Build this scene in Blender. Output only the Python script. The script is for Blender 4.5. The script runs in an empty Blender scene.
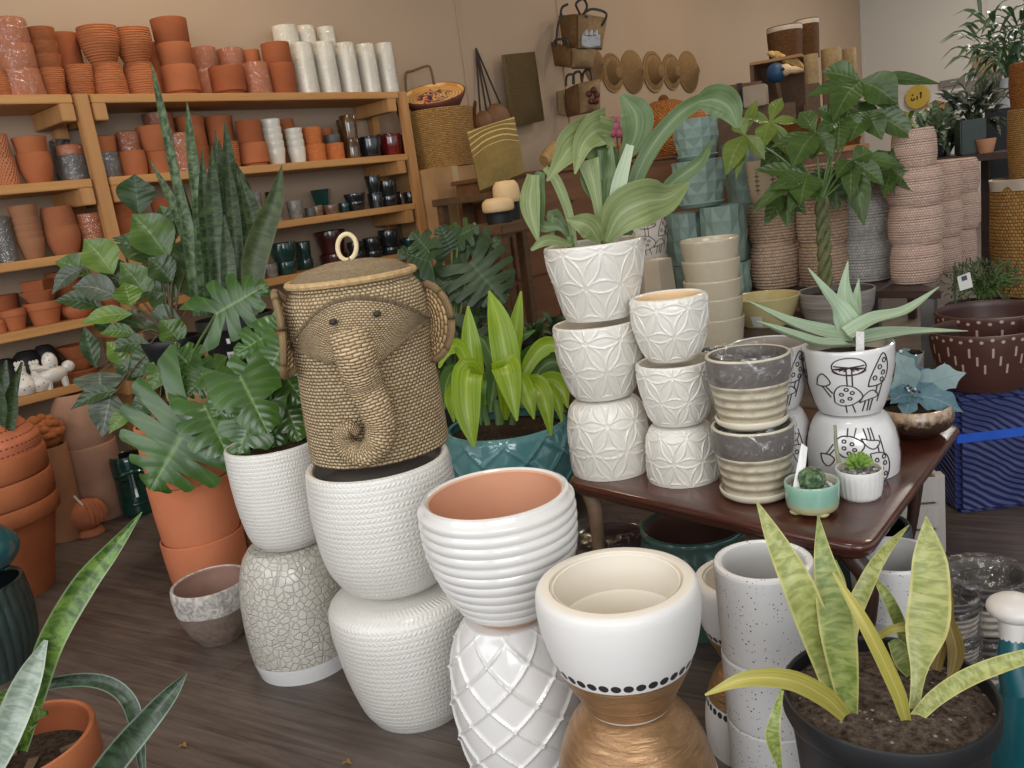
import bpy, bmesh, math, random
import numpy as np
from mathutils import Vector
C = bpy.context.scene.collection
PI = math.pi
# ---------------------------------------------------------------- camera
F = 845.0; ROLL = math.radians(7.7); PITCH = math.radians(12.9); YAW = math.radians(42.7); CAMH = 1.45
_h = np.array([-math.sin(YAW), math.cos(YAW), 0]); _r = np.array([math.cos(YAW), math.sin(YAW), 0]); _z = np.array([0, 0, 1.0])
FW = math.cos(PITCH)*_h - math.sin(PITCH)*_z; _up = math.sin(PITCH)*_h + math.cos(PITCH)*_z
CU = math.cos(ROLL)*_r - math.sin(ROLL)*_up; CV = -math.sin(ROLL)*_r - math.cos(ROLL)*_up
CP = np.array([0, 0, CAMH])
def ray(u, v): return FW + CU*((u-512)/F) + CV*((v-384)/F)
def G(u, v, z=0.0):
    d = ray(u, v); return CP + d*((z-CAMH)/d[2])
def PX(u, v, x):
    d = ray(u, v); return CP + d*(x/d[0])
def PY(u, v, y):
    d = ray(u, v); return CP + d*(y/d[1])
def D(u, v, d): return CP + ray(u, v)*d
def proj(p):
    q = np.array(p, float)-CP; dd = q@FW
    return 512+F*(q@CU)/dd, 384+F*(q@CV)/dd, dd
def zat(P, v):
    lo, hi = -1.0, 5.0
    for _ in range(45):
        m = (lo+hi)/2
        if proj((P[0], P[1], m))[1] > v: lo = m
        else: hi = m
    return lo
def yat(x, z, u):
    lo, hi = -1.0, 14.0
    for _ in range(45):
        m = (lo+hi)/2
        if proj((x, m, z))[0] < u: lo = m
        else: hi = m
    return lo
def rad(P, z, w): return w*0.5*proj((P[0], P[1], z))[2]/F

cd = bpy.data.cameras.new('camera'); cam = bpy.data.objects.new('camera', cd); C.objects.link(cam)
cd.sensor_width = 36; cd.lens = F/1024*36; cd.clip_start = 0.05
from mathutils import Matrix
cam.matrix_world = Matrix(((CU[0], -CV[0], -FW[0], CP[0]), (CU[1], -CV[1], -FW[1], CP[1]), (CU[2], -CV[2], -FW[2], CP[2]), (0, 0, 0, 1)))
bpy.context.scene.camera = cam

# ---------------------------------------------------------------- materials
def col(h, k=1.0):
    if isinstance(h, tuple): return h if len(h) == 4 else h+(1,)
    c = [int(h[i:i+2], 16)/255 for i in (0, 2, 4)]
    return tuple((x/12.92 if x < .04045 else ((x+.055)/1.055)**2.4)*k for x in c)+(1,)
class NT:
    def __init__(s, name, rough=.5, spec=.5, coat=0):
        s.m = bpy.data.materials.new(name); s.m.use_nodes = True; s.t = s.m.node_tree; s.t.nodes.clear()
        s.out = s.n('ShaderNodeOutputMaterial'); s.b = s.n('ShaderNodeBsdfPrincipled')
        s.l(s.b.outputs[0], s.out.inputs[0]); s.b.inputs['Roughness'].default_value = rough
        s.b.inputs['Specular IOR Level'].default_value = spec
        if coat: s.b.inputs['Coat Weight'].default_value = coat; s.b.inputs['Coat Roughness'].default_value = .08
    def n(s, t, **k):
        x = s.t.nodes.new(t)
        for a, v in k.items(): setattr(x, a, v)
        return x
    def l(s, a, b): s.t.links.new(a, b)
    def put(s, v, sock):
        if v is None: return
        if isinstance(v, (int, float)): sock.default_value = v
        elif isinstance(v, (tuple, str)): sock.default_value = col(v) if sock.type == 'RGBA' else v
        else: s.l(v, sock)
    def ma(s, op, a, b=0, c=0):
        x = s.n('ShaderNodeMath', operation=op)
        for i, v in enumerate((a, b, c)): s.put(v, x.inputs[i])
        return x.outputs[0]
    def uv(s):
        x = s.n('ShaderNodeUVMap'); y = s.n('ShaderNodeSeparateXYZ'); s.l(x.outputs[0], y.inputs[0]); return y.outputs[0], y.outputs[1]
    def xyz(s, kind='Object'):
        x = s.n('ShaderNodeTexCoord'); y = s.n('ShaderNodeSeparateXYZ'); s.l(x.outputs[kind], y.inputs[0]); return y.outputs[0], y.outputs[1], y.outputs[2]
    def vec(s, a, b, c=0):
        x = s.n('ShaderNodeCombineXYZ')
        for i, v in enumerate((a, b, c)): s.put(v, x.inputs[i])
        return x.outputs[0]
    def noise(s, scale, vec=None, detail=2, rough=.5, dist=0):
        x = s.n('ShaderNodeTexNoise'); x.inputs['Scale'].default_value = scale; x.inputs['Detail'].default_value = detail
        x.inputs['Roughness'].default_value = rough; x.inputs['Distortion'].default_value = dist
        if vec is None: vec = s.n('ShaderNodeTexCoord').outputs['Object']
        s.l(vec, x.inputs['Vector']); return x.outputs[0]
    def voro(s, scale, vec=None, feature='F1', rnd=1):
        x = s.n('ShaderNodeTexVoronoi', feature=feature); x.inputs['Scale'].default_value = scale; x.inputs['Randomness'].default_value = rnd
        if vec is None: vec = s.n('ShaderNodeTexCoord').outputs['Object']
        s.l(vec, x.inputs['Vector']); return x
    def ramp(s, v, a, b, lo=0.0, hi=1.0):
        x = s.n('ShaderNodeMapRange'); s.put(v, x.inputs[0]); x.inputs[1].default_value = lo; x.inputs[2].default_value = hi
        x.inputs[3].default_value = a; x.inputs[4].default_value = b; return x.outputs[0]
    def mix(s, f, a, b):
        x = s.n('ShaderNodeMix', data_type='RGBA'); s.put(f, x.inputs[0]); s.put(a, x.inputs[6]); s.put(b, x.inputs[7]); return x.outputs[2]
    def color(s, v): s.put(v, s.b.inputs['Base Color']); return s
    def bump(s, h, dist=.002, st=1.0):
        x = s.n('ShaderNodeBump'); x.inputs['Strength'].default_value = st; x.inputs['Distance'].default_value = dist
        s.put(h, x.inputs['Height']); s.l(x.outputs[0], s.b.inputs['Normal']); return s
_M = {}
def mat(name, f):
    if name not in _M: _M[name] = f(name)
    return _M[name]
def plain(name, c, c2=None, rough=.5, sc=8, spec=.5, coat=0, bs=0, bd=.001, metal=0):
    def f(nm):
        t = NT(nm, rough, spec, coat)
        t.color(t.mix(t.ramp(t.noise(sc, detail=4), 0, 1, .3, .7), c, c2) if c2 else c)
        if bs: t.bump(t.noise(bs, detail=3), bd)
        t.b.inputs['Metallic'].default_value = metal
        return t.m
    return mat(name, f)
def weave(name, c1, c2, nu, nv, rough=.75, dist=.004, dark=None, wob=0.0):
    """woven strands over the UV: nu stakes round, nv rows up"""
    def f(nm):
        t = NT(nm, rough, .25); u, v = t.uv()
        if wob:
            w = t.noise(28, detail=3); v = t.ma('ADD', v, t.ma('MULTIPLY', t.ma('SUBTRACT', w, .5), wob))
        V = t.ma('MULTIPLY', v, nv); row = t.ma('FLOOR', V); fv = t.ma('FRACT', V)
        Uu = t.ma('ADD', t.ma('MULTIPLY', u, nu), t.ma('MULTIPLY', t.ma('MODULO', row, 2), .5)); fu = t.ma('FRACT', Uu)
        a = t.ma('SINE', t.ma('MULTIPLY', fv, PI)); b = t.ma('SINE', t.ma('MULTIPLY', fu, PI))
        h = t.ma('MULTIPLY', t.ma('POWER', a, .6), t.ma('POWER', b, .5))
        cell = t.noise(1.0, t.vec(t.ma('MULTIPLY', t.ma('FLOOR', Uu), 7.31), t.ma('MULTIPLY', row, 3.77)), 0)
        cc = t.mix(t.ramp(cell, 0, 1, .3, .7), c1, c2)
        cc = t.mix(t.ramp(h, 1, 0, 0, .55), cc, dark or '3a2a1a')
        t.color(cc); t.bump(h, dist); return t.m
    return mat(name, f)
def wood(name, c1, c2, rough=.5, axis=1, sc=1.0, coat=0):
    def f(nm):
        t = NT(nm, rough, .4, coat); p = list(t.xyz())
        for i in range(3): p[i] = t.ma('MULTIPLY', p[i], (1.5 if i == axis else 22)*sc)
        n = t.noise(1.0, t.vec(*p), 4, .6, .6)
        t.color(t.mix(t.ramp(n, 0, 1, .25, .75), c1, c2)); t.bump(n, .0008); return t.m
    return mat(name, f)

# ---------------------------------------------------------------- object helpers
def tag(o, label, cat, group=None):
    o['label'] = label; o['category'] = cat
    if group: o['group'] = group
    return o
def thing(name, label, cat, loc=(0, 0, 0), group=None):
    o = bpy.data.objects.new(name, None); C.objects.link(o); o.location = tuple(float(x) for x in loc); o.empty_display_size = .05
    o.rotation_mode = 'XYZ'
    return tag(o, label, cat, group)
def mk(name, geo, mats, parent=None, loc=None, sharp=40, smooth=True):
    """geo = (verts, faces, uvs per vert or None, material index per face or None), verts in world coordinates"""
    V, Fc, UV, FM = geo
    V = np.asarray(V, float)
    off = np.array(parent['_w'] if (parent is not None and '_w' in parent) else (parent.location if parent is not None else (loc if loc is not None else (0, 0, 0))), float)
    me = bpy.data.meshes.new(name); me.from_pydata((V-off).tolist(), [], [tuple(f) for f in Fc])
    for m in (mats if isinstance(mats, (list, tuple)) else [mats]): me.materials.append(m)
    if FM is not None: me.polygons.foreach_set('material_index', np.asarray(FM, dtype=np.int32))
    if UV is not None:
        lay = me.uv_layers.new(name='UVMap'); li = np.empty(len(me.loops), dtype=np.int32); me.loops.foreach_get('vertex_index', li)
        UV = np.asarray(UV, float); uvl = UV[li].copy()
        ls = np.empty(len(me.polygons), dtype=np.int32); me.polygons.foreach_get('loop_start', ls)
        lt = np.empty(len(me.polygons), dtype=np.int32); me.polygons.foreach_get('loop_total', lt)
        for s, n in zip(ls, lt):                                    # close the seam of u
            x = uvl[s:s+n, 0]
            if x.max()-x.min() > .5 and x.min() < .26: x[x < .26] += 1.0
        lay.data.foreach_set('uv', uvl.ravel())
    me.polygons.foreach_set('use_smooth', [smooth]*len(me.polygons)); me.update()
    if smooth and sharp: me.set_sharp_from_angle(angle=math.radians(sharp))
    o = bpy.data.objects.new(name, me); C.objects.link(o)
    if parent is not None:
        o.parent = parent; o['_w'] = tuple(float(x) for x in off)
    elif loc is not None: o.location = tuple(float(x) for x in loc)
    return o
class GB:
    """collects shapes into one mesh"""
    def __init__(s): s.V = []; s.F = []; s.U = []; s.M = []
    def add(s, geo, mi=None):
        V, Fc, UV, FM = geo; k = len(s.V); V = [tuple(x) for x in V]
        s.V += V; s.F += [tuple(i+k for i in f) for f in Fc]
        s.U += [tuple(x) for x in UV] if UV is not None else [(x[0], x[2]) for x in V]
        s.M += [mi]*len(Fc) if mi is not None else (list(FM) if FM is not None else [0]*len(Fc)); return s
    def geo(s): return s.V, s.F, s.U, s.M
def box(x0, x1, y0, y1, z0, z1, bev=0.0, mi=0):
    bm = bmesh.new(); bmesh.ops.create_cube(bm, size=1)
    for v in bm.verts: v.co = Vector(((x0+x1)/2+v.co.x*(x1-x0), (y0+y1)/2+v.co.y*(y1-y0), (z0+z1)/2+v.co.z*(z1-z0)))
    if bev: bmesh.ops.bevel(bm, geom=bm.edges[:], offset=bev, segments=2, affect='EDGES')
    bm.verts.index_update(); V = [tuple(v.co) for v in bm.verts]; Fc = [[v.index for v in f.verts] for f in bm.faces]; bm.free()
    return V, Fc, None, [mi]*len(Fc)
def xf(geo, f): return ([tuple(f(np.array(p))) for p in geo[0]],)+tuple(geo[1:])
def rotz(geo, P, a):
    c, s = math.cos(a), math.sin(a)
    return xf(geo, lambda p: (P[0]+c*(p[0]-P[0])-s*(p[1]-P[1]), P[1]+s*(p[0]-P[0])+c*(p[1]-P[1]), p[2]))
def rotax(geo, P, axis, a):
    R = np.array(Matrix.Rotation(a, 3, Vector(axis))); P = np.array(P)
    return xf(geo, lambda p: P+R@(p-P))
def crom(pts, n, k=None):
    """smooth resample of a polyline (any dimension)"""
    P = np.asarray(pts, float)
    if len(P) == 2: return np.array([P[0]+(P[1]-P[0])*t for t in np.linspace(0, 1, n)])
    Q = np.vstack([2*P[0]-P[1], P, 2*P[-1]-P[-2]]); out = []
    for t in np.linspace(0, len(P)-1-1e-9, n):
        i = int(t); f = t-i; a, b, c, d = Q[i], Q[i+1], Q[i+2], Q[i+3]
        out.append(.5*((2*b)+(-a+c)*f+(2*a-5*b+4*c-d)*f*f+(-a+3*b-3*c+d)*f**3))
    return np.array(out)
def tube(pts, r, seg=8, n=None, mi=0, cap=True):
    P = crom(pts, n or max(2, len(pts)*4)) if n != 0 else np.asarray(pts, float)
    m = len(P); R = np.interp(np.linspace(0, 1, m), np.linspace(0, 1, len(r)), r) if isinstance(r, (list, tuple)) else [r]*m
    V = []; Fc = []; U = []; prev = None
    for i in range(m):
        t = P[min(i+1, m-1)]-P[max(i-1, 0)]; t = t/(np.linalg.norm(t)+1e-9)
        a = prev if prev is not None else (np.array([0, 0, 1.]) if abs(t[2]) < .9 else np.array([1., 0, 0]))
        x = a-t*(a@t); x = x/(np.linalg.norm(x)+1e-9); prev = x; y = np.cross(t, x)
        for k in range(seg):
            th = 2*PI*k/seg; V.append(tuple(P[i]+R[i]*(x*math.cos(th)+y*math.sin(th)))); U.append((k/seg, i/max(1, m-1)))
    for i in range(m-1):
        for k in range(seg): Fc.append((i*seg+k, i*seg+(k+1) % seg, (i+1)*seg+(k+1) % seg, (i+1)*seg+k))
    if cap: Fc.append(tuple(range(seg))[::-1]); Fc.append(tuple((m-1)*seg+k for k in range(seg)))
    return V, Fc, U, [mi]*len(Fc)
def lathe(P, prof, seg=40, mi=None, disp=None, phase=0.0, nout=None):
    """prof: [(r, z)] world z; first/last r==0 closes; mi: material index per segment"""
    prof = np.asarray(prof, float); n = len(prof); th = np.linspace(0, 2*PI, seg, endpoint=False)+phase
    z0, z1 = prof[:, 1].min(), prof[:, 1].max()
    Rr = np.repeat(prof[:, 0][:, None], seg, 1); Zz = np.repeat(prof[:, 1][:, None], seg, 1); T = np.repeat(th[None, :], n, 0)
    if disp is not None:
        k = nout or n; d = disp(T[:k]-phase, (Zz[:k]-z0)/(z1-z0+1e-9), Rr[:k]); Rr[:k] = np.where(Rr[:k] > 1e-6, Rr[:k]+d, 0)
    V = np.stack([P[0]+Rr*np.cos(T), P[1]+Rr*np.sin(T), Zz], -1).reshape(-1, 3)
    U = np.stack([(T-phase)/(2*PI), (Zz-z0)/(z1-z0+1e-9)], -1).reshape(-1, 2)
    Fc = []; FM = []
    for i in range(n-1):
        a0, b0 = prof[i, 0] < 1e-6, prof[i+1, 0] < 1e-6
        for k in range(seg):
            k2 = (k+1) % seg; a, b, c, d = i*seg+k, i*seg+k2, (i+1)*seg+k2, (i+1)*seg+k
            if a0 and b0: continue
            Fc.append((a, c, d) if a0 else ((a, b, d) if b0 else (a, b, c, d))); FM.append(mi[i] if mi is not None else 0)
    return V.tolist(), Fc, U.tolist(), FM
def vessel(P, outer, th=.012, inv=False, nz=0, seg=40, disp=None, depth=None, lip=True, phase=0.0, floor_mi=1, wob=None):
    """open pot of revolution about P. outer: [(r, z)] bottom to top. material 0 outside, 1 inside. inv: stands upside down, closed top"""
    o = np.asarray(outer, float)
    if nz: o = crom(o, nz)
    z0, z1 = o[0, 1], o[-1, 1]; n = len(o)
    if inv:
        prof = [(max(o[0, 0]-th, .001), z0+.001)]+[(o[0, 0]-th*.2, z0)]+o.tolist()+[(o[-1, 0]-.004, z1+.002), (0, z1+.002)]; mi = [0]*(len(prof)-1)
        g = lathe(P, prof, seg, mi, disp, phase, n+2)
        return g
    rt = o[-1, 0]; prof = [(0, z0+.002), (max(o[0, 0]-.004, .002), z0)]+o.tolist(); k = len(prof)
    tt = th
    rim = [(rt-tt*.12, z1+tt*.28), (rt-tt*.5, z1+tt*.42), (rt-tt*.85, z1+tt*.22)] if lip else [(rt-tt, z1)]
    zf = z1-(depth if depth else (z1-z0)-th)
    inn = []
    for t in np.linspace(0, 1, 7):
        z = z1-(z1-zf)*t; r = np.interp(z, o[:, 1], o[:, 0]) if np.all(np.diff(o[:, 1]) > 0) else rt
        inn.append((max(.002, min(r, rt+.2)-tt), z))
    prof = prof+rim+inn+[(0, zf)]
    mi = [0]*(k-1)+[0]*len(rim)+[1]*(len(inn)+1)
    mi[-1] = floor_mi
    return lathe(P, prof, seg, mi[:len(prof)-1], disp, phase, k)
def ellipsoid(c, r, seg=16, rings=10, mi=0):
    prof = [(max(1e-7, math.sin(t)), -math.cos(t)) for t in np.linspace(0, PI, rings+1)]; prof[0] = (0, -1); prof[-1] = (0, 1)
    g = lathe((0, 0), prof, seg, [mi]*rings)
    return xf(g, lambda p: (c[0]+p[0]*r[0], c[1]+p[1]*r[1], c[2]+p[2]*r[2]))
# ---------------------------------------------------------------- leaves
def blade(pts, w, n=14, fold=.25, th=.0, face=None, roll=0.0, mi=0, cols=(-1, -.5, 0, .5, 1), wav=0.0, seed=0):
    """leaf along pts (3D) with full widths w; face: direction the upper side looks to"""
    P = crom(pts, n); w = np.asarray(w, float); W = np.interp(np.linspace(0, 1, n), np.linspace(0, 1, len(w)), w)
    if len(w) > 2: W = crom(w[:, None], n)[:, 0]
    W = np.maximum(W, .0008); V = []; U = []; Fc = []; nc = len(cols); rnd = random.Random(seed); ph = rnd.random()*6
    for i in range(n):
        t = P[min(i+1, n-1)]-P[max(i-1, 0)]; t = t/(np.linalg.norm(t)+1e-9)
        f = np.asarray(face, float) if face is not None else (CP-P[i])
        f = f/(np.linalg.norm(f)+1e-9)
        s = np.cross(t, f); ns = np.linalg.norm(s)
        if ns < 1e-3: s = np.cross(t, np.array([.3, .2, 1.])); ns = np.linalg.norm(s)
        s = s/ns; nn = np.cross(s, t)
        if nn@f < 0: nn = -nn
        if roll: s, nn = s*math.cos(roll)+nn*math.sin(roll), nn*math.cos(roll)-s*math.sin(roll)
        for c in cols:
            dz = fold*abs(c)*W[i]*.5+(wav*W[i]*math.sin(i*1.3+ph+(2 if c > 0 else 0))*abs(c) if wav else 0)
            V.append(tuple(P[i]+s*c*W[i]*.5+nn*dz)); U.append((.5+.5*c, i/(n-1)))
        if th:
            for c in cols:
                dz = fold*abs(c)*W[i]*.5-th*(1-c*c)*min(1, W[i]/max(w.max()*.5, 1e-6))
                V.append(tuple(P[i]+s*c*W[i]*.5+nn*dz)); U.append((.5+.5*c, i/(n-1)))
    st = nc*(2 if th else 1)
    for i in range(n-1):
        for c in range(nc-1):
            a = i*st+c; Fc.append((a, a+1, a+st+1, a+st))
            if th: b = a+nc; Fc.append((b, b+st, b+st+1, b+1))
    return V, Fc, U, [mi]*len(Fc)
def pxl(pts, d=None):
    return [D(p[0], p[1], p[2] if len(p) > 2 else d) for p in pts]
def ovate(base, tip, width, droop=0.0, face=None, mi=0, fold=.3, n=9, wp=(.08, .7, 1, .85, .5, .02), seed=0, wav=.03, roll=0):
    base = np.asarray(base, float); tip = np.asarray(tip, float); L = np.linalg.norm(tip-base)
    mid = (base+tip)/2+np.array([0, 0, droop*L])
    return blade([base, mid, tip], [x*width for x in wp], n, fold, 0, face, roll, mi, (-1, -.45, 0, .45, 1), wav, seed)
def monstera(base, tip, width, face=None, lobes=5, gap=.35, back=.35, mi=0, curl=.15, seed=1, t0=.45, mlobes=None):
    """split leaf: petiole joins at base, midrib base->tip, lobes split by slits, heart lobes reach back behind the base"""
    base = np.asarray(base, float); tip = np.asarray(tip, float); ax = tip-base; L = np.linalg.norm(ax); ax = ax/L
    f = np.asarray(face if face is not None else CP-base, float); f = f/np.linalg.norm(f)
    s = np.cross(ax, f); s = s/np.linalg.norm(s); nn = np.cross(s, ax); rnd = random.Random(seed)
    if nn@f < 0: nn = -nn
    V = []; U = []; Fc = []
    def edge(sv):  # half width as a fraction of width/2 along s in [0,1]
        return max(.02, (1-sv**2.2)**.62*(.80+.35*math.sin(PI*min(1, sv*1.25))))
    nt, nq = 9, 5
    for sd in (-1, 1):
        for j in range(lobes):
            sa, sb = j/lobes, (j+1)/lobes; g0 = gap*(.6+.7*rnd.random()); tj = t0*(.75+.5*rnd.random()); k0 = len(V)
            for it in range(nt+1):
                t = it/nt; g = 0 if t < tj else g0*((t-tj)/(1-tj))**.5
                for iq in range(nq+1):
                    q = iq/nq; qq = q*(1-g)+g*.5
                    if j == 0: qq = q*(1-g*.5)
                    sv = sa+(sb-sa)*qq
                    ey = edge((sa+sb)/2)*(1-.10*(2*q-1)**4) if lobes > 1 else edge(sv)
                    ey = ey*.55+edge(sv)*.45
                    # veins lean forward from the midrib; the first lobes reach back
                    along = sv*L-(back*L*(1-sv)**2.5)*t**1.2+.18*L*t*t*sv*(1-sv)*2
                    lat = t*ey*width*.5
                    dn = curl*width*(t*.35-t*t*.75)-.18*L*sv*sv*curl*3+.012*width*math.sin(j*2.1+sd)*t
                    p = base+ax*along+s*sd*lat+nn*dn; V.append(tuple(p)); U.append((.5+.5*sd*t, sv))
            for it in range(nt):
                for iq in range(nq):
                    a = k0+it*(nq+1)+iq; q4 = (a, a+1, a+nq+2, a+nq+1); Fc.append(q4 if sd > 0 else q4[::-1])
    return V, Fc, U, [mi]*len(Fc)
def leafmat(name, c1, c2, vein, rough=.35, kind='plain', coat=0.0, k=1.0):
    def f(nm):
        t = NT(nm, rough, .5, coat); u, v = t.uv(); x = t.ma('MULTIPLY', t.ma('ABSOLUTE', t.ma('SUBTRACT', u, .5)), 2)
        n = t.noise(9, detail=3); c = t.mix(t.ramp(n, 0, 1, .3, .7), c1, c2)
        if kind == 'snake':
            w = t.noise(1.0, t.vec(t.ma('MULTIPLY', u, 1.6), t.ma('MULTIPLY', v, 30*k), t.ma('MULTIPLY', n, 1.2)), 3, .6, .5)
            c = t.mix(t.ramp(w, 0, 1, .40, .62), c1, c2); c = t.mix(t.ramp(x, 0, .8, .82, .92), c, vein)
        elif kind == 'streak':
            w = t.noise(1.0, t.vec(t.ma('MULTIPLY', u, 26), t.ma('MULTIPLY', v, 2), n), 3)
            c = t.mix(t.ramp(w, 0, 1, .35, .65), c1, c2); c = t.mix(t.ramp(x, .8, 0, 0, .12), c, vein)
        else:
            sv = t.ma('SINE', t.ma('MULTIPLY', t.ma('SUBTRACT', v, t.ma('MULTIPLY', x, .16)), 46*k))
            c = t.mix(t.ma('MULTIPLY', t.ramp(sv, 0, 1, .8, 1), .13), c, vein); c = t.mix(t.ramp(x, .6, 0, 0, .07), c, vein)
            t.bump(sv, .0015, .35)
        t.color(c)
        tr = t.n('ShaderNodeBsdfTranslucent'); t.put(c, tr.inputs[0]); mx = t.n('ShaderNodeMixShader'); mx.inputs[0].default_value = .18
        t.l(t.b.outputs[0], mx.inputs[1]); t.l(tr.outputs[0], mx.inputs[2]); t.l(mx.outputs[0], t.out.inputs[0])
        return t.m
    return mat(name, f)
def wrapmat(name, dens=.35, sc=40):
    """clear crinkled plastic film"""
    def f(nm):
        t = NT(nm, .12, .6); n = t.noise(sc, detail=4, rough=.6, dist=1.5); t.color('b4b4b4'); t.bump(n, .008, 1)
        tr = t.n('ShaderNodeBsdfTransparent'); mx = t.n('ShaderNodeMixShader')
        lw = t.n('ShaderNodeLayerWeight'); lw.inputs[0].default_value = .35
        fac = t.ma('ADD', t.ma('MULTIPLY', lw.outputs[1], .16), t.ramp(n, .03, dens, .50, .72))
        gl = t.n('ShaderNodeBsdfGlossy'); gl.inputs[1].default_value = .15
        t.l(t.b.inputs['Normal'].links[0].from_socket, gl.inputs['Normal'])
        m2 = t.n('ShaderNodeMixShader'); m2.inputs[0].default_value = .85; t.l(t.b.outputs[0], m2.inputs[1]); t.l(gl.outputs[0], m2.inputs[2])
        t.put(fac, mx.inputs[0]); t.l(tr.outputs[0], mx.inputs[1]); t.l(m2.outputs[0], mx.inputs[2]); t.l(mx.outputs[0], t.out.inputs[0])
        return t.m
    return mat(name, f)
# ---------------------------------------------------------------- room
XW = -5.1; YB = float(PX(862, 60, XW)[1])
def structure(o): o['kind'] = 'structure'; return o
def m_wall(name, c1, c2):
    def f(nm):
        t = NT(nm, .85, .2); n = t.noise(.7, detail=4); t.color(t.mix(t.ramp(n, 0, 1, .3, .7), c1, c2)); t.bump(t.noise(60, detail=3), .0008); return t.m
    return mat(name, f)
WALL = m_wall('wall_paint', 'b39c86', 'ac967f'); WALLB = m_wall('wall_paint_grey', 'c9c4ba', 'c2bdb4')
def m_floor(nm):
    t = NT(nm, .42, .4); x, y, z = t.xyz(); a = math.radians(12)
    X = t.ma('ADD', t.ma('MULTIPLY', x, math.cos(a)), t.ma('MULTIPLY', y, math.sin(a)))
    Y = t.ma('SUBTRACT', t.ma('MULTIPLY', y, math.cos(a)), t.ma('MULTIPLY', x, math.sin(a)))
    row = t.ma('FLOOR', t.ma('MULTIPLY', Y, 5.6)); fr = t.ma('FRACT', t.ma('MULTIPLY', Y, 5.6))
    off = t.noise(1, t.vec(t.ma('MULTIPLY', row, 5.17), 0, 0), 0)
    xs = t.ma('ADD', t.ma('MULTIPLY', X, .8), t.ma('MULTIPLY', off, 7)); fx = t.ma('FRACT', xs)
    g = t.noise(1, t.vec(t.ma('ADD', t.ma('MULTIPLY', X, 2.2), t.ma('MULTIPLY', row, 13.1)), t.ma('MULTIPLY', Y, 34), 0), 6, .65, .8)
    g2 = t.noise(1, t.vec(t.ma('FLOOR', xs), t.ma('MULTIPLY', row, 2.3), 0), 0)
    big = t.noise(2.5, detail=4)
    c = t.mix(t.ramp(g, 0, 1, .3, .7), '372e2a', '6a5d55'); c = t.mix(t.ramp(g2, 0, .35, .35, .7), c, '4a3f39')
    c = t.mix(t.ramp(big, 0, .35, .45, .75), c, '7a716b')
    seam = t.ma('MAXIMUM', t.ma('LESS_THAN', fr, .012), t.ma('LESS_THAN', fx, .002)); c = t.mix(t.ma('MULTIPLY', seam, .55), c, '201a17')
    t.color(c); t.bump(t.ma('SUBTRACT', t.ma('MULTIPLY', g, .3), seam), .0015); return t.m
FLOOR = mat('floor_planks', m_floor)
structure(mk('floor', box(-5.3, 7, -3, 17.2, -.1, 0), FLOOR, loc=(0, 0, 0), smooth=False))
structure(mk('wall_left', box(XW-.15, XW, -3, YB+.15, 0, 4.6), WALL, loc=(0, 0, 0), smooth=False))
structure(mk('wall_back', box(XW-.15, 7, YB, YB+.15, 0, 4.6), WALLB, loc=(0, 0, 0), smooth=False))
structure(mk('ceiling', box(XW-.15, 7, -3, YB+.15, 4.6, 4.7), m_wall('ceiling_paint', 'd8d2c6', 'd2ccc0'), loc=(0, 0, 0), smooth=False))
for i, u in enumerate((455, 556)):
    y = float(PX(u, 0, XW)[1]); tr = mk('trim_%d' % (i+1), box(XW, XW+.012, y-.014, y+.014, 0, 4.6, .003), WALL, loc=(0, 0, 0)); structure(tr)
for i, u in enumerate((988,)):
    x = float(PY(u, 30, YB)[0]); structure(mk('trim_%d' % (i+3), box(x-.02, x+.02, YB-.015, YB, 0, 4.6, .003), WALLB, loc=(0, 0, 0)))
structure(mk('trim_4', box(XW, XW+.03, YB-.03, YB, 0, 4.6, .004), WALLB, loc=(0, 0, 0)))
# ---------------------------------------------------------------- shelving
XF = -4.7
PINE = wood('pine', 'b07c46', 'c6955c', .55, 1); PINEP = wood('pine_post', 'a97848', 'bf8e5a', .55, 2)
ZS = [2.225, 1.795, 1.443, 1.099, .753]; ZL = [2.225, 1.795, 1.4225, 1.080, .753]
yp = yat(XF, 2.225, 80); yq = yat(XF, 2.0, 404); yend = yat(XF, 2.225, 398)
def shelf_unit(label, y0, y1, zs, posts, blocks):
    t = thing('wooden_shelf_unit', label, 'shelf', (XF, y0, 0), 'pine shelf units on the left wall')
    for z in zs: mk('shelf_board', box(XW+.01, XF, y0, y1, z-.045, z, .004), PINE, t, smooth=False)
    for y in posts:
        mk('post', box(XF-.035, XF+.012, y-.035, y+.035, 0, zs[0]+.0, .004), PINEP, t, smooth=False)
        mk('post', box(XW+.01, XW+.07, y-.035, y+.035, 0, zs[0]-.05, .004), PINEP, t, smooth=False)
    for y, sd in blocks:
        for z in zs: mk('cleat', box(XW+.02, XF+.006, y-.036, y+.036, z-.135, z-.047, .004), PINEP, t, smooth=False)
    return t
shelf_unit('pine shelf unit at the left edge stacked with terracotta pots and spotted ceramic hens', yp-2.6, yp-.045, ZL, (), ((yp-.085, -1),))
shelf_unit('long pine shelf unit with front posts left of the wicker hamper', yp+.05, yend, ZS, (yp, yq+.03), ((yp+.085, 1), (yend-.075, -1)))
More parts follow.
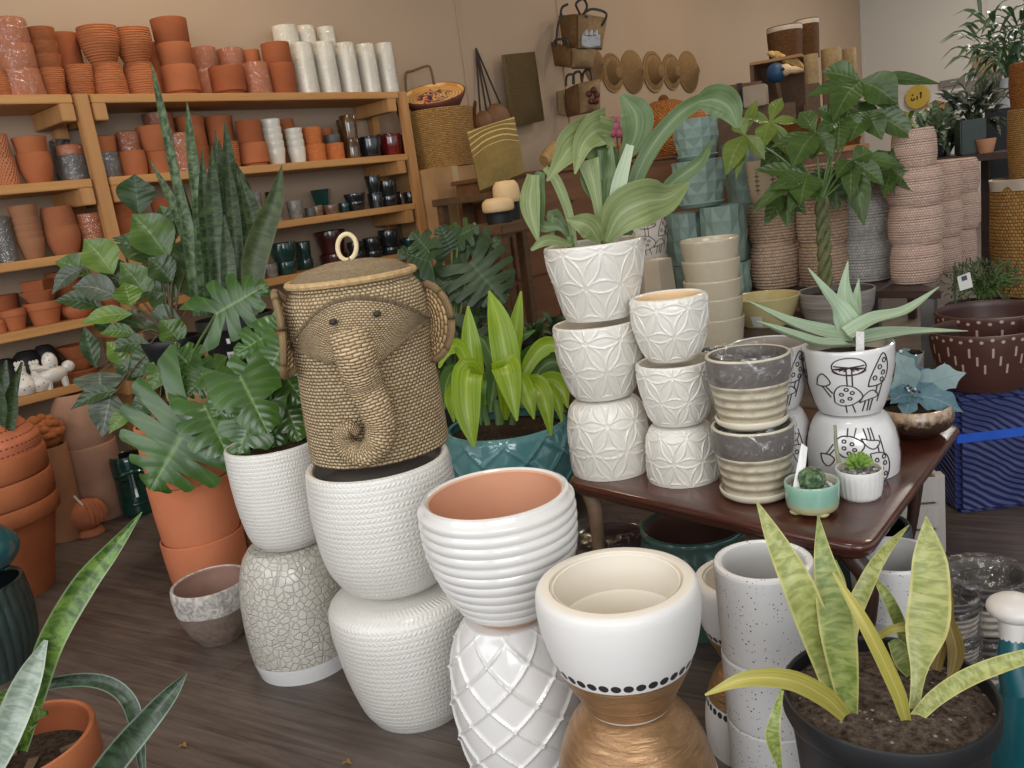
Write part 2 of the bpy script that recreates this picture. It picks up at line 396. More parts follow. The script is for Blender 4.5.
# ---------------------------------------------------------------- pots on the shelves
def m_terra(name, c1, c2, kind='smooth'):
    def f(nm):
        t = NT(nm, .8, .25); u, v = t.uv(); n = t.noise(6, detail=4); c = t.mix(t.ramp(n, 0, 1, .3, .7), c1, c2)
        if kind == 'rib':
            w = t.noise(1, t.vec(t.ma('MULTIPLY', u, 3), t.ma('MULTIPLY', v, 24), 0), 3); c = t.mix(t.ramp(w, 0, .55, .45, .7), c, 'c07b4b'); t.bump(t.ma('ADD', t.ma('MULTIPLY', t.ma('SINE', t.ma('MULTIPLY', t.ma('ADD', v, t.ma('MULTIPLY', n, .08)), 88)), .35), w), .005)
        elif kind == 'check':
            a = t.ma('MULTIPLY', t.ma('SINE', t.ma('MULTIPLY', u, 140)), t.ma('SINE', t.ma('MULTIPLY', v, 30))); c = t.mix(t.ramp(a, 0, .35, -.2, .6), c, 'dd9468'); t.bump(a, .004)
        elif kind == 'spiral':
            a = t.ma('SINE', t.ma('MULTIPLY', t.ma('ADD', u, t.ma('MULTIPLY', v, .25)), 230)); c = t.mix(t.ramp(a, 0, .3, 0, .8), c, 'e0a074'); t.bump(a, .003)
        elif kind == 'punch':
            x = t.ma('SUBTRACT', t.ma('FRACT', t.ma('MULTIPLY', u, 70)), .5); y = t.ma('SUBTRACT', t.ma('FRACT', t.ma('MULTIPLY', v, 5)), .5)
            d = t.ma('ADD', t.ma('MULTIPLY', x, x), t.ma('MULTIPLY', t.ma('MULTIPLY', y, y), 14)); h = t.ramp(d, 0, 1, .02, .12); c = t.mix(t.ma('SUBTRACT', 1, h), c, '7a3d22'); t.bump(h, .004)
        elif kind == 'speck':
            d = t.voro(160).outputs[0]; c = t.mix(t.ramp(d, 1, 0, .15, .3), c, 'e8b48c'); t.bump(d, .002)
        else: t.bump(t.noise(90, detail=3), .0008)
        t.color(c); return t.m
    return mat(name, f)
TER = m_terra('terracotta', 'a05b36', 'ad6843'); TERD = m_terra('terracotta_dark', '8f4e2e', '9c5836'); TERR = m_terra('terracotta_ribbed', 'a05a34', 'ac6640', 'rib')
TERC = m_terra('terracotta_check', 'b06c48', 'be7a56', 'check'); TERS = m_terra('terracotta_spiral', 'ae6642', 'ba704c', 'spiral'); TERK = m_terra('terracotta_speckled', 'b8642f', 'c06c38', 'speck')
TERB = m_terra('terracotta_aged', '8d6044', '9d6e50'); TERO = m_terra('terracotta_inside', '8a4a2c', '94502f'); TERP = m_terra('terracotta_punched', 'bd6e4c', 'c87a58', 'punch')
WHG = plain('white_glaze', 'd8d2c4', 'ccc5b5', .3, 6, .5, .3); DRK = plain('dark_glaze', '14181a', '24292a', .15, 8, .5, .6); DGR = plain('dark_green_glaze', '14302c', '1f443e', .15, 8, .5, .6)
GRYP = plain('grey_patterned_glaze', '5a544e', '8a8378', .35, 40, .5, .3); AMB = plain('amber_brown_glaze', '3a2414', '6a4a22', .12, 18, .5, .8); REDG = plain('red_glaze', '4a1012', '7a1c1c', .1, 14, .5, .8)
BLKP = plain('black_plastic', '17181a', '1f2022', .45, 10, .4); BRNP = plain('brown_patterned_glaze', '4a3226', '8a6a52', .3, 60, .5, .3); MAR = plain('maroon_glaze', '38191a', '4c2422', .2, 9, .5, .5); GRW = plain('grey_clay', '4c4844', '5c5650', .5, 20)
WRAP = wrapmat('plastic_film', .55, 45); WRAPT = wrapmat('plastic_film_thin', .3, 25)
KIND = {'t': (TER, TERO), 'd': (TERD, TERO), 'r': (TERR, TERO), 'c': (TERC, TERO), 's': (TERS, TERO), 'k': (TERK, TERO), 'a': (TERB, TERO), 'w': (WHG, WHG), 'x': (DRK, DRK), 'g': (DGR, DRK),
        'y': (GRYP, DRK), 'm': (AMB, DRK), 'e': (REDG, DRK), 'n': (BRNP, DRK), 'u': (MAR, DRK), 'z': (GRW, GRW), 'b': (BLKP, BLKP)}
def pot_profile(rb, rt, z0, z1, shape):
    h = z1-z0; m = max(rb, rt)
    if shape == 'b':    # belly, curved in at the foot
        return [(rb+(rt-rb)*min(1, 1.02*math.sin(PI*.5*min(1, t*1.25)))+.03*m*math.sin(PI*t), z0+h*t) for t in np.linspace(0, 1, 9)]
    if shape == 'i':    # upside-down: shoulders rounded at the top
        return [(rt+(rb-rt)*min(1, math.sin(PI*.5*min(1, (1-t)*1.6))), z0+h*t) for t in np.linspace(0, 1, 10)]
    if shape == 'l':    # flower pot with a band rim
        return [(rb, z0), (rb+(rt-rb)*.8, z0+h*.68), (rt, z0+h*.70), (rt*1.01, z1)]
    if shape == 'o':    # saucer foot
        return [(rb*.80, z0), (rb*.82, z0+h*.10), (rb, z0+h*.16), (rb+(rt-rb)*.5, z0+h*.6), (rt, z1)]
    if shape == 'f':    # wavy dish
        return [(rb*.8, z0), (rb, z0+h*.5), (rt, z1)]
    if shape == 'cyl': return [(rb*.96, z0), (rb, z0+h*.08), (rb+(rt-rb)*.5, z0+h*.5), (rt, z1)]
    return [(rb, z0), (rb+(rt-rb)*.5, z0+h*.5), (rt, z1)]
def m_wname(k): return 'plastic_wrap'
NSH = 0
def shelf_col(z, x, u, pots, group, zoff=0):
    """a column of pots: (v_bottom, v_top, w_bottom, w_top, kind code, shape, wrapped, label)"""
    P = np.array([x, yat(x, z, u), z]); zb = z+.001
    for i, (vb, vt, wb, wt, k, sh, wr, lab) in enumerate(pots):
        if i: zb = zb+.003
        zt = zat(P, vt+2.2); zt = max(zt, zb+.03); r0, r1 = rad(P, zb, wb), rad(P, zt, wt)
        m = KIND[k]; loc = (P[0], P[1], zb); nm = {'w': 'ceramic_pot', 'x': 'glazed_pot', 'g': 'glazed_pot', 'y': 'ceramic_pot', 'm': 'glass_vase', 'e': 'glass_cup', 'n': 'ceramic_pot', 'u': 'glazed_pot', 'z': 'clay_pot', 'b': 'nursery_pot'}.get(k, 'terracotta_pot')
        cat = {'m': 'vase', 'e': 'cup'}.get(k, 'pot')
        dp = None
        if sh == 'f': dp = lambda T, t, R: .06*R*np.sin(T*7)*t
        if sh == 'i': o = mk(nm, vessel(P, pot_profile(r0, r1, zb, zt, 'i'), .010, True, seg=28), m, loc=loc)
        else: o = mk(nm, vessel(P, pot_profile(r0, r1, zb, zt, sh), .010, seg=28 if sh != 'q' else 4, depth=(zt-zb)*.75, disp=dp), m, loc=loc, smooth=sh != 'q')
        tag(o, lab, cat, group)
        if wr:
            rr = [(r+.004, zz) for r, zz in pot_profile(r0, r1, zb, zt, sh)]
            mk('plastic_wrap', lathe(P, rr+[(max(rr[-1][0]*.6, .01), zt+.012), (0, zt+.006)], 28, None, lambda T, t, R: .0025*np.sin(T*9+t*11)), WRAP, o)
        zb = zt
XR = -4.83; XB = -4.98
gt = 'terracotta pots on the left unit top board'; g1 = 'pots on the top board of the long shelf'
S = shelf_col
S(ZL[0], XR, 4, [(95, 70, 22, 18, 'r', 'i', 0, 'ribbed terracotta pot cut by the photo edge on the left unit top board')], gt)
S(ZL[0], XR, 27, [(95, 69, 38, 34, 't', 'cyl', 1, 'plastic-wrapped terracotta pot at the bottom of the tall wrapped stack'), (69, 44, 34, 34, 't', 'cyl', 1, 'middle plastic-wrapped terracotta pot of the tall wrapped stack'), (44, 18, 33, 31, 't', 'cyl', 1, 'topmost plastic-wrapped terracotta pot of the tall wrapped stack')], gt)
S(ZL[0], XR, 56, [(95, 68, 20, 27, 'r', '', 0, 'ribbed terracotta pot lowest in the nested column beside the wrapped stack'), (68, 54, 24, 27, 'r', '', 0, 'ribbed terracotta pot second from below in the nested column'), (54, 41, 24, 27, 'r', '', 0, 'ribbed terracotta pot third from below in the nested column'), (41, 27, 24, 27, 'r', '', 0, 'ribbed terracotta pot topmost in the nested column')], gt)
S(ZL[0], XB, 76, [(95, 33, 30, 32, 'd', 'cyl', 0, 'tall plain dark terracotta cylinder standing behind the ribbed pots')], gt)
S(ZS[0], XR, 84, [(95, 65, 22, 29, 'r', '', 0, 'small tapered ribbed terracotta pot above the shelf post')], g1)
S(ZS[0], XR, 112, [(95, 62, 34, 27, 'r', 'i', 0, 'overturned ribbed terracotta pot under the left large ribbed bowl pot'), (62, 26, 24, 38, 'r', 'b', 0, 'large ribbed terracotta pot, left of the two raised on overturned ones')], g1)
S(ZS[0], XR, 145, [(95, 62, 33, 27, 'r', 'i', 0, 'overturned ribbed terracotta pot under the right large ribbed bowl pot'), (62, 28, 24, 36, 'r', 'b', 0, 'large ribbed terracotta pot, right of the two raised on overturned ones')], g1)
S(ZS[0], XB, 168, [(95, 68, 22, 20, 't', '', 0, 'lower reddish terracotta pot half hidden behind the plain three-pot stack'), (68, 42, 20, 20, 't', '', 0, 'upper reddish terracotta pot half hidden behind the plain three-pot stack')], g1)
S(ZS[0], XR, 184, [(95, 65, 35, 34, 't', 'o', 0, 'smooth terracotta pot with saucer foot at the base of the three-pot stack'), (65, 43, 30, 34, 't', 'cyl', 0, 'smooth terracotta pot in the middle of the three-pot stack'), (43, 18, 33, 35, 'd', 'cyl', 0, 'dark smooth terracotta pot crowning the three-pot stack')], g1)
S(ZS[0], XB, 212, [(95, 68, 26, 25, 't', 'cyl', 1, 'lower wrapped terracotta pot just right of the three-pot stack'), (68, 47, 25, 26, 't', 'cyl', 1, 'upper wrapped terracotta pot just right of the three-pot stack')], g1)
S(ZS[0], XR, 231, [(95, 66, 33, 34, 'd', 'o', 0, 'wide dark terracotta pot with saucer foot in front of wrapped pots')], g1)
S(ZS[0], XB, 239, [(95, 68, 26, 25, 't', 'cyl', 1, 'lower wrapped terracotta pot behind the wide dark saucer pot'), (68, 48, 25, 26, 't', 'cyl', 1, 'upper wrapped terracotta pot showing above the wide dark saucer pot')], g1)
S(ZS[0], XB, 259, [(95, 70, 18, 18, 't', 'cyl', 0, 'lower narrow terracotta pot behind the tall dark column'), (70, 49, 18, 18, 't', 'cyl', 0, 'upper narrow terracotta pot behind the tall dark column')], g1)
S(ZS[0], XR, 260, [(95, 62, 26, 26, 't', 'cyl', 1, 'single wrapped terracotta cylinder left of the tall dark column')], g1)
S(ZS[0], XR, 284, [(95, 63, 25, 29, 'd', 'b', 0, 'lower pot of the tall dark terracotta column beside white wrapped pots'), (63, 42, 28, 28, 'd', 'cyl', 0, 'upper pot of the tall dark terracotta column beside white wrapped pots')], g1)
for i, (u, vt, w, lab) in enumerate([(309, 42, 23, 'white wrapped cup column next to the tall dark terracotta column'), (331, 41, 22, 'second white wrapped cup column of the front row'), (352, 42, 21, 'middle white wrapped cup column of the front row'), (372, 43, 20, 'fourth white wrapped cup column of the front row'), (391, 42, 18, 'white wrapped cup column at the right end of the top board')]):
    S(ZS[0], XR, u, [(92, vt, w, w-1, 'w', 'cyl', 1, lab)], 'white wrapped cup columns')
for u, vt, w, lab in [(297, 25, 26, 'taller white wrapped column behind the tall dark terracotta column'), (317, 25, 20, 'middle of the three taller white wrapped columns at the back'), (337, 26, 19, 'rightmost of the three taller white wrapped columns at the back')]:
    S(ZS[0], XB, u, [(92, vt, w, w-1, 'w', 'cyl', 1, lab)], 'white wrapped cup columns')
g2 = 'pots on the second board of the long shelf'
S(ZS[1], XB, 108, [(176, 150, 22, 22, 'a', 'cyl', 0, 'lower dull brown pot behind the grey wrapped pot'), (150, 135, 20, 20, 'a', 'cyl', 0, 'upper dull brown pot in the corner beside the shelf post')], g2)
S(ZS[1], XR, 112, [(176, 160, 20, 22, 'z', 'cyl', 1, 'grey wrapped pot standing first beside the post on the second board'), (160, 151, 21, 22, 'z', '', 1, 'grey wrapped rim nested in the grey wrapped pot'), (151, 136, 20, 23, 't', '', 0, 'small terracotta pot on top of the grey wrapped pot')], g2)
S(ZS[1], XR, 136, [(176, 150, 23, 26, 't', 'b', 0, 'plain rounded terracotta pot right of the grey wrapped pot'), (150, 131, 20, 22, 'd', '', 1, 'dark wrapped pot resting on the plain rounded terracotta pot')], g2)
S(ZS[1], XR, 161, [(176, 150, 22, 25, 't', 'i', 0, 'overturned bright terracotta pot under the wide plain one'), (150, 125, 24, 30, 't', 'b', 0, 'wide plain terracotta pot stacked behind the tall snake plant leaf')], g2)
S(ZS[1], XB, 170, [(176, 148, 28, 28, 'd', 'cyl', 0, 'dark terracotta pot at the back under the wrapped dark one'), (148, 112, 27, 29, 'd', 'cyl', 1, 'dark wrapped terracotta pot highest on the second board')], g2)
S(ZS[1], XR, 187, [(173, 132, 20, 24, 't', 'cyl', 1, 'wrapped orange terracotta pot between the tall snake plant leaves')], g2)
S(ZS[1], XB, 200, [(173, 146, 28, 28, 't', 'b', 0, 'lower terracotta pot behind the banded snake plant leaves'), (146, 115, 26, 30, 't', 'i', 0, 'domed terracotta pot left of its twin high behind the snake plant')], g2)
S(ZS[1], XB, 228, [(173, 142, 28, 28, 't', 'b', 0, 'lower terracotta pot beneath the right domed one'), (142, 115, 26, 29, 't', 'i', 0, 'domed terracotta pot right of its twin high behind the snake plant')], g2)
S(ZS[1], XR, 230, [(171, 141, 22, 26, 'r', '', 0, 'ribbed terracotta pot peeking between the snake plant leaf tips')], g2)
S(ZS[1], XR, 256, [(169, 142, 30, 29, 't', 'o', 0, 'smooth terracotta pot with saucer foot below the dark plain pot'), (142, 119, 24, 25, 'd', '', 0, 'dark plain pot on the smooth saucer pot beside the white cups')], g2)
def nested(z, x, u, vb, rims, wb, wt, k, grp, labs, wr=0):
    S(z, x, u, [(vb if i == 0 else rims[i-1], r, wb if i == 0 else wt*.92, wt, k, '', wr, labs[i]) for i, r in enumerate(rims)], grp)
nested(ZS[1], XR, 278, 166, (147, 140, 133, 126, 118), 15, 20, 'w', 'nested white cups', ['white cup at the foot of the taller nested white stack', 'second white cup up in the taller nested stack', 'third white cup up in the taller nested stack', 'fourth white cup up in the taller nested stack', 'topmost white cup in the taller nested stack'])
nested(ZS[1], XR, 299, 165, (146, 139, 133, 127), 15, 18, 'w', 'nested white cups', ['white cup at the foot of the shorter nested white stack', 'second white cup up in the shorter nested stack', 'third white cup up in the shorter nested stack', 'topmost white cup in the shorter nested stack'])
S(ZS[1], XB, 293, [(165, 141, 18, 18, 't', 'cyl', 0, 'lower terracotta pot hidden behind the nested white cups'), (141, 118, 17, 17, 't', 'cyl', 0, 'upper terracotta pot showing behind the taller nested white cups')], g2)
S(ZS[1], XR, 317, [(163, 143, 20, 21, 'k', 'cyl', 0, 'lower speckled orange cylinder right of the white cups'), (143, 126, 17, 19, 'k', 'cyl', 0, 'upper speckled orange cylinder right of the white cups')], g2)
S(ZS[1], XB, 331, [(163, 143, 18, 18, 't', 'cyl', 0, 'lower plain terracotta cylinder behind the speckled orange ones'), (143, 127, 14, 14, 't', 'cyl', 0, 'upper plain terracotta cylinder behind the speckled orange ones')], g2)
S(ZS[1], XR, 336, [(161, 142, 19, 20, 'k', 'cyl', 0, 'speckled orange cylinder carrying a grey cup'), (142, 133, 15, 16, 'z', 'cyl', 0, 'small pale grey cup on the single speckled orange cylinder')], g2)
S(ZS[1], XB, 350, [(161, 140, 15, 15, 'm', 'cyl', 0, 'lower dark brown glass vase behind the gold marked pair'), (140, 118, 14, 15, 'm', 'cyl', 0, 'upper dark brown glass vase behind the gold marked pair')], g2)
S(ZS[1], XR, 354, [(159, 138, 16, 15, 'm', 'cyl', 0, 'lower gold marked amber glass vase of the tall pair'), (138, 114, 15, 17, 'm', 'cyl', 0, 'upper gold marked amber glass vase of the tall pair')], g2)
S(ZS[1], XR, 372, [(157, 135, 18, 21, 'x', 'b', 0, 'black glazed cup between the amber vases and the red cups')], g2)
S(ZS[1], XB, 386, [(157, 133, 20, 22, 'x', 'b', 0, 'black glazed cup at the back beside the red cup')], g2)
S(ZS[1], XR, 393, [(155, 133, 17, 21, 'e', 'b', 0, 'dark red glass cup left of its twin at the second board end')], g2)
S(ZS[1], XR, 407, [(154, 133, 12, 14, 'e', 'cyl', 0, 'narrow dark red glass cup closest to the wicker hamper')], g2)
g3 = 'dark ceramics on the third board of the long shelf'
S(ZS[2], XR, 259, [(225, 206, 15, 16, 'y', 'cyl', 0, 'lower grey mottled pot beside the brown tipped leaf'), (206, 191, 13, 15, 'y', 'cyl', 0, 'upper grey mottled pot beside the brown tipped leaf')], g3)
S(ZS[2], XB, 277, [(223, 206, 13, 13, 'x', 'cyl', 0, 'lower black cup behind the brown tipped leaf'), (206, 190, 12, 14, 'x', 'cyl', 0, 'upper black cup behind the brown tipped leaf')], g3)
S(ZS[2], XR, 279, [(222, 203, 11, 12, 'y', 'cyl', 0, 'black and white mottled cup right of the brown tipped leaf')], g3)
S(ZS[2], XR, 297, [(219, 199, 14, 16, 'y', 'cyl', 0, 'grey crackled pot alone on the third board')], g3)
S(ZS[2], XR, 311, [(217, 206, 10, 10, 'z', 'cyl', 0, 'small pale grey cup right of the grey crackled pot')], g3)
S(ZS[2], XB, 325, [(217, 205, 20, 22, 'n', 'cyl', 0, 'brown patterned pot supporting the square green bowl'), (205, 188, 17, 25, 'g', 'q', 0, 'dark green flared square bowl raised above brown patterned pots')], g3)
S(ZS[2], XR, 318, [(216, 204, 11, 12, 'n', 'cyl', 0, 'small brown patterned cup left under the green bowl')], g3)
S(ZS[2], XR, 332, [(214, 203, 14, 16, 'n', 'cyl', 0, 'small brown patterned cup right under the green bowl')], g3)
S(ZS[2], XR, 345, [(213, 201, 10, 11, 'g', 'cyl', 0, 'small green glazed cup left of the black nested pots')], g3)
S(ZS[2], XR, 357, [(211, 200, 15, 19, 'x', '', 0, 'lower black glossy pot of the squat nested pair'), (200, 192, 18, 22, 'x', '', 0, 'upper black glossy pot of the squat nested pair')], g3)
S(ZS[2], XR, 377, [(209, 191, 15, 16, 'x', '', 0, 'lower black pot of the tallest black stack'), (191, 174, 12, 16, 'x', '', 0, 'flared black pot on top of the tallest black stack')], g3)
S(ZS[2], XR, 390, [(207, 194, 17, 19, 'x', 'cyl', 0, 'lower black pot beside the tallest black stack'), (194, 179, 17, 21, 'x', '', 0, 'upper black pot beside the tallest black stack')], g3)
S(ZS[2], XB, 402, [(206, 190, 12, 13, 'x', 'cyl', 0, 'narrow black pot behind the white labelled one')], g3)
S(ZS[2], XR, 411, [(205, 190, 12, 13, 'x', 'cyl', 0, 'small black pot at the right end of the third board')], g3)
g4 = 'dark ceramics on the fourth board of the long shelf'
S(ZS[3], XR, 261, [(280, 263, 10, 11, 'y', 'cyl', 0, 'narrow grey mottled cup at the leaf on the fourth board')], g4)
S(ZS[3], XR, 272, [(279, 262, 13, 15, 'y', 'cyl', 0, 'pale mottled cup left of the teal glass pots')], g4)
S(ZS[3], XR, 288, [(277, 260, 18, 20, 'g', 'cyl', 0, 'lower glossy teal pot above the basket lid'), (260, 241, 20, 26, 'g', 'b', 0, 'upper glossy teal pot above the basket lid')], g4)
S(ZS[3], XB, 306, [(276, 258, 16, 17, 'g', 'cyl', 0, 'lower dark green cup behind the glossy teal pots'), (258, 240, 15, 17, 'g', 'cyl', 0, 'upper dark green cup behind the glossy teal pots')], g4)
S(ZS[3], XB, 335, [(272, 252, 26, 28, 'u', '', 0, 'lower maroon pot behind the basket ring'), (252, 229, 22, 31, 'u', '', 0, 'flared maroon pot with pale flower marks behind the basket ring')], g4)
for u, vt, w, k, lab in [(358, 240, 16, 'x', 'black round pot right of the basket ring'), (374, 236, 18, 'x', 'black round pot second right of the basket ring'), (392, 228, 22, 'x', 'tall black pot on the fourth board near the boxes'), (410, 236, 16, 'g', 'dark green pot at the right end of the fourth board')]:
    S(ZS[3], XR, u, [(270, (vt+262)/2, w*.9, w, k, 'b', 0, 'lower '+lab), ((vt+262)/2, vt, w*.8, w, k, 'b', 0, 'upper '+lab)], g4)
for u, lab in [(130, 'terracotta bowl stack behind the bright green leaves'), (170, 'red ribbed pot behind the split snake leaves')]:
    S(ZS[2], XR, u, [(238, 216, 20, 26, 'd', '', 0, 'lower '+lab), (216, 196, 22, 26, 'd', 'i', 0, 'upper '+lab)], 'terracotta pots behind the leaves')
S(ZS[3], XR, 116, [(311, 296, 20, 24, 'd', 'l', 0, 'dark terracotta bowl glimpsed through the left foliage')], 'terracotta pots behind the leaves')
gl2 = 'pots on the left unit second board'
S(ZL[1], XR, 9, [(185, 157, 23, 22, 'c', 'cyl', 0, 'lower checkered terracotta pot at the photo edge'), (157, 133, 20, 20, 'c', 'cyl', 0, 'upper checkered terracotta pot at the photo edge')], gl2)
S(ZL[1], XR, 40, [(182, 152, 22, 32, 't', 'b', 0, 'rounded terracotta pot holding another beside the checkered stack'), (152, 136, 28, 32, 't', '', 0, 'terracotta pot nested in the rounded one beside the checkered stack')], gl2)
S(ZL[1], XB, 70, [(181, 139, 22, 20, 'x', 'cyl', 1, 'black wrapped pot column behind the orange rimmed wrapped pot')], gl2)
S(ZL[1], XR, 77, [(179, 154, 26, 25, 'z', 'cyl', 1, 'grey wrapped pot below the orange wrapped rim'), (154, 144, 24, 24, 't', 'cyl', 1, 'orange rim pot wrapped on top of the grey wrapped pot')], gl2)
gl3 = 'pots on the left unit third board'
nested(ZL[2], XR, 10, 261, (240, 232, 224, 216), 18, 19, 'z', gl3, ['grey-brown wrapped pot lowest at the photo edge on the third board', 'grey-brown wrapped pot second lowest at the photo edge', 'grey-brown wrapped pot third up at the photo edge', 'grey-brown wrapped pot topmost at the photo edge'], 1)
nested(ZL[2], XR, 35, 257, (237, 230, 224, 216, 204), 18, 27, 'a', gl3, ['dull brown pot at the foot of the five-pot nested column', 'second dull brown pot up of the five-pot nested column', 'third dull brown pot up of the five-pot nested column', 'fourth dull brown pot up of the five-pot nested column', 'dull brown pot topping the five-pot nested column'])
S(ZL[2], XR, 67, [(253, 225, 22, 33, 's', 'b', 0, 'lower orange pot with fine spiral lines'), (225, 205, 31, 28, 's', 'i', 0, 'overturned orange pot with fine spiral lines')], gl3)
S(ZL[2], XR, 97, [(249, 232, 24, 26, 't', 'cyl', 1, 'lower shiny wrapped terracotta pot against the post'), (232, 222, 26, 27, 't', 'cyl', 1, 'middle shiny wrapped terracotta pot against the post'), (222, 212, 26, 26, 't', 'cyl', 1, 'top shiny wrapped terracotta pot against the post')], gl3)
gl4 = 'pots on the left unit fourth board'
S(ZL[3], XR, 2, [(336, 318, 10, 12, 't', 'l', 0, 'tiny terracotta pot at the very photo edge on the fourth board')], gl4)
S(ZL[3], XB, 10, [(335, 312, 28, 32, 'd', 'l', 0, 'dark terracotta pot lower behind the small rimmed pot'), (312, 294, 26, 30, 'd', 'cyl', 0, 'dark terracotta pot upper behind the small rimmed pot')], gl4)
S(ZL[3], XR, 17, [(332, 308, 16, 24, 't', 'l', 0, 'small rimmed terracotta pot standing in front on the fourth board')], gl4)
S(ZL[3], XR, 47, [(325, 300, 24, 34, 't', 'l', 0, 'large rimmed terracotta pot under the wavy dish'), (300, 289, 28, 36, 't', 'f', 0, 'wavy edged terracotta dish on the large rimmed pot'), (289, 279, 28, 32, 'd', 'q', 0, 'dark square terracotta dish on the wavy edged dish')], gl4)
S(ZL[3], XB, 72, [(320, 296, 26, 30, 't', 'b', 0, 'lower terracotta pot behind the silver splashed leaf'), (296, 270, 26, 32, 't', 'b', 0, 'upper terracotta pot behind the silver splashed leaf')], gl4)
S(ZL[3], XR, 80, [(318, 303, 22, 32, 't', 'b', 0, 'wide terracotta bowl right of the large rimmed pot')], gl4)
gl5 = 'wares on the left unit bottom board'
S(ZL[4], XB, 82, [(386, 368, 28, 32, 't', 'l', 0, 'red clay pot under the wavy dish beside the spotted hens'), (368, 356, 26, 30, 't', 'f', 0, 'wavy red clay dish lower beside the spotted hens'), (356, 343, 28, 34, 't', 'f', 0, 'wavy red clay dish upper beside the spotted hens')], gl5)
def blackball(u, vb, vt, w, lab):
    P = np.array([XB, yat(XB, ZL[4], u), ZL[4]]); zt = zat(P, vt); r = rad(P, zt, w)
    g = GB().add(vessel(P, [(r*.5, ZL[4]), (r, ZL[4]+(zt-ZL[4])*.45), (r*.8, ZL[4]+(zt-ZL[4])*.85), (r*.5, zt)], .01, nz=10, seg=24))
    tag(mk('clay_jar', g.geo(), (plain('black_clay', '1c1b1c', '2b2a2b', .6, 12), DRK), loc=P), lab, 'jar', 'black clay jars behind the hens')
blackball(12, 398, 360, 26, 'black clay jar furthest left behind the spotted hens')
blackball(34, 395, 352, 32, 'broad black clay jar behind the middle spotted hen')
blackball(52, 390, 346, 26, 'black clay jar directly behind the large spotted hen')
# spotted ceramic hens
def m_spot(nm):
    t = NT(nm, .35, .5, .3); d = t.voro(55).outputs[0]; t.color(t.mix(t.ramp(d, 1, 0, .17, .24), 'd9d2c6', '2a2624')); return t.m
SPOT = mat('white_spotted_ceramic', m_spot); WCER = plain('white_ceramic', 'd9d2c6', 'cfc8bc', .35, 10, .5, .3)
def hen(u, vb, vt, w, lab):
    P = np.array([XR+.08, yat(XR+.08, ZL[4], u), ZL[4]]); H = zat(P, vt)-ZL[4]; r = rad(P, ZL[4]+H*.3, w); z = ZL[4]
    t = thing('ceramic_hen', lab, 'figurine', P, 'spotted ceramic hens')
    prof = [(0, z), (r*.7, z+.002), (r, z+H*.22), (r*.85, z+H*.42), (r*.42, z+H*.62), (r*.38, z+H*.74), (r*.42, z+H*.82), (r*.25, z+H*.90), (0, z+H*.92)]
    o = mk('body', lathe(P, np.vstack([prof[:1], crom(prof[1:-1], 18), prof[-1:]]), 24), SPOT, t)
    g = GB()
    for a in (-.5, 0, .5): g.add(ellipsoid((P[0], P[1]+a*r*.5, z+H*.94), (r*.14, r*.16, H*.09), 10, 6))
    mk('comb', g.geo(), WCER, t)
    mk('beak', tube([(P[0]+r*.3, P[1]-r*.1, z+H*.80), (P[0]+r*.7, P[1]-r*.25, z+H*.77)], [r*.14, r*.02], 8, 4), WCER, t)
hen(27, 399, 362, 24, 'spotted white ceramic hen at the left end of the bottom board')
hen(41, 393, 361, 24, 'spotted white ceramic hen between the other two figures')
def dogfig():
    P = np.array([XR+.1, yat(XR+.1, ZL[4], 57), ZL[4]]); z = ZL[4]; s = rad(P, z, 38)*2; t = thing('ceramic_hen', 'largest white ceramic hen with spread wing next to red clay dishes', 'figurine', P, 'spotted ceramic hens')
    g = GB().add(ellipsoid((P[0], P[1]-.02*s, z+.36*s), (.24*s, .38*s, .22*s)))
    mk('body', g.geo(), WCER, t)
    mk('head', ellipsoid((P[0], P[1]-.02*s, z+.70*s), (.19*s, .19*s, .26*s)), SPOT, t)
    mk('tail', ellipsoid((P[0], P[1]+.40*s, z+.48*s), (.13*s, .17*s, .16*s)), WCER, t)
    mk('wing', tube([(P[0]+.05*s, P[1]-.1*s, z+.52*s), (P[0]+.12*s, P[1]-.35*s, z+.6*s), (P[0]+.15*s, P[1]-.55*s, z+.62*s)], [.10*s, .07*s, .03*s], 8), WCER, t)
    for a in (-.18, .2): mk('foot', tube([(P[0]+.08*s, P[1]+a*s, z+.25*s), (P[0]+.08*s, P[1]+a*s*1.1, z)], [.1*s, .08*s], 8, 3), WCER, t)
dogfig()
# ---------------------------------------------------------------- large planters in front
def m_stamp(nm):
    t = NT(nm, .35, .5, .25); u, v = t.uv(); n = t.noise(5, detail=3)
    V = t.ma('MULTIPLY', v, 26); row = t.ma('FLOOR', V); fv = t.ma('FRACT', V)
    U1 = t.ma('FRACT', t.ma('ADD', t.ma('MULTIPLY', u, 95), t.ma('MULTIPLY', t.ma('SUBTRACT', fv, .5), t.ma('SUBTRACT', t.ma('MULTIPLY', t.ma('MODULO', row, 2), 1.6), .8))))
    a = t.ma('MULTIPLY', t.ma('SINE', t.ma('MULTIPLY', U1, PI)), t.ma('SINE', t.ma('MULTIPLY', fv, PI)))
    h = t.ma('ADD', a, t.ma('MULTIPLY', t.noise(170, detail=3), 1.1))
    t.color(t.mix(t.ramp(n, 0, 1, .3, .7), 'dcd9d2', 'd2cec6')); t.bump(h, .0024, .6); return t.m
STAMP = mat('white_stamped_glaze', m_stamp)
WGL = plain('white_gloss_glaze', 'dddad6', 'd5d2ce', .18, 6, .5, .5); WMT = plain('white_matte', 'dcdad6', 'd4d2cd', .5, 8, .4, 0, 200, .0006)
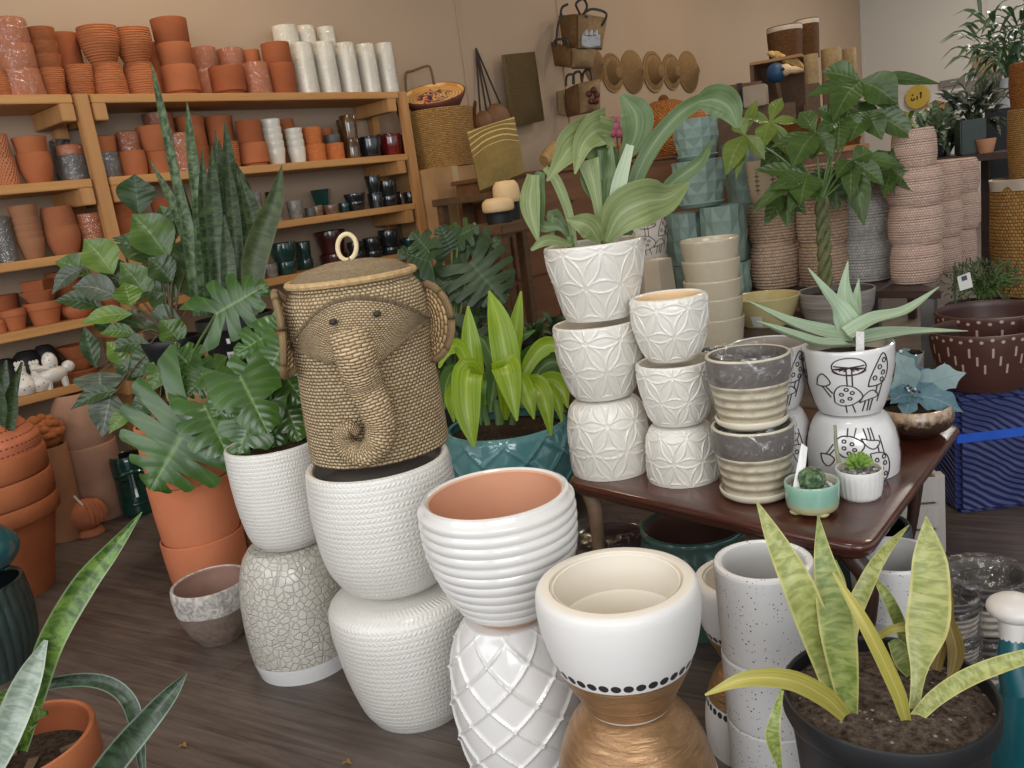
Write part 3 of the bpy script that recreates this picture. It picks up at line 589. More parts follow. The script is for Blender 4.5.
CREAM = plain('cream_inside', 'd9d0bf', 'd2c8b4', .4, 6); SHADEIN = plain('shaded_glaze_inside', '8f857a', '9c9287', .4, 6); BUFF = plain('bare_clay_foot', 'b98f72', 'c29a7e', .8, 20)  # the greyer inside has the shade of the pot mouth put into its colour
TIN = plain('blush_clay_inside', 'cf9a7a', 'd4a284', .5, 5, .5, .2)
SOIL = plain('potting_soil', '2a211b', '4a3d33', .95, 90, .1, 0, 120, .006)
def prof_px(P, lv, n=0):
    """levels [(v, width px)] bottom to top -> [(r, z)]"""
    o = [(rad(P, zat(P, v), w), zat(P, v)) for v, w in lv]
    return crom(o, n) if n else np.array(o)
gtx = 'white stamped planters'
# elephant stack
P1 = G(420, 703); z1 = zat(P1, 597); q = prof_px(P1, [(702, 96), (690, 112), (660, 131), (630, 142), (608, 147), (593, 141), (585, 112)], 24); q[0, 1] = 0
tag(mk('planter', vessel(P1, q, .015, True, seg=96), (STAMP, CREAM), loc=P1), 'white stamped planter on the floor under the elephant basket planter', 'planter', gtx)
q = prof_px(P1, [(583, 86), (574, 112), (550, 136), (510, 146), (478, 145), (465, 143)], 24); q[:, 1] += .012; zr1 = q[-1, 1]
tag(mk('planter', vessel(P1, q, .022, seg=96, depth=.046), (STAMP, SHADEIN), loc=(P1[0], P1[1], q[0, 1])), 'white stamped planter holding the woven elephant basket', 'planter', gtx)
# crackle stack, left
def m_crackle(nm):
    t = NT(nm, .25, .5, .4); u, v = t.uv(); e = t.voro(46, feature='DISTANCE_TO_EDGE').outputs[0]; cc = t.voro(46).outputs[1]
    h = t.ramp(e, 0, 1, .0, .12); base = t.ma('LESS_THAN', v, .14); hh = t.ma('MULTIPLY', h, t.ma('SUBTRACT', 1, base)); sp = t.n('ShaderNodeSeparateColor'); t.l(cc, sp.inputs[0])
    c = t.mix(hh, 'b3aea2', 'bfbab0'); c = t.mix(t.ramp(sp.outputs[0], 0, .5, .5, 1), c, 'aaa599'); c = t.mix(base, c, 'd9d8d6'); t.color(c); t.bump(t.ma('ADD', hh, t.ma('MULTIPLY', sp.outputs[1], .5)), .0022); return t.m
CRK = mat('crackle_glaze', m_crackle)
P2 = G(308, 659); q = prof_px(P2, [(659, 94), (640, 103), (605, 106), (575, 100), (554, 88), (543, 72)], 24); q[0, 1] = 0
tag(mk('planter', vessel(P2, q, .015, True, seg=72), (CRK, CREAM), loc=P2), 'crackled grey-white planter with plain white foot band on the floor', 'planter')
q = prof_px(P2, [(541, 66), (531, 82), (505, 93), (472, 98), (446, 98)], 22); q[:, 1] += .006; zr2 = q[-1, 1]; P2 = P2+np.array([_r[0], _r[1], 0])*.034
tag(mk('planter', vessel(P2, q, .018, seg=96, depth=.05, floor_mi=2), (STAMP, CREAM, SOIL), loc=(P2[0], P2[1], q[0, 1])), 'white stamped planter under the monstera leaves on the crackled one', 'planter', gtx)
# ridged pot on white lattice pot
P3 = G(531, 778)
def lattice(N, M, A, wd):
    def f(T, t, R):
        a = T*N/(2*PI); d1 = np.abs((a+t*M+.5) % 1-.5); d2 = np.abs((a-t*M+.5) % 1-.5)
        return A*(np.exp(-(d1/wd)**2)+np.exp(-(d2/wd)**2))*np.clip(t*12, 0, 1)*np.clip((1-t)*9, .3, 1)
    return f
q = prof_px(P3, [(775, 92), (745, 116), (705, 130), (660, 126), (628, 106), (614, 86)], 150); q[0, 1] = 0
tag(mk('planter', vessel(P3, q, .014, True, seg=340, disp=lattice(9, 4.6, .006, .05), phase=.15), (WGL, CREAM), loc=P3), 'white glossy planter with raised diamond lattice under the ridged one', 'planter')
q = prof_px(P3, [(613, 80), (602, 98), (578, 126), (552, 146), (525, 154), (505, 154), (498, 150)], 130); q[:, 1] += .006; q3 = q; P3 = P3+np.array([_r[0], _r[1], 0])*.012
foot = lambda T, t, R: np.where(t < .06, -.006, .005*np.abs(np.sin(PI*np.clip((t-.06)/.94*11.5, 0, 11)))**.8*np.clip(1-(t-.93)*30, 0, 1))
g = vessel(P3, q, .020, seg=90, disp=foot, depth=.2)
Vv = g[0]; zf = q[0, 1]+(q[-1, 1]-q[0, 1])*.055
FM = [2 if (max(Vv[i][2] for i in f) < zf and m == 0) else m for f, m in zip(g[1], g[3])]
o = mk('planter', (g[0], g[1], g[2], FM), (WGL, TIN, BUFF), loc=(P3[0], P3[1], q[0, 1])); tag(o, 'white glossy planter with horizontal ridges and blush clay inside', 'planter')
# white and gold pair
def m_gold(inv):
    def f(nm):
        t = NT(nm, .35, .5); u, v = t.uv(); vv = t.ma('SUBTRACT', 1, v) if inv else v
        n = t.noise(4, t.vec(t.ma('MULTIPLY', u, 2), t.ma('MULTIPLY', vv, 6), 0), 5, .6, 1.5)
        x = t.ma('SUBTRACT', t.ma('FRACT', t.ma('MULTIPLY', u, 38)), .5); y = t.ma('MULTIPLY', t.ma('SUBTRACT', vv, .44), 12.5)
        d = t.ma('ADD', t.ma('POWER', t.ma('ABSOLUTE', x), 2), t.ma('POWER', t.ma('ABSOLUTE', y), 2)); dot = t.ma('LESS_THAN', d, .17)
        gold = t.ma('MULTIPLY', t.ma('LESS_THAN', vv, .385), t.ma('GREATER_THAN', vv, .003 if inv else .03))
        c = t.mix(gold, 'd9d6d2', t.mix(t.ramp(n, 0, 1, .35, .7), 'b08a62', '93704f')); c = t.mix(dot, c, '2b2a2d'); t.color(c)
        t.put(t.ma('MULTIPLY', gold, .55), t.b.inputs['Metallic']); t.put(t.ma('ADD', t.ma('MULTIPLY', gold, -.05), .42), t.b.inputs['Roughness'])
        t.bump(t.ma('ADD', t.ma('MULTIPLY', t.ma('MULTIPLY', n, gold), 1.5), t.ma('MULTIPLY', t.noise(150), .1)), .003); return t.m
    return f
GOLD = mat('white_gold_dotted', m_gold(False)); GOLDI = mat('white_gold_dotted_turned', m_gold(True)); IVORY = plain('ivory_inside', 'e0d8ca', 'dbd2c2', .5, 5)
def gold_pair(P, h, r, labs, grp, h0=None, r0=None):
    h0 = h0 or h; r0 = r0 or r
    pr = [(.52, 0), (.56, .03), (.66, .16), (.80, .33), (.93, .55), (1.0, .78), (1.005, .93), (.985, 1)]
    o = crom([(r0*a, h0-h0*b) for a, b in [(.45, 0), (.52, .02), (.70, .11), (.85, .27), (.955, .5), (1.0, .75), (.985, 1)]][::-1], 30)
    tag(mk('planter', vessel(P, o, .018, True, seg=72), (GOLDI, IVORY), loc=(P[0], P[1], 0)), labs[0], 'planter', grp)
    o = crom([(r*a, h0+.004+h*b) for a, b in pr], 26); zt = o[-1, 1]
    rt = o[-1, 0]; k = len(o)
    prof = [(0, o[0, 1]+.001)]+o.tolist()+[(rt-.004, zt+.006), (rt*.94, zt+.009), (rt*.83, zt+.009), (rt*.82, zt+.001), (rt*.805, zt+.001), (rt*.795, zt+.006), (rt*.775, zt+.004), (rt*.765, zt-.02), (rt*.74, zt-h*.28), (rt*.70, zt-h*.30), (rt*.60, zt-h*.62), (0, zt-h*.64)]
    tag(mk('planter', lathe(P, prof, 72, [0]*k+[0, 0]+[1]*10), (GOLD, IVORY), loc=(P[0], P[1], h0)), labs[1], 'planter', grp)
_lo, _hi = .2, .45
for _ in range(40):
    hm = (_lo+_hi)/2; P4 = G(625, 697, hm)
    if zat(P4, 583) > 2*hm+.006: _lo = hm
    else: _hi = hm
n4 = .40; P4 = G(629, 702, n4); z4 = zat(P4, 586); hm = z4-n4
gold_pair(P4, hm, rad(P4, z4, 164), ('large overturned planter painted gold with dotted rim in front', 'large white planter with gold base and dotted line in front'), 'white and gold planters', n4, rad(P4, .2, 172))
P5 = G(746, 580, .45); gold_pair(P5, .225, .128, ('smaller overturned white and gold planter behind the speckled column', 'smaller white and gold planter behind the speckled column'), 'white and gold planters')
# white speckled cylinders
def m_speck(nm):
    t = NT(nm, .4, .5, .15); d = t.voro(150); sp = t.n('ShaderNodeSeparateColor'); t.l(d.outputs[1], sp.inputs[0])
    m = t.ma('LESS_THAN', d.outputs[0], t.ramp(sp.outputs[0], .02, .30, .25, 1)); m = t.ma('MULTIPLY', m, t.ma('GREATER_THAN', sp.outputs[1], .35)); t.color(t.mix(m, 'd9d7d5', '4b4745')); return t.m
SPK = mat('speckled_white_glaze', m_speck); SPKI = plain('pale_grey_inside', 'b9b7b3', 'c2c0bc', .4, 8)
def cyl_stack(P, levels, grp, labs, m, th=.012, seg=64, fill=.06):
    """levels: [(z0, z1, r0, r1)]"""
    for (a, b, r0, r1), lb in zip(levels, labs):
        o = [(r0*.985, a), (r0, a+(b-a)*.05), (r0+(r1-r0)*.6, a+(b-a)*.55), (r1, b-(b-a)*.06), (r1, b)]
        tag(mk('planter', vessel(P, crom(o, 12), th, seg=seg, depth=(b-a)*.85), m, loc=(P[0], P[1], a)), lb, 'planter', grp)
P6 = G(763, 562, .60); z = [zat(P6, v) for v in (562, 650, 714)]; rr = .105
h6 = .235
lv = [(0, z[2], rr*.97, rr*.985), (z[2]+.002, z[1], rr*.97, rr*.99), (z[1]+.002, .60, rr*.97, rr)]
cyl_stack(P6, lv, 'speckled white planters', ('lowest speckled white planter in the column beside the black pot', 'middle speckled white planter in the column beside the black pot', 'topmost open speckled white planter in the column beside the black pot'), (SPK, SPKI), .020)
P7 = G(893, 555, .42); r7 = rad(P7, .42, 84)
cyl_stack(P7, [(0, .205, r7*.8, r7*.95), (.207, .42, r7*.84, r7)], 'speckled white planters', ('lower speckled white planter under the table corner', 'upper speckled white planter behind the variegated leaves under the table corner'), (SPK, SPKI))
# grey-brown bowl
def m_bowl(nm):
    t = NT(nm, .75, .3); u, v = t.uv(); top = t.ma('GREATER_THAN', t.ma('ADD', v, t.ma('MULTIPLY', t.noise(14), .06)), .62); n = t.noise(45, detail=4, dist=1)
    c = t.mix(t.ramp(n, 0, 1, .35, .65), '7c6c62', '6a5a50'); c = t.mix(top, c, t.mix(t.ramp(n, 0, 1, .35, .62), '8c8580', 'c2bcb4')); t.color(c); t.bump(t.ma('MULTIPLY', n, top), .004); return t.m
P8 = G(222, 635); q = prof_px(P8, [(634, 44), (625, 58), (608, 72), (590, 77), (582, 76)], 16); q[0, 1] = 0
tag(mk('bowl_planter', vessel(P8, q, .014, seg=56, depth=.1), (mat('grey_brown_clay', m_bowl), plain('brown_clay_inside', '8a6a5c', '96766a', .8, 10)), loc=P8), 'low brown bowl planter with rough pale rim on the floor', 'planter')
# orange terracotta cylinders
P9 = G(211, 573); r9 = rad(P9, .2, 80)
za = [0, zat(P9, 533), zat(P9, 478), zat(P9, 420)]
TERO2 = m_terra('terracotta_bright', 'c6744e', 'cf7f5a')
for i, lb in enumerate(('bottom bright terracotta cylinder under the split leaf', 'middle bright terracotta cylinder under the split leaf')):
    a, b = za[i]+.002*i, za[i+1]; o = [(r9*.92, a), (r9*.94, a+.02), (r9*.98, (a+b)/2), (r9*1.0, b-.004), (r9*1.0, b)]
    tag(mk('planter', vessel(P9, o, .012, seg=56, depth=(b-a)*.8), (TERO2, TERO), loc=(P9[0], P9[1], a)), lb, 'planter', 'bright terracotta cylinders')
# big terracotta stack at the left edge
P10 = G(12, 592); r10 = rad(P10, .1, 72)
lev = [(590, 470+50, 74, 116), (520, 492, 108, 118), (492, 460, 112, 120)]
def fpot(P, a, b, r0, r1, rim, lb, grp, m=(TER, TERO)):
    h = b-a; o = [(r0, a), (r0+(r1-r0)*.78, b-rim-.002), (r1-.006, b-rim-.001), (r1, b-rim+.006), (r1+.003, b-.006), (r1, b)]
    return tag(mk('planter', vessel(P, o, .014, seg=64, depth=h*.8), m, loc=(P[0], P[1], a)), lb, 'planter', grp)
zz = [0, zat(P10, 505), zat(P10, 481), zat(P10, 458)]
R = rad(P10, .5, 130)
fpot(P10, 0, zz[1], R*.62, R*.98, .07, 'large rimmed terracotta pot lowest in the big stack at the left edge', 'big terracotta stack')
fpot(P10, zz[1]-.0, zz[2], R*.9, R*.98, zz[2]-zz[1]-.012, 'rimmed terracotta pot second in the big stack at the left edge', 'big terracotta stack')
fpot(P10, zz[2], zz[3], R*.9, R*.97, zz[3]-zz[2]-.012, 'rimmed terracotta pot third in the big stack at the left edge', 'big terracotta stack')
zt10 = zat(P10, 424)
tp10 = thing('potted_snake_plant', 'punched terracotta pot with dark snake plant crowning the big left stack', 'plant', (P10[0], P10[1], zz[3]))
o10 = [(R*.93, zz[3]), (R*.95, zz[3]+.05), (R*.90, zz[3]+(zt10-zz[3])*.5), (R*.74, zt10-.02), (R*.70, zt10)]
mk('pot', vessel(P10, crom(o10, 18), .016, seg=64, depth=.06, floor_mi=2), (TERP, TERO, SOIL), tp10)
# ---------------------------------------------------------------- the table
T0 = .55
TW = wood('dark_mahogany', '3a1c14', '55291c', .28, 0, .8, .5)
t = thing('low_table', 'dark brown wooden low table with moulded edge and curved legs', 'table', (-1.14, 2.3, 0))
A = G(563, 480, T0); B = G(868, 549, T0); Cc = G(962, 424, T0)
ex = (B-A)[:2]; Lx = np.linalg.norm(ex); ex = ex/Lx; ey = (Cc-B)[:2]; Ly = np.linalg.norm(ey)+.01; ey = ey/np.linalg.norm(ey)
def outline(off, n=7, rc=.065):
    x0, x1, y0, y1 = -off, Lx+off, -off, Ly+off; r = rc+off; out = []
    for cx, cy, a0 in ((x1-r, y0+r, -90), (x1-r, y1-r, 0), (x0+r, y1-r, 90), (x0+r, y0+r, 180)):
        for k in range(n): a = math.radians(a0+90*k/(n-1)); out.append((cx+r*math.cos(a), cy+r*math.sin(a)))
    return [(A[0]+ex[0]*x+ey[0]*y, A[1]+ex[1]*x+ey[1]*y) for x, y in out]
rings = [(-.05, T0), (-.006, T0), (.0, T0-.003), (.004, T0-.012), (.002, T0-.020), (-.004, T0-.024), (-.006, T0-.034), (-.014, T0-.044), (-.03, T0-.048), (-.05, T0-.05)]
V = []; Fc = []
for off, zz_ in rings: V += [(x, y, zz_) for x, y in outline(off)]
n = len(outline(0))
for i in range(len(rings)-1):
    for k in range(n): Fc.append((i*n+k, (i+1)*n+k, (i+1)*n+(k+1) % n, i*n+(k+1) % n))
Fc.append(tuple(range(n))); Fc.append(tuple((len(rings)-1)*n+k for k in range(n))[::-1])
mk('tabletop', (V, Fc, None, None), TW, t, sharp=50)
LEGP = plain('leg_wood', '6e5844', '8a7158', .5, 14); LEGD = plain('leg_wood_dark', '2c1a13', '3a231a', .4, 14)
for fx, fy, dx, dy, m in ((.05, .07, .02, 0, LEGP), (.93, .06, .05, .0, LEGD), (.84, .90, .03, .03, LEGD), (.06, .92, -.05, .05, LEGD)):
    b = np.array([A[0]+ex[0]*Lx*fx+ey[0]*Ly*fy, A[1]+ex[1]*Lx*fx+ey[1]*Ly*fy])
    mk('leg', tube([(b[0], b[1], T0-.05), (b[0]+dx*.9, b[1]+dy*.9, .42), (b[0]+dx*.4, b[1]+dy*.4, .22), (b[0]-dx*.2, b[1]-dy*.2, .08), (b[0]+dx*.6, b[1]+dy*.6, 0)], [.026, .024, .017, .014, .018], 10, 18), m, t)
# pale post beside the table
# ---------------------------------------------------------------- flower relief pots
def petals(N, h_over, A=.003, ph=0.0, sq=.0):
    """raised six-petal stars on a triangular grid; N cells round, h_over = height / cell"""
    def f(T, t, R):
        a = T*N/(2*PI)+ph; b = t*h_over
        s3 = math.sqrt(3)/2; best = np.full(a.shape, 9.0); ins = np.zeros(a.shape)
        for ang in (0, 60, 120):
            d = np.array([math.cos(math.radians(ang)), math.sin(math.radians(ang))]); nrm = np.array([-d[1], d[0]])
            # edges of direction d lie on lines spaced s3 apart
            k = (a*nrm[0]+b*nrm[1])/s3; kr = np.round(k); y = (k-kr)*s3
            along = a*d[0]+b*d[1]
            # lattice points on that line sit at integer offset or half offset
            shift = kr*(.5 if ang == 0 else (-.5 if ang == 60 else .5))
            x = (along-shift) % 1.0
            wv = .155*np.sin(PI*x)**1.0+1e-3
            e = np.abs(np.abs(y)-wv); best = np.minimum(best, e/.024+np.where((x < .07) | (x > .93), 1.5, 0)); ins = np.maximum(ins, np.where(np.abs(y) < wv, 1-np.abs(y)/wv, 0))
        edge = np.clip(t*14, 0, 1)*np.clip((1-t)*16, 0, 1)
        return A*(np.exp(-best**2)+.25*ins)*edge
    return f
def m_star(nm):
    t = NT(nm, .32, .5, .25); n = t.noise(7, detail=3); t.color(t.mix(t.ramp(n, 0, 1, .3, .7), 'dedad1', 'd6d1c6')); t.bump(t.noise(90, detail=4), .0012); return t.m
STAR = mat('white_star_glaze', m_star); SANDY = plain('sandy_clay_inside', 'd2b48c', 'dabd96', .8, 10)
def star(P, lv, inv, lab, ncell, ph=0.0, dz=0.0, th=.012, base=None, inm=None, **k):
    q = prof_px(P, lv, 84); q[:, 1] += dz
    if base is not None: q[0, 1] = base
    hov = (q[-1, 1]-q[0, 1])/(2*PI*q[:, 0].max()/ncell)
    return tag(mk('planter', vessel(P, q, th, inv, seg=420, disp=petals(ncell, hov, ph=ph), **k), (STAR, inm or CREAM, SOIL), loc=(P[0], P[1], q[0, 1])), lab, 'planter', 'white planters with star petals'), q
PA = G(612, 468, T0)
star(PA, [(468, 78), (440, 80), (418, 77), (404, 70), (397, 58)], True, 'wide overturned star patterned planter at the table left corner', 8, .2, base=T0+.001)
star(PA, [(395, 58), (385, 68), (362, 82), (340, 87), (324, 87)], False, 'wide star patterned planter in the middle under the leafy one', 8, .55, .004, depth=.03)
qa = prof_px(PA, [(319, 70), (300, 80), (280, 90), (262, 97), (247, 99)], 84)
hov = (qa[-1, 1]-qa[0, 1])/(2*PI*qa[:, 0].max()/8)
PB = G(684, 476, T0)
star(PB, [(476, 71), (455, 71), (440, 69), (430, 64), (423, 54)], True, 'narrow overturned star patterned planter beside the striped wrapped pots', 8, .1, base=T0+.001)
star(PB, [(421, 52), (410, 62), (390, 71), (375, 75), (363, 75)], False, 'narrow star patterned planter in the middle of its stack', 8, .4, .004, depth=.03)
star(PB, [(360, 50), (348, 62), (330, 73), (312, 77), (300, 76)], False, 'narrow star patterned planter with sandy inside on top of its stack', 8, .7, .008, .018, inm=SANDY, depth=.05)
# ---------------------------------------------------------------- striped pots in plastic
def m_striped(nm):
    t = NT(nm, .5, .4); u, v = t.uv(); n = t.noise(10, detail=4); vv = t.ma('ADD', v, t.ma('MULTIPLY', t.ma('SUBTRACT', n, .5), .02))
    band = t.ma('MULTIPLY', t.ma('GREATER_THAN', vv, .60), t.ma('LESS_THAN', vv, .97))
    w = t.ma('SINE', t.ma('MULTIPLY', vv, 46)); c = t.mix(t.ramp(w, 0, 1, -1, 1), 'b3a589', 'd2c7ae'); c = t.mix(band, c, t.mix(n, '5d5652', '6d6661')); t.color(c)
    t.bump(t.ma('MULTIPLY', w, t.ma('SUBTRACT', 1, band)), .003); return t.m
STRIPE = mat('cream_grey_striped_glaze', m_striped); SAUC = plain('cream_glaze', 'cfc6b0', 'd7cfba', .35, 12, .5, .2); FILM = wrapmat('clear_film', .5, 26)
def striped(P, za, zb, r0, r1, lab, grp, sauc=True, wrap=True, mm=None):
    t = thing('striped_planter', lab, 'planter', (P[0], P[1], za), grp); zs = za
    if sauc:
        mk('saucer', vessel(P, [(r0*.92, za), (r0*1.12, za+.012), (r0*1.16, za+.024)], .008, seg=48, depth=.012), (SAUC, SAUC), t); zs = za+.014
    o = [(r0, zs), (r0+(r1-r0)*.5, zs+(zb-zs)*.4), (r1*.98, zs+(zb-zs)*.75), (r1, zb)]
    mk('pot', vessel(P, crom(o, 20), .010, seg=56, depth=(zb-zs)*.9), (mm or STRIPE, GRW), t)
    if wrap:
        q = [(r+.005, z) for r, z in crom(o, 14)]; n = len(q)
        q += [(r1*1.02, zb+.014), (r1*.86, zb+.010), (r1*.6, zb-.012), (r1*.35, zb-.004), (r1*.12, zb-.016), (0, zb-.010)]
        mk('plastic_wrap', lathe(P, q, 72, None, lambda T, t_, R: .0035*np.sin(T*11+t_*9)*np.sin(T*5-t_*23)+.0015*np.sin(T*31+t_*40)), FILM, t)
    return t
PC = G(757, 494, T0); zc = zat(PC, 424)
striped(PC, T0+.001, zc, rad(PC, T0, 62), rad(PC, zc, 80), 'lower cream and grey striped planter in plastic beside the mint pot', 'striped planters on the table')
zd = zat(PC, 354)
striped(PC, zc+.002, zd, rad(PC, zc, 62), rad(PC, zd, 83), 'upper cream and grey striped planter in plastic with crumpled film on top', 'striped planters on the table')
# ---------------------------------------------------------------- mushroom pots
INK = plain('dark_ink', '3a2c2a', None, .4); INKP = plain('pink_ink', 'a98a88', None, .4); WPOT = plain('white_gloss_pot', 'd9d7d5', 'd2d0ce', .15, 7, .5, .5)
def ell(cx, cy, a, b, n=18, t0=0, t1=360): return [(cx+a*math.cos(math.radians(t0+(t1-t0)*i/n)), cy+b*math.sin(math.radians(t0+(t1-t0)*i/n))) for i in range(n+1)]
def mush_lines():
    L = []
    L.append(ell(0, .31, .19, .10)); L.append(ell(0, .27, .185, .055, 14, 180, 360)); L.append([(-.03, .27), (-.025, .08)]); L.append([(.03, .27), (.035, .08)])
    for a in (-60, -40, -20, 20, 40, 60): L.append([(0, .30), (.17*math.sin(math.radians(a)), .30-.085*math.cos(math.radians(a))*.55)])
    for a in (-70, 70, 110, -110): L.append([(0, .30), (.18*math.sin(math.radians(a)), .30-.05*math.cos(math.radians(a)))])
    L.append([(-.20, -.12), (-.19, .0), (-.12, .08), (-.02, .09), (.08, .05), (.16, -.06), (.02, -.15), (-.12, -.16), (-.20, -.12)])
    for x, y in ((-.10, -.02), (-.04, .04), (.03, .0), (.0, -.07), (-.10, -.10)): L.append(ell(x, y, .024, .018, 10))
    L.append([(-.06, -.15), (-.05, -.25)]); L.append([(.03, -.15), (.07, -.25)])
    L.append([(.22, .06), (.24, .16), (.31, .30), (.40, .42), (.46, .36), (.48, .22), (.44, .10), (.34, .06), (.22, .06)])
    for x, y in ((.30, .15), (.36, .27), (.42, .34), (.41, .20), (.40, .12)): L.append(ell(x, y, .024, .024, 10))
    L.append([(.34, .06), (.33, -.03)]); L.append([(.41, .08), (.38, -.14)])
    L.append([(.12, -.13), (.18, -.04), (.27, .01), (.35, -.03), (.36, -.08), (.24, -.10), (.12, -.13)]); L.append([(.20, -.11), (.17, -.24)]); L.append([(.25, -.10), (.24, -.24)]); L.append([(.30, -.09), (.28, -.24)])
    L.append([(-.42, .08), (-.38, .18), (-.30, .22), (-.22, .12), (-.32, .07), (-.42, .08)]); L.append([(-.34, .08), (-.24, -.06)]); L.append([(-.29, .08), (-.21, -.01)])
    return L
def mushroom_pot(P, q, inv, lab, grp, soil=False, front=None, parent=None, rev=False):
    z0, z1 = q[0][1], q[-1][1]; h = z1-z0; qq = np.array(q); rm = qq[:, 0].max()
    g = GB().add(vessel(P, q, .012, inv, seg=72, depth=.03 if soil else h*.8, floor_mi=2))
    th0 = math.atan2(CP[1]-P[1], CP[0]-P[0])
    for rep in (0, 2.1, 4.2):
        for ln in mush_lines():
            pts = []
            for x, y in crom(ln, max(6, len(ln)*3)) if len(ln) > 2 else np.linspace(ln[0], ln[1], 5):
                if inv: y = .12-y
                z = z0+h*(.40+y*1.32); z = min(max(z, z0+.003), z1-.004); r = np.interp(z, qq[:, 1], qq[:, 0]); th = th0+rep+(x*1.02*h*1.25)/rm
                pts.append((P[0]+(r+.0004)*math.cos(th), P[1]+(r+.0004)*math.sin(th), z))
            g.add(tube(pts, .0019, 5, 0), 3)
    return g
gm = 'white planters with mushroom drawings'
PE = G(853, 468, T0)
q = prof_px(PE, [(468, 86), (450, 88), (430, 82), (416, 70), (411, 60)], 24); q[0, 1] = T0+.001
tag(mk('planter', mushroom_pot(PE, q, True, '', gm).geo(), (WPOT, CREAM, SOIL, INK), loc=(PE[0], PE[1], T0)), 'overturned mushroom drawing planter behind the small fluted pot', 'planter', gm)
qe = prof_px(PE, [(409, 60), (400, 68), (380, 80), (362, 86), (346, 87)], 24); qe[:, 1] += .004
PF = G(768, 348, qe[-1, 1]-.01); hq = qe[-1, 1]-T0
rf = rad(PF, qe[-1, 1], 78)
qf = np.array([(r/qe[:, 0].max()*rf, z) for r, z in qe]); zneck = qe[0, 1]
qi = np.array([(r/q[:, 0].max()*rf, z) for r, z in q])
tag(mk('planter', mushroom_pot(PF, qi, True, '', gm).geo(), (WPOT, CREAM, SOIL, INK), loc=(PF[0], PF[1], T0)), 'overturned mushroom drawing planter behind the striped wrapped pots', 'planter', gm)
tag(mk('planter', mushroom_pot(PF, qf, False, '', gm).geo(), (WPOT, SHADEIN, SHADEIN, INK), loc=(PF[0], PF[1], zneck)), 'empty mushroom drawing planter behind the striped wrapped pots', 'planter', gm)
# small grey rimmed pot between
PG = G(714, 350, .83); r = rad(PG, .83, 34)
tag(mk('planter', vessel(PG, [(r*.7, T0+.001), (r*.9, .65), (r*.98, .75), (r, .83)], .010, seg=40, depth=.1), (plain('putty_glaze', 'a59d90', 'b0a89a', .4, 12), DRK), loc=(PG[0], PG[1], T0)), 'slim putty coloured pot squeezed between star pots and striped pots', 'planter')
# ---------------------------------------------------------------- small succulents
def m_mint(nm):
    t = NT(nm, .15, .5, .6); u, v = t.uv(); n = t.noise(12, detail=3); vv = t.ma('ADD', v, t.ma('MULTIPLY', n, .08)); c = t.mix(t.ramp(vv, 0, 1, .2, .42), 'b4ac82', '86b09c'); c = t.mix(t.ramp(vv, 0, .5, .7, 1), c, '9cc2ae'); t.color(c); return t.m
PEB = plain('pale_pebbles', 'b3b0aa', '6d6a66', .7, 220, .3, 0, 160, .004)
def gravel(name, P, z, r, par, n=60, s=.005, seed=3):
    rnd = random.Random(seed); g = GB(); g.add(lathe(P, [(r, z-.004), (r*.9, z), (0, z+.001)], 20))
    for i in range(n):
        a = rnd.random()*2*PI; d = r*.92*math.sqrt(rnd.random()); ss = s*(.6+.8*rnd.random()); g.add(ellipsoid((P[0]+d*math.cos(a), P[1]+d*math.sin(a), z+ss*.4), (ss, ss*.8, ss*.7), 6, 4), rnd.choice((0, 1, 2)))
    o = mk(name, g.geo(), (PEB, plain('white_pebble', 'd0ceca', None, .6), plain('dark_pebble', '5a5856', None, .6)), par); o['kind'] = 'stuff'; return o
PM = G(813, 511, T0); zt = zat(PM, 481); r0, r1 = rad(PM, T0, 50), rad(PM, zt, 53)
tm = thing('potted_cactus', 'mint green glazed pot with round cactus and blank white tag', 'plant', (PM[0], PM[1], T0), 'small succulents on the table')
q = [(r0*.92, T0+.012), (r0, T0+.022), (r1*.98, T0+(zt-T0)*.6), (r1, zt)]
mk('pot', vessel(PM, crom(q, 10), .006, seg=48, depth=.02), (mat('mint_glaze', m_mint), WHG), tm)
for k in range(4): a = k*PI/2+.9; mk('foot', ellipsoid((PM[0]+r0*.72*math.cos(a), PM[1]+r0*.72*math.sin(a), T0+.009), (r0*.26, r0*.26, .009), 10, 6), plain('foot_glaze', 'b9b07f', None, .3), tm)
gravel('gravel', PM, zt-.012, r1*.86, tm)
def m_cact(nm):
    t = NT(nm, .6, .3); n = t.noise(80, detail=3); t.color(t.mix(t.ramp(n, 0, 1, .4, .65), '2d4632', '6f8a5e')); return t.m
ca = rad(PM, zt, 27)
gc = lathe((PM[0], PM[1]), crom([(0, zt-.02), (ca*.8, zt-.012), (ca, zt+.010), (ca*.75, zt+.026), (ca*.3, zt+.034), (0, zt+.033)], 20), 44, None, lambda T, t, R: .0022*np.sin(T*11))
mk('cactus', gc, mat('cactus_skin', m_cact), tm)
gs = GB()
rnd = random.Random(5)
for k in range(120):
    th = rnd.random()*2*PI; ph = rnd.random()*1.4; d = np.array([math.cos(th)*math.cos(ph), math.sin(th)*math.cos(ph), math.sin(ph)]); p = np.array([PM[0], PM[1], zt+.006])+d*np.array([ca, ca, .028]); gs.add(tube([p, p+d*.004], [.0006, .0002], 3, 2))
o = mk('spines', gs.geo(), plain('spine', 'a88f78', None, .6), tm); o['kind'] = 'stuff'
p0 = D(798, 488, proj((PM[0], PM[1], zt))[2]); p1 = D(802, 443, proj((PM[0], PM[1], zt))[2]+.01); sx = CU*.0135
Vt = [p0-sx, p0+sx, p1+sx*1.0-np.array([0, 0, .012]), p1-sx*.1]; nn = np.cross(CU, p1-p0); nn = nn/np.linalg.norm(nn)*.0006
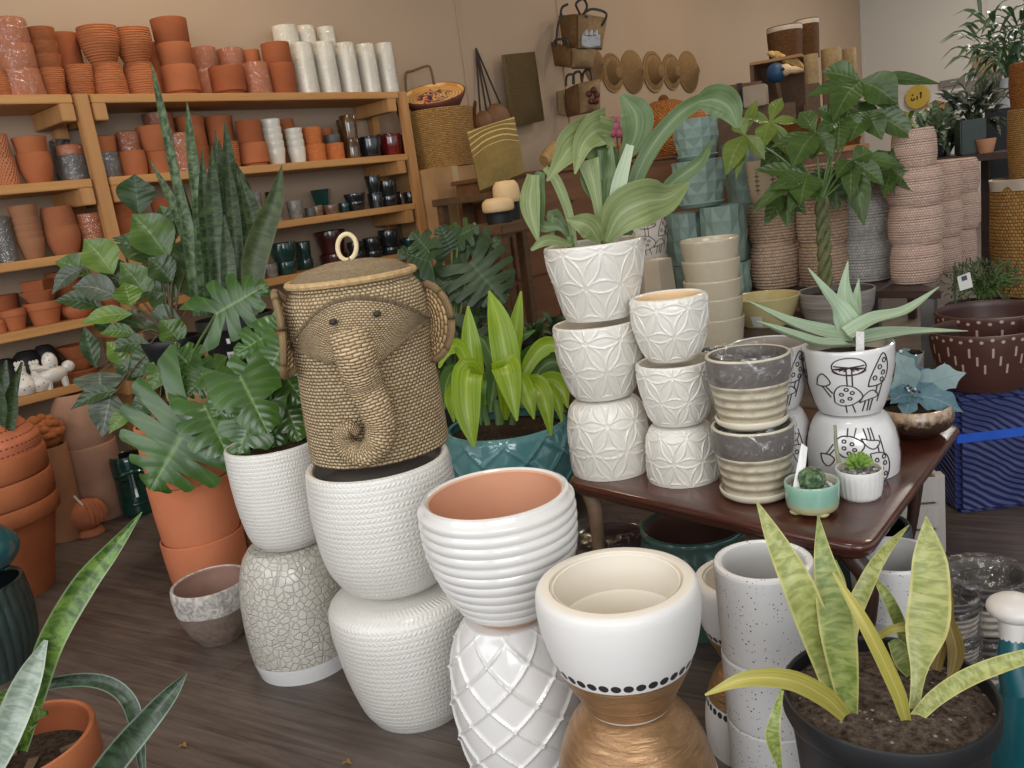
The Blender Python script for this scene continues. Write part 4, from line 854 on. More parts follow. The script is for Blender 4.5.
mk('plant_tag', (Vt+[v+nn for v in Vt], [(0, 1, 2, 3), (7, 6, 5, 4), (0, 4, 5, 1), (1, 5, 6, 2), (2, 6, 7, 3), (3, 7, 4, 0)], None, None), plain('white_plastic', 'e2e0dd', None, .4), tm, smooth=False)
PN = G(860, 496, T0); zt = zat(PN, 468); r0, r1 = rad(PN, T0, 40), rad(PN, zt, 45)
tn = thing('potted_succulent', 'white fluted pot with bright green succulent and a dry stalk', 'plant', (PN[0], PN[1], T0), 'small succulents on the table')
fl = lambda T, t, R: .0012*np.abs(np.sin(T*13))*np.clip((t-.02)*20, 0, 1)*np.clip((.93-t)*20, 0, 1)
mk('pot', vessel(PN, crom([(r0*.9, T0+.001), (r0, T0+.012), (r1*.98, T0+(zt-T0)*.6), (r1, zt)], 24), .005, seg=120, depth=.012, disp=fl), (WMT, WHG), tn)
gravel('gravel', PN, zt-.008, r1*.86, tn, 46, .005, 8)
gs = GB(); rnd = random.Random(11); ra = rad(PN, zt, 28)
for k in range(70):
    th = rnd.random()*2*PI; ph = rnd.random()*1.3+.1; d = np.array([math.cos(th)*math.cos(ph), math.sin(th)*math.cos(ph), math.sin(ph)]); p = np.array([PN[0], PN[1], zt+.004])
    gs.add(tube([p+d*ra*.3, p+d*ra*.8, p+d*ra*1.08], [.003, .0052, .001], 6, 5))
mk('succulent', gs.geo(), leafmat('succulent_green', '5f8a2c', 'a3c45c', 'c2d488', .4), tn)
dd = proj((PN[0], PN[1], zt))[2]
mk('stalk', tube(pxl([(839, 463), (836, 445), (835, 425)], dd), [.006, .0055, .004], 8, 8), plain('dry_stalk', '74745c', '8c8a70', .7, 30), tn)
# ---------------------------------------------------------------- woven elephant basket
SEA = weave('seagrass_weave', 'bda27c', 'd6bf9a', 84, 52, dist=.010, dark='6a5238', wob=.014); SEAF = weave('seagrass_weave_flap', 'bfa47e', 'd8c09a', 40, 28, dist=.009, dark='6a5238', wob=.02)
SEAT = weave('seagrass_weave_trunk', 'bda27c', 'd4bc96', 12, 80, dist=.008, dark='6a5238', wob=.01); ROPE = plain('pale_rope', 'c8b48c', 'd8c8a4', .8, 60, .2, 0, 150, .002); ZB = zr1+.012
_dir = np.array(P1[:2])/np.linalg.norm(P1[:2]); P1b = np.array([P1[0]+_dir[0]*.11+_r[0]*.016, P1[1]+_dir[1]*.11+_r[1]*.016, 0])
BR = plain('bound_rim', 'a88a60', 'c4a87c', .8, 80, .2, 0, 160, .004)
te = thing('elephant_basket', 'woven seagrass elephant head basket with lid and rope ring sitting in a white planter', 'basket', (P1b[0], P1b[1], ZB))
qb = prof_px(P1b, [(442, 138), (400, 138), (360, 136), (325, 141), (303, 140), (290, 132), (282, 120)], 30); qb[0, 1] = ZB
mk('body', vessel(P1b, qb, .012, seg=80), (SEA, SEA), te)
rl = qb[-1, 0]; zl = qb[-1, 1]
lid = [(rl*1.02, zl+.002), (rl*1.04, zl+.010), (rl*1.02, zl+.020), (rl*.8, zl+.044), (rl*.4, zl+.058), (0, zl+.062)]
lo = mk('lid', lathe(P1b, [(0, zl+.002)]+lid, 72), SEA, te)
mk('rim', tube([(P1b[0]+rl*1.04*math.cos(a), P1b[1]+rl*1.05*math.sin(a), zl+.014) for a in np.linspace(0, 2*PI, 49)], .010, 8, 0), BR, lo)
dx_ = proj((P1b[0], P1b[1], zl+.06))[2]
cr = D(347, 247, dx_); mk('ring', tube([cr+CU*.026*math.cos(a)-CV*.036*math.sin(a) for a in np.linspace(-1.2, 4.9, 30)], .0065, 8, 0), ROPE, lo)
def front(u, v, off):
    z = zat(P1b, v); ua, _, d = proj((P1b[0], P1b[1], z)); R = np.interp(z, qb[:, 1], qb[:, 0])+off; x = (u-ua)*d/F
    return D(u, v, d-math.sqrt(max(R*R-x*x, (.25*R)**2)))
def flap(name, top, bot, off, na=26, nb=9, rimr=.006):
    A_ = crom(top, na); B_ = crom(bot, na); V = []; U = []; Fc = []; b2 = []
    for i in range(na):
        for j in range(nb):
            p = A_[i]*(1-j/(nb-1))+B_[i]*(j/(nb-1)); o = off(i/(na-1), j/(nb-1)); V.append(tuple(front(p[0], p[1], o))); U.append((i/(na-1), j/(nb-1)))
    for i in range(na-1):
        for j in range(nb-1): a = i*nb+j; Fc.append((a, a+1, a+nb+1, a+nb))
    g = GB().add((V, Fc, U, [0]*len(Fc)))
    g.add(tube([V[i*nb] for i in range(na)], rimr, 6, 0)); g.add(tube([V[i*nb+nb-1] for i in range(int(na*.36))], rimr, 6, 0)); g.add(tube([V[i*nb+nb-1] for i in range(int(na*.66), na)], rimr, 6, 0)); return g.geo()
fc = mk('face_flap', flap('f', [(292, 346), (303, 327), (322, 308), (347, 298), (380, 299), (408, 307), (429, 317)], [(293, 348), (315, 357), (336, 364), (354, 370), (372, 366), (392, 350), (429, 319)], lambda a, b: .024+.075*math.sin(PI*a)*(.35+.65*b)), SEAF, te, sharp=0)
for u, v in ((333, 322), (377, 314)): p = front(u, v, .075); mk('eye', ellipsoid(p, (.011, .011, .008), 10, 8), plain('dark_knot', '2a211c', None, .6), fc)
tr = [(349, 330, .060), (355, 352, .072), (360, 370, .066), (366, 385, .050), (374, 405, .05), (380, 425, .05), (377, 444, .055), (364, 454, .06), (349, 449, .06), (343, 436, .06), (350, 428, .055), (359, 432, .045)]
mk('trunk', tube([front(u, v, o) for u, v, o in tr], [.054, .054, .052, .048, .044, .040, .038, .035, .032, .028, .022, .014], 14, 70), SEAT, te, sharp=0)
def ear(c, ax_, lat, r1_, r2_, name='ear'):
    """woven rounded flap: c centre, ax_ vertical-ish axis, lat outward direction"""
    n = np.cross(ax_, lat); n = n/np.linalg.norm(n); V = []; U = []; Fc = []; na, nr = 26, 6
    for k in range(na):
        a = 2*PI*k/na
        for j in range(nr+1):
            f = j/nr; p = c+lat*r1_*f*math.cos(a)+ax_*r2_*f*math.sin(a)*(1+.25*math.cos(a)); p = p+n*(.05*(f*math.cos(a))**2)
            V.append(tuple(p)); U.append((k/na, f))
    for k in range(na):
        for j in range(nr): a, b = k*(nr+1)+j, ((k+1) % na)*(nr+1)+j; Fc.append((a, a+1, b+1, b))
    g = GB().add((V, Fc, U, None)); g.add(tube([V[(k % na)*(nr+1)+nr] for k in range(na+1)], .010, 6, 0)); return g.geo()
zE = zat(P1b, 335); dE = proj((P1b[0], P1b[1], zE))[2]
axv = -CV*.99+CU*(-.12); 
mk('ear', ear(D(283, 335, dE-.09), axv, CU*-.35+FW*-.85, .075, .112), weave('seagrass_weave_ear', 'a98a60', 'c4a67c', 24, 9, dist=.008, dark='4a3620'), te, sharp=0)
mk('ear', ear(D(428, 322, dE-.02), axv, CU*.40+FW*-.85, .06, .104), weave('seagrass_weave_ear', 'a98a60', 'c4a67c', 24, 9, dist=.008), te, sharp=0)
# ---------------------------------------------------------------- leaves used more than once
LM = leafmat('monstera_green', '32501e', '436828', '86a060', .22); LM2 = leafmat('monstera_light', '2f4d1c', '416424', '8aa060', .27)
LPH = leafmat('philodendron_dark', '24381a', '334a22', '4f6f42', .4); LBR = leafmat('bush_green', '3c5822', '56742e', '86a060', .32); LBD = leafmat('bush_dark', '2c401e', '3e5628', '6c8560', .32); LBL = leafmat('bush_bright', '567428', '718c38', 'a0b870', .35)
LSI = leafmat('silver_leaf', '56604e', '404c3a', '96a08a', .35); STEM = plain('green_stem', '4d6634', '5f7a40', .5, 20); STEMD = plain('brown_stem', '4a3c2a', '5c4c36', .7, 20)
def leaf(par, geo, m, name='leaf'): return mk(name, geo, m, par, sharp=0)
# ---------------------------------------------------------------- lime plant in the teal lattice pot
PT = G(506, 424, .46); rt = rad(PT, .46, 128)
TEAL = plain('teal_glaze', '4a8084', '6a9ea0', .12, 5, .5, .7)
tt_ = thing('potted_lime_plant', 'broad lime green leaved plant in a teal lattice planter between basket and table', 'plant', (PT[0], PT[1], 0))
q = crom([(rt*.62, 0), (rt*.82, .08), (rt*1.0, .22), (rt*1.04, .33), (rt*.98, .435), (rt*.94, .46)], 70)
mk('pot', vessel(PT, q, .018, seg=180, disp=lattice(10, 3.2, .009, .05), phase=.35, depth=.04, floor_mi=2), (TEAL, TEAL, SOIL), tt_)
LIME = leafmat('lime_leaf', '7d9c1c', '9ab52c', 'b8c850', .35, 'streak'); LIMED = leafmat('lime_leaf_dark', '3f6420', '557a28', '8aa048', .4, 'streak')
dl = proj((PT[0], PT[1], .5))[2]
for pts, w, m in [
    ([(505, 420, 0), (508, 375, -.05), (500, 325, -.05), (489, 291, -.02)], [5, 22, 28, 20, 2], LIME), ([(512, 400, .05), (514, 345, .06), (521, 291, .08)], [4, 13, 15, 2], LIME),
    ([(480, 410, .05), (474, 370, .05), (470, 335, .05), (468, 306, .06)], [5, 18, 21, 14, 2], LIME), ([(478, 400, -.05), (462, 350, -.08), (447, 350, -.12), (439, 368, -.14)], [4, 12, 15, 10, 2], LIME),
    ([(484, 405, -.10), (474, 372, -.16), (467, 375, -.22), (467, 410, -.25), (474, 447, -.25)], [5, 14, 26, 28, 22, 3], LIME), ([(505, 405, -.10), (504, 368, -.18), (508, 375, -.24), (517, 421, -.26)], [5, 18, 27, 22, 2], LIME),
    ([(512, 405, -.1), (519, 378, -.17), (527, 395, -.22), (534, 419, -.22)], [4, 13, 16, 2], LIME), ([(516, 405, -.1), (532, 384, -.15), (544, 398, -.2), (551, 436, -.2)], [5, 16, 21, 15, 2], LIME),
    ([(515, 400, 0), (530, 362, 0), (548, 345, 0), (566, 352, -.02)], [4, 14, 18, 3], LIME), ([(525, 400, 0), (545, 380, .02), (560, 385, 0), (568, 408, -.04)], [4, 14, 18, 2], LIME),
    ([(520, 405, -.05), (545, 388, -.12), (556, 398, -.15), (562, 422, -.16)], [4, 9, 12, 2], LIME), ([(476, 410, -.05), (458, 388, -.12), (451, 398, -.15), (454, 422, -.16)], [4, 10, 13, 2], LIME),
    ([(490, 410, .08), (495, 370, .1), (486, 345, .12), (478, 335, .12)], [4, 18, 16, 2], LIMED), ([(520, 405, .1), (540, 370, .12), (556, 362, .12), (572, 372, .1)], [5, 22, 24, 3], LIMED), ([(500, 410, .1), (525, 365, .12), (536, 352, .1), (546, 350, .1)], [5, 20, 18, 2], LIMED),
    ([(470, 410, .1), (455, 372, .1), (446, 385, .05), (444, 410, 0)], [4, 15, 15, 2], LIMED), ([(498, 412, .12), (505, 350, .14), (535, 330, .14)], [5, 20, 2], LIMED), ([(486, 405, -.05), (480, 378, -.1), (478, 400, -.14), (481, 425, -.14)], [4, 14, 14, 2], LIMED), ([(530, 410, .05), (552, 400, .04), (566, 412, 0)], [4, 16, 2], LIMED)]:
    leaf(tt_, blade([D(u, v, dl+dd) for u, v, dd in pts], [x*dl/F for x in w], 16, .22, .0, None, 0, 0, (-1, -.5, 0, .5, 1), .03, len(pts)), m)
mk('stem', GB().add(tube(pxl([(500, 425), (497, 400)], dl), .02, 8, 4)).add(tube(pxl([(488, 425), (482, 400)], dl), .015, 8, 4)).add(tube(pxl([(512, 425), (516, 398)], dl), .015, 8, 4)).geo(), STEM, tt_)
# ---------------------------------------------------------------- grey-green broad leaf plant on the star planters
PA = PA+np.array([_r[0], _r[1], 0])*.018; dp_ = proj((PA[0], PA[1], qa[0, 1]))[2]
tl = thing('potted_broadleaf_plant', 'grey-green broad leaved plant in the topmost wide star patterned planter', 'plant', (PA[0], PA[1], qa[0, 1]))
qa[:, 1] += .008
mk('pot', vessel(PA, qa, .012, seg=420, disp=petals(8, hov, ph=.05), depth=.03, floor_mi=2), (STAR, CREAM, SOIL), tl)
LGG = leafmat('grey_green_leaf', '6c7a4a', '87945e', '9aa67c', .5, 'streak'); LGD = leafmat('grey_green_leaf_dark', '4c6238', '5f7546', '7c8c62', .45, 'streak'); LGP = leafmat('pale_leaf_back', 'a3b394', 'b4c0a4', '8fa582', .5, 'streak')
dd = proj((PA[0], PA[1], qa[-1, 1]))[2]
for pts, w, m in [
    ([(604, 240, 0), (602, 190, 0), (600, 150, -.02)], [6, 7, 5], LGD),
    ([(608, 142, .03), (590, 139, 0), (573, 145, -.05), (561, 160, -.07), (547, 181, -.08)], [44, 46, 36, 18, 2], LGG), ([(606, 128, .02), (594, 132, -.03), (582, 146, -.06), (575, 174, -.07)], [40, 34, 20, 2], LGG),
    ([(605, 241, 0), (602, 205, 0), (598, 175, 0), (606, 140, .02)], [6, 15, 36, 12], LGD), ([(602, 240, -.02), (596, 195, -.03), (588, 160, -.04)], [5, 11, 22], LGG),
    ([(612, 238, -.02), (618, 190, -.03), (630, 145, -.02)], [9, 15, 8], LGP), ([(628, 235, .02), (634, 185, .03), (655, 142, .02), (682, 112, 0), (703, 100, 0)], [9, 15, 17, 16, 14], LGD),
    ([(697, 102, 0), (714, 100, -.02), (729, 108, -.03), (738, 128, -.03)], [10, 27, 34, 24, 3], LGD), ([(606, 242, -.02), (620, 215, -.06), (645, 202, -.06), (668, 198, -.02), (690, 182, .02)], [8, 40, 44, 26, 2], LGG),
    ([(650, 205, .06), (676, 180, .07), (700, 162, .06), (712, 140, .08)], [8, 15, 12, 2], LGD), ([(600, 242, -.02), (588, 226, -.05), (566, 219, -.06)], [6, 24, 2], LGG),
    ([(572, 244, 0), (560, 228, -.02), (540, 225, 0), (533, 200, .02), (541, 172, .02)], [4, 5, 14, 25, 8], LGD), ([(533, 175, -.01), (530, 205, -.02), (538, 241, -.02)], [12, 20, 3], LGG),
    ([(575, 245, 0), (568, 210, 0), (556, 180, 0), (545, 168, .02)], [5, 9, 10, 6], LGG), ([(575, 245, .02), (562, 225, .03), (553, 215, .02), (552, 240, .01)], [4, 10, 13, 3], LGD), ([(572, 245, -.02), (548, 240, -.05), (531, 250, -.06)], [4, 11, 3], LGG), 
    ([(618, 165, .1), (634, 140, .1), (636, 115, .1), (622, 95, .1)], [4, 26, 34, 6], LGD), ([(608, 235, .05), (616, 185, .05), (606, 150, .04), (598, 136, .02)], [6, 10, 20, 10], LGD)]:
    leaf(tl, blade([D(u, v, dd+k) for u, v, k in pts], [x*dd/F for x in w], 16, .25, 0, None, 0, 0, (-1, -.5, 0, .5, 1), .04, len(w)), m)
mk('stem', GB().add(tube(pxl([(571, 247), (569, 236)], dd), .012, 8, 4)).add(tube(pxl([(605, 244), (606, 232)], dd), .014, 8, 4)).geo(), STEM, tl)
# ---------------------------------------------------------------- aloe in the mushroom planter
LAG = leafmat('aloe_leaf', '93a98a', 'a8bb9c', 'b8c6ac', .5, 'streak')
ta = thing('potted_aloe', 'pale green spiky aloe in a white mushroom drawing planter at the table right end', 'plant', (PE[0], PE[1], qe[0, 1]))
mk('pot', mushroom_pot(PE, qe, False, '', gm, True).geo(), (WPOT, CREAM, SOIL, INK), ta)
da = proj((PE[0], PE[1], qe[-1, 1]))[2]
for pts, w in [([(848, 338, -.01), (820, 333, -.03), (790, 322, -.05), (748, 301, -.06)], [26, 26, 20, 10, 1]), ([(848, 344, -.06), (820, 343, -.12), (790, 333, -.15), (757, 321, -.17)], [16, 17, 13, 8, 1]), ([(852, 335, 0), (840, 312, .01), (826, 292, 0), (808, 268, 0)], [26, 24, 16, 8, 1]),
    ([(852, 335, .03), (846, 305, .05), (845, 285, .06), (848, 261, .06)], [22, 22, 15, 8, 1]), ([(855, 335, .04), (856, 305, .06), (859, 279, .06)], [14, 11, 1]), ([(848, 335, -.04), (872, 320, -.05), (905, 311, -.03), (939, 287, 0)], [20, 18, 16, 10, 1]), ([(856, 341, -.04), (890, 334, -.02), (925, 331, 0), (968, 331, .02)], [18, 20, 13, 7, 1])]:
    leaf(ta, blade([D(u, v, da+k) for u, v, k in pts], [x*da/F for x in w], 18, .35, .012, np.array([0, -.2, 1.]) + (CP-np.array(PE))*.2, 0, 0, (-1, -.55, 0, .55, 1)), LAG)
p0 = D(860, 352, da-.07)
mk('plant_tag', xf(box(-.011, .011, -.001, .001, 0, .055), lambda p: p0+CU*p[0]+FW*p[1]-CV*p[2]), plain('tag_paper', 'd3d2cc', 'b9b8b2', .5, 150), ta, smooth=False)
# ---------------------------------------------------------------- money tree
PH = G(837, 318, .66)
zt = zat(PH, 290); rp = rad(PH, zt, 74)
tm = thing('potted_money_tree', 'money tree with palmate leaves and braided trunk in a grey banded planter', 'plant', (PH[0], PH[1], .66))
def m_band(nm):
    t = NT(nm, .45, .4); u, v = t.uv(); n = t.noise(1, t.vec(t.ma('MULTIPLY', u, 2), t.ma('MULTIPLY', v, 16), 0), 3); t.color(t.mix(t.ramp(n, 0, 1, .35, .65), '77706a', '9c958c')); t.bump(n, .003); return t.m
mk('pot', vessel(PH, [(rp*.82, .661), (rp*.95, .72), (rp, zt-.01), (rp, zt)], .012, seg=48, depth=.03, floor_mi=2), (mat('grey_banded_glaze', m_band), GRW, SOIL), tm)
dm = proj((PH[0], PH[1], zt+.1))[2]
g = GB()
for k in range(3):
    g.add(tube([D(826+4*math.cos(2.2*s+k*2.1)-6*s*.12, 292-(292-198)*s/6.0, dm+.02*math.sin(2.2*s+k*2.1)) for s in np.linspace(0, 6, 26)], .017, 7, 0))
mk('trunk', g.geo(), plain('braided_bark', '4f5a36', '6b6a48', .7, 30, .3, 0, 60, .003), tm)
LPA = leafmat('money_tree_leaf', '34481c', '486228', '7a8c54', .36); LPB = leafmat('money_tree_leaf_light', '586a28', '6e8034', '8c9c5c', .35)
hubs = [((860, 81, 0), [(941, 84, .02, 11), (822, 72, .03, 20), (805, 97, -.02, 10), (833, 121, -.06, 23), (898, 104, -.06, 28), (902, 117, -.02, 16)]),
        ((770, 122, .1), [(744, 113, .1, 8), (746, 118, .05, 9), (762, 150, .02, 16), (790, 158, .06, 12), (800, 122, .1, 8), (782, 98, .15, 11)]),
        ((745, 135, .05), [(726, 175, 0, 18), (736, 180, 0, 9), (757, 100, .1, 9), (735, 118, .05, 14), (765, 160, .02, 12)]),
        ((866, 112, 0), [(916, 139, -.03, 20), (882, 140, -.05, 18), (850, 142, -.05, 20), (838, 130, 0, 14)]),
        ((815, 132, -.02), [(792, 168, -.08, 22), (812, 160, -.06, 16), (833, 158, -.06, 15), (770, 148, -.02, 9), (842, 140, 0, 16), (800, 112, .05, 16)]),
        ((852, 160, -.05), [(836, 178, -.1, 12), (872, 152, -.06, 16), (906, 168, -.06, 12), (884, 185, -.1, 15), (864, 226, -.1, 18), (850, 200, -.12, 14)]),
        ((808, 175, -.06), [(788, 215, -.1, 13), (800, 205, -.14, 24), (818, 202, -.14, 16), (754, 170, -.05, 12), (772, 190, -.1, 16), (752, 214, -.08, 12)]),
        ((832, 170, .08), [(838, 212, .06, 16), (860, 208, .05, 14), (820, 205, .06, 14), (806, 190, .1, 14)]),
        ((892, 168, .04), [(936, 172, .04, 10), (914, 192, 0, 12), (904, 142, .06, 11), (884, 198, 0, 12), (872, 182, .02, 10)]), ((840, 120, .0), [(818, 108, .02, 14), (862, 132, -.03, 16), (838, 152, -.05, 16), (816, 138, -.02, 12), (858, 102, .03, 12)]), ((786, 196, .0), [(752, 208, .0, 10), (764, 226, -.02, 12), (788, 228, -.04, 12), (806, 214, -.03, 10)]), ((878, 150, .08), [(908, 172, .08, 10), (895, 195, .05, 8), (868, 180, .06, 14)]), ((850, 105, .12), [(830, 92, .14, 16), (845, 130, .1, 20), (880, 125, .12, 18), (866, 95, .14, 12), (820, 115, .12, 12)]), ((782, 150, .14), [(760, 172, .12, 14), (780, 182, .12, 15), (804, 176, .12, 14), (752, 148, .12, 10)])]
gs = GB(); top = np.array(D(821, 200, dm)); rnd = random.Random(4)
for (hu, hv, hd), ls in hubs:
    hp = np.array(D(hu, hv, dm+hd)); mid = (top*.55+hp*.45)+np.array([0, 0, .04]); gs.add(tube([top, mid, hp], [.006, .004, .003], 6, 10))
    gl = GB()
    for u, v, k, w in ls:
        tp_ = np.array(D(u, v, dm+k)); L = np.linalg.norm(tp_-hp)
        gl.add(ovate(hp, tp_, w*dm/F*1.4, .03+.06*rnd.random(), np.array([0, 0, .55])+(CP-hp)*.25, 0, .25, 12, (.06, .40, .78, .95, .8, .42, .02), rnd.random(), .04))
    leaf(tm, gl.geo(), LPB if hu < 780 and hd < .12 else LPA)
mk('stem', gs.geo(), STEM, tm)
# ---------------------------------------------------------------- variegated snake plant, right front
PS = G(887, 690, .55); rs = rad(PS, .55, 202)
ts = thing('potted_snake_plant', 'yellow-green variegated snake plant in a black nursery pot at the front right', 'plant', (PS[0], PS[1], .12))
q = [(rs*.74, .14), (rs*.80, .26), (rs*.90, .46), (rs*.93, .50), (rs*.965, .505), (rs*1.0, .52), (rs*1.0, .55)]
mk('pot', vessel(PS, q, .008, seg=72, depth=.03, floor_mi=2), (BLKP, BLKP, BLKP), ts)
def m_soil2(nm):
    t = NT(nm, .95, .1); n = t.noise(70, detail=5, rough=.7); d = t.voro(120); sp = t.n('ShaderNodeSeparateColor'); t.l(d.outputs[1], sp.inputs[0])
    c = t.mix(t.ramp(n, 0, 1, .35, .68), '352b25', '7c6c60'); c = t.mix(t.ma('MULTIPLY', t.ma('GREATER_THAN', sp.outputs[0], .93), t.ma('LESS_THAN', d.outputs[0], .35)), c, 'a59a8e'); t.color(c); t.bump(n, .02); return t.m
so = [(rs*.985, .522), (rs*.8, .530), (rs*.5, .536), (rs*.2, .538), (0, .538)]
mk('soil', lathe(PS, so, 60), mat('gritty_soil', m_soil2), ts)
LSV = leafmat('variegated_leaf', '848c46', 'aeb06c', 'c4bc78', .4, 'snake', k=1.0); LSW = leafmat('variegated_leaf_deep', '687a36', '969e58', 'b8b26c', .4, 'snake', k=1.0); LSY = leafmat('yellowing_leaf', '9a9440', 'b5aa55', 'c9b86a', .45, 'streak'); LSD = leafmat('dry_leaf', '8a7430', '6f5a28', 'a89048', .6, 'streak')
ds = proj((PS[0], PS[1], .55))[2]
for pts, w, m in [
    ([(840, 712, 0), (826, 660, 0), (800, 590, -.02), (778, 545, 0), (756, 500, .02)], [16, 26, 32, 28, 18, 1], LSV), ([(850, 716, -.02), (842, 660, -.03), (833, 600, -.03), (824, 560, -.02), (818, 515, 0)], [14, 27, 34, 28, 16, 1], LSW),
    ([(906, 720, -.06), (896, 688, -.08), (866, 626, -.1), (833, 572, -.08)], [9, 13, 14, 11, 2], LSY), ([(846, 690, .06), (848, 630, .08), (868, 580, .08), (886, 550, .1), (909, 525, .12)], [12, 20, 18, 14, 9, 1], LSV),
    ([(913, 720, -.04), (920, 662, -.02), (929, 610, 0), (930, 565, .02), (926, 516, .04)], [9, 14, 38, 37, 30, 1], LSV), ([(936, 670, .04), (945, 620, .04), (942, 575, .05), (934, 545, .06)], [10, 16, 14, 4], LSD), ([(950, 680, .02), (956, 650, .02), (946, 612, .03), (950, 600, .03)], [6, 16, 11, 3], LSD),
    ([(913, 721, -.05), (938, 696, -.06), (975, 674, -.08), (1024, 657, -.1), (1040, 655, -.1)], [11, 15, 16, 13, 4], LSV), ([(845, 716, -.06), (825, 697, -.1), (790, 680, -.14), (745, 679, -.16), (705, 695, -.16)], [12, 18, 18, 13, 2], LSY), ([(782, 690, -.2), (776, 715, -.22), (773, 738, -.22), (780, 768, -.2)], [3, 8, 12, 4], LSW),
    ([(910, 665, .06), (900, 625, .06), (886, 595, .06), (873, 576, .08)], [6, 12, 11, 2], LSW), ([(880, 636, .05), (893, 629, .03), (915, 627, .02), (944, 634, .03)], [6, 8, 10, 5], LSY), ([(914, 680, .05), (905, 660, .05), (893, 640, .06)], [6, 22, 12], LSW), ([(838, 700, .08), (834, 640, .1), (840, 590, .1), (835, 560, .1)], [8, 14, 14, 3], LSW)]:
    leaf(ts, blade([D(u, v, ds+k) for u, v, k in pts], [x*ds/F for x in w], 22, .35, .006, None, 0, 0, (-1, -.6, -.2, .2, .6, 1), .03, len(w)), m)
tag(mk('planter', vessel(PS, [(rs*.66, 0), (rs*.9, .05), (rs*.98, .11), (rs*1.0, .135)], .012, seg=56, depth=.01), (plain('dark_brown_glaze', '2c201c', '382a24', .3, 8), DRK), loc=(PS[0], PS[1], 0)), 'dark brown dish planter under the black nursery pot', 'planter')
# ---------------------------------------------------------------- left side: split leaf plants, tall snake plant, leafy bush
def petiole(g, a, b, d0, d1, r=.004, sag=0):
    p, q = np.array(D(a[0], a[1], d0)), np.array(D(b[0], b[1], d1)); g.add(tube([p, (p+q)/2+np.array([0, 0, sag]), q], [r*1.3, r, r], 6, 8))
d9 = proj((P9[0], P9[1], .5))[2]
tmn = thing('potted_monstera', 'monstera with large split leaves in the topmost bright terracotta cylinder', 'plant', (P9[0], P9[1], za[2]))
mk('pot', vessel(P9, [(r9*.9, za[2]+.003), (r9*.95, za[2]+.05), (r9*.97, (za[2]+za[3])/2), (r9*.97, za[3])], .012, seg=56, depth=.03, floor_mi=2), (TERO2, TERO, SOIL), tmn)
top9 = (172, 424); g = GB()
for b, tp, w, lb, bk, m, dz, sd in [((194, 414), (149, 490), 128, 6, .62, LM, -.28, 3), ((216, 314), (266, 284), 62, 5, .6, LM2, -.42, 5), ((204, 405), (232, 464), 62, 5, .4, LM, -.32, 8), ((214, 372), (244, 384), 44, 4, .4, LM2, -.3, 11), ((196, 372), (170, 345), 46, 4, .3, LM, -.12, 7), ((206, 372), (186, 396), 40, 4, .4, LM, -.2, 9)]:
    dd = d9+dz; leaf(tmn, monstera(D(b[0], b[1], dd), D(tp[0], tp[1], dd-.04), w*dd/F, (CP-np.array(D(b[0], b[1], dd)))+np.array([0, 0, 1.2]), lb, .42, bk, 0, .12, sd, .45), m)
    petiole(g, top9, b, d9-.02, dd+.01, .005, .05)
mk('stem', g.geo(), STEM, tmn)
# second monstera in the white planter
d2 = proj((P2[0], P2[1], zr2))[2]
tm2 = thing('potted_climber', 'dark glossy split leaved plant between the tall snake plant and elephant basket', 'plant', (P2[0], P2[1], zr2-.05))
P2h = 0
rb2 = rad(P2, zr2, 70); mk('pot', vessel(P2, [(rb2*.8, zr2-.048), (rb2*.95, zr2-.03), (rb2, zr2-.004)], .006, seg=40, depth=.02, floor_mi=2), (BLKP, BLKP, SOIL), tm2)
g = GB()
for b, tp, w, lb, bk, m, dz, sd in [((240, 376), (268, 432), 66, 2, .4, LM2, -.1, 3), ((256, 404), (234, 464), 58, 3, .3, LM, -.05, 5), ((270, 334), (234, 354), 40, 3, .3, LM, .02, 7), ((282, 344), (266, 380), 44, 4, .4, LM2, -.04, 4), ((278, 366), (304, 402), 52, 3, .3, LM, .04, 2), ((284, 400), (300, 440), 46, 3, .3, LM, .06, 6), ((280, 330), (290, 306), 26, 1, .2, LM2, .02, 1), ((236, 392), (212, 416), 42, 4, .4, LM, .0, 12), ((262, 362), (226, 404), 52, 4, .4, LM, .0, 13), ((268, 410), (276, 455), 44, 2, .3, LM, .06, 14), ((290, 350), (308, 372), 34, 2, .3, LM, .08, 15)]:
    dd = d2+dz; leaf(tm2, monstera(D(b[0], b[1], dd), D(tp[0], tp[1], dd-.03), w*dd/F, (CP-np.array(D(b[0], b[1], dd)))+np.array([0, 0, 1.0]), lb, .4, bk, 0, .12, sd, .5), m)
    petiole(g, (268, 448), b, d2, dd+.01, .004, .05)
mk('stem', g.geo(), STEM, tm2)
# cardboard box with blue tape carrying the snake plant pot
def cboard(nm):
    t = NT(nm, .85, .2); n = t.noise(5, detail=4); t.color(t.mix(t.ramp(n, 0, 1, .3, .7), 'a07c54', 'b08c62')); return t.m
CARD = mat('cardboard', cboard); BLUE = plain('blue_tape', '1f4fb4', '2a5cc4', .3, 9, .5, .2)
PK = np.array(D(234, 316, 3.78)); zk = float(PK[2]); hk = .27; rk = rad(PK, zk, 76)
kx0, ky0 = PK[0]-.22, PK[1]-.24; zbx = zk-hk-.002
tb = thing('cardboard_box', 'tall cardboard box with blue tape behind the stamped planter, under the black snake plant pot', 'box', (PK[0], PK[1], 0))
BX = rotz(box(PK[0]-.29, PK[0]+.20, PK[1]-.20, PK[1]+.20, 0, zbx, .004), PK, .5)
mk('carton', BX, CARD, tb, smooth=False)
for z in (.10, zbx*.55):
    mk('tape', rotz(box(PK[0]-.293, PK[0]+.203, PK[1]-.203, PK[1]+.203, z, z+.05, .002), PK, .5), BLUE, tb, smooth=False)
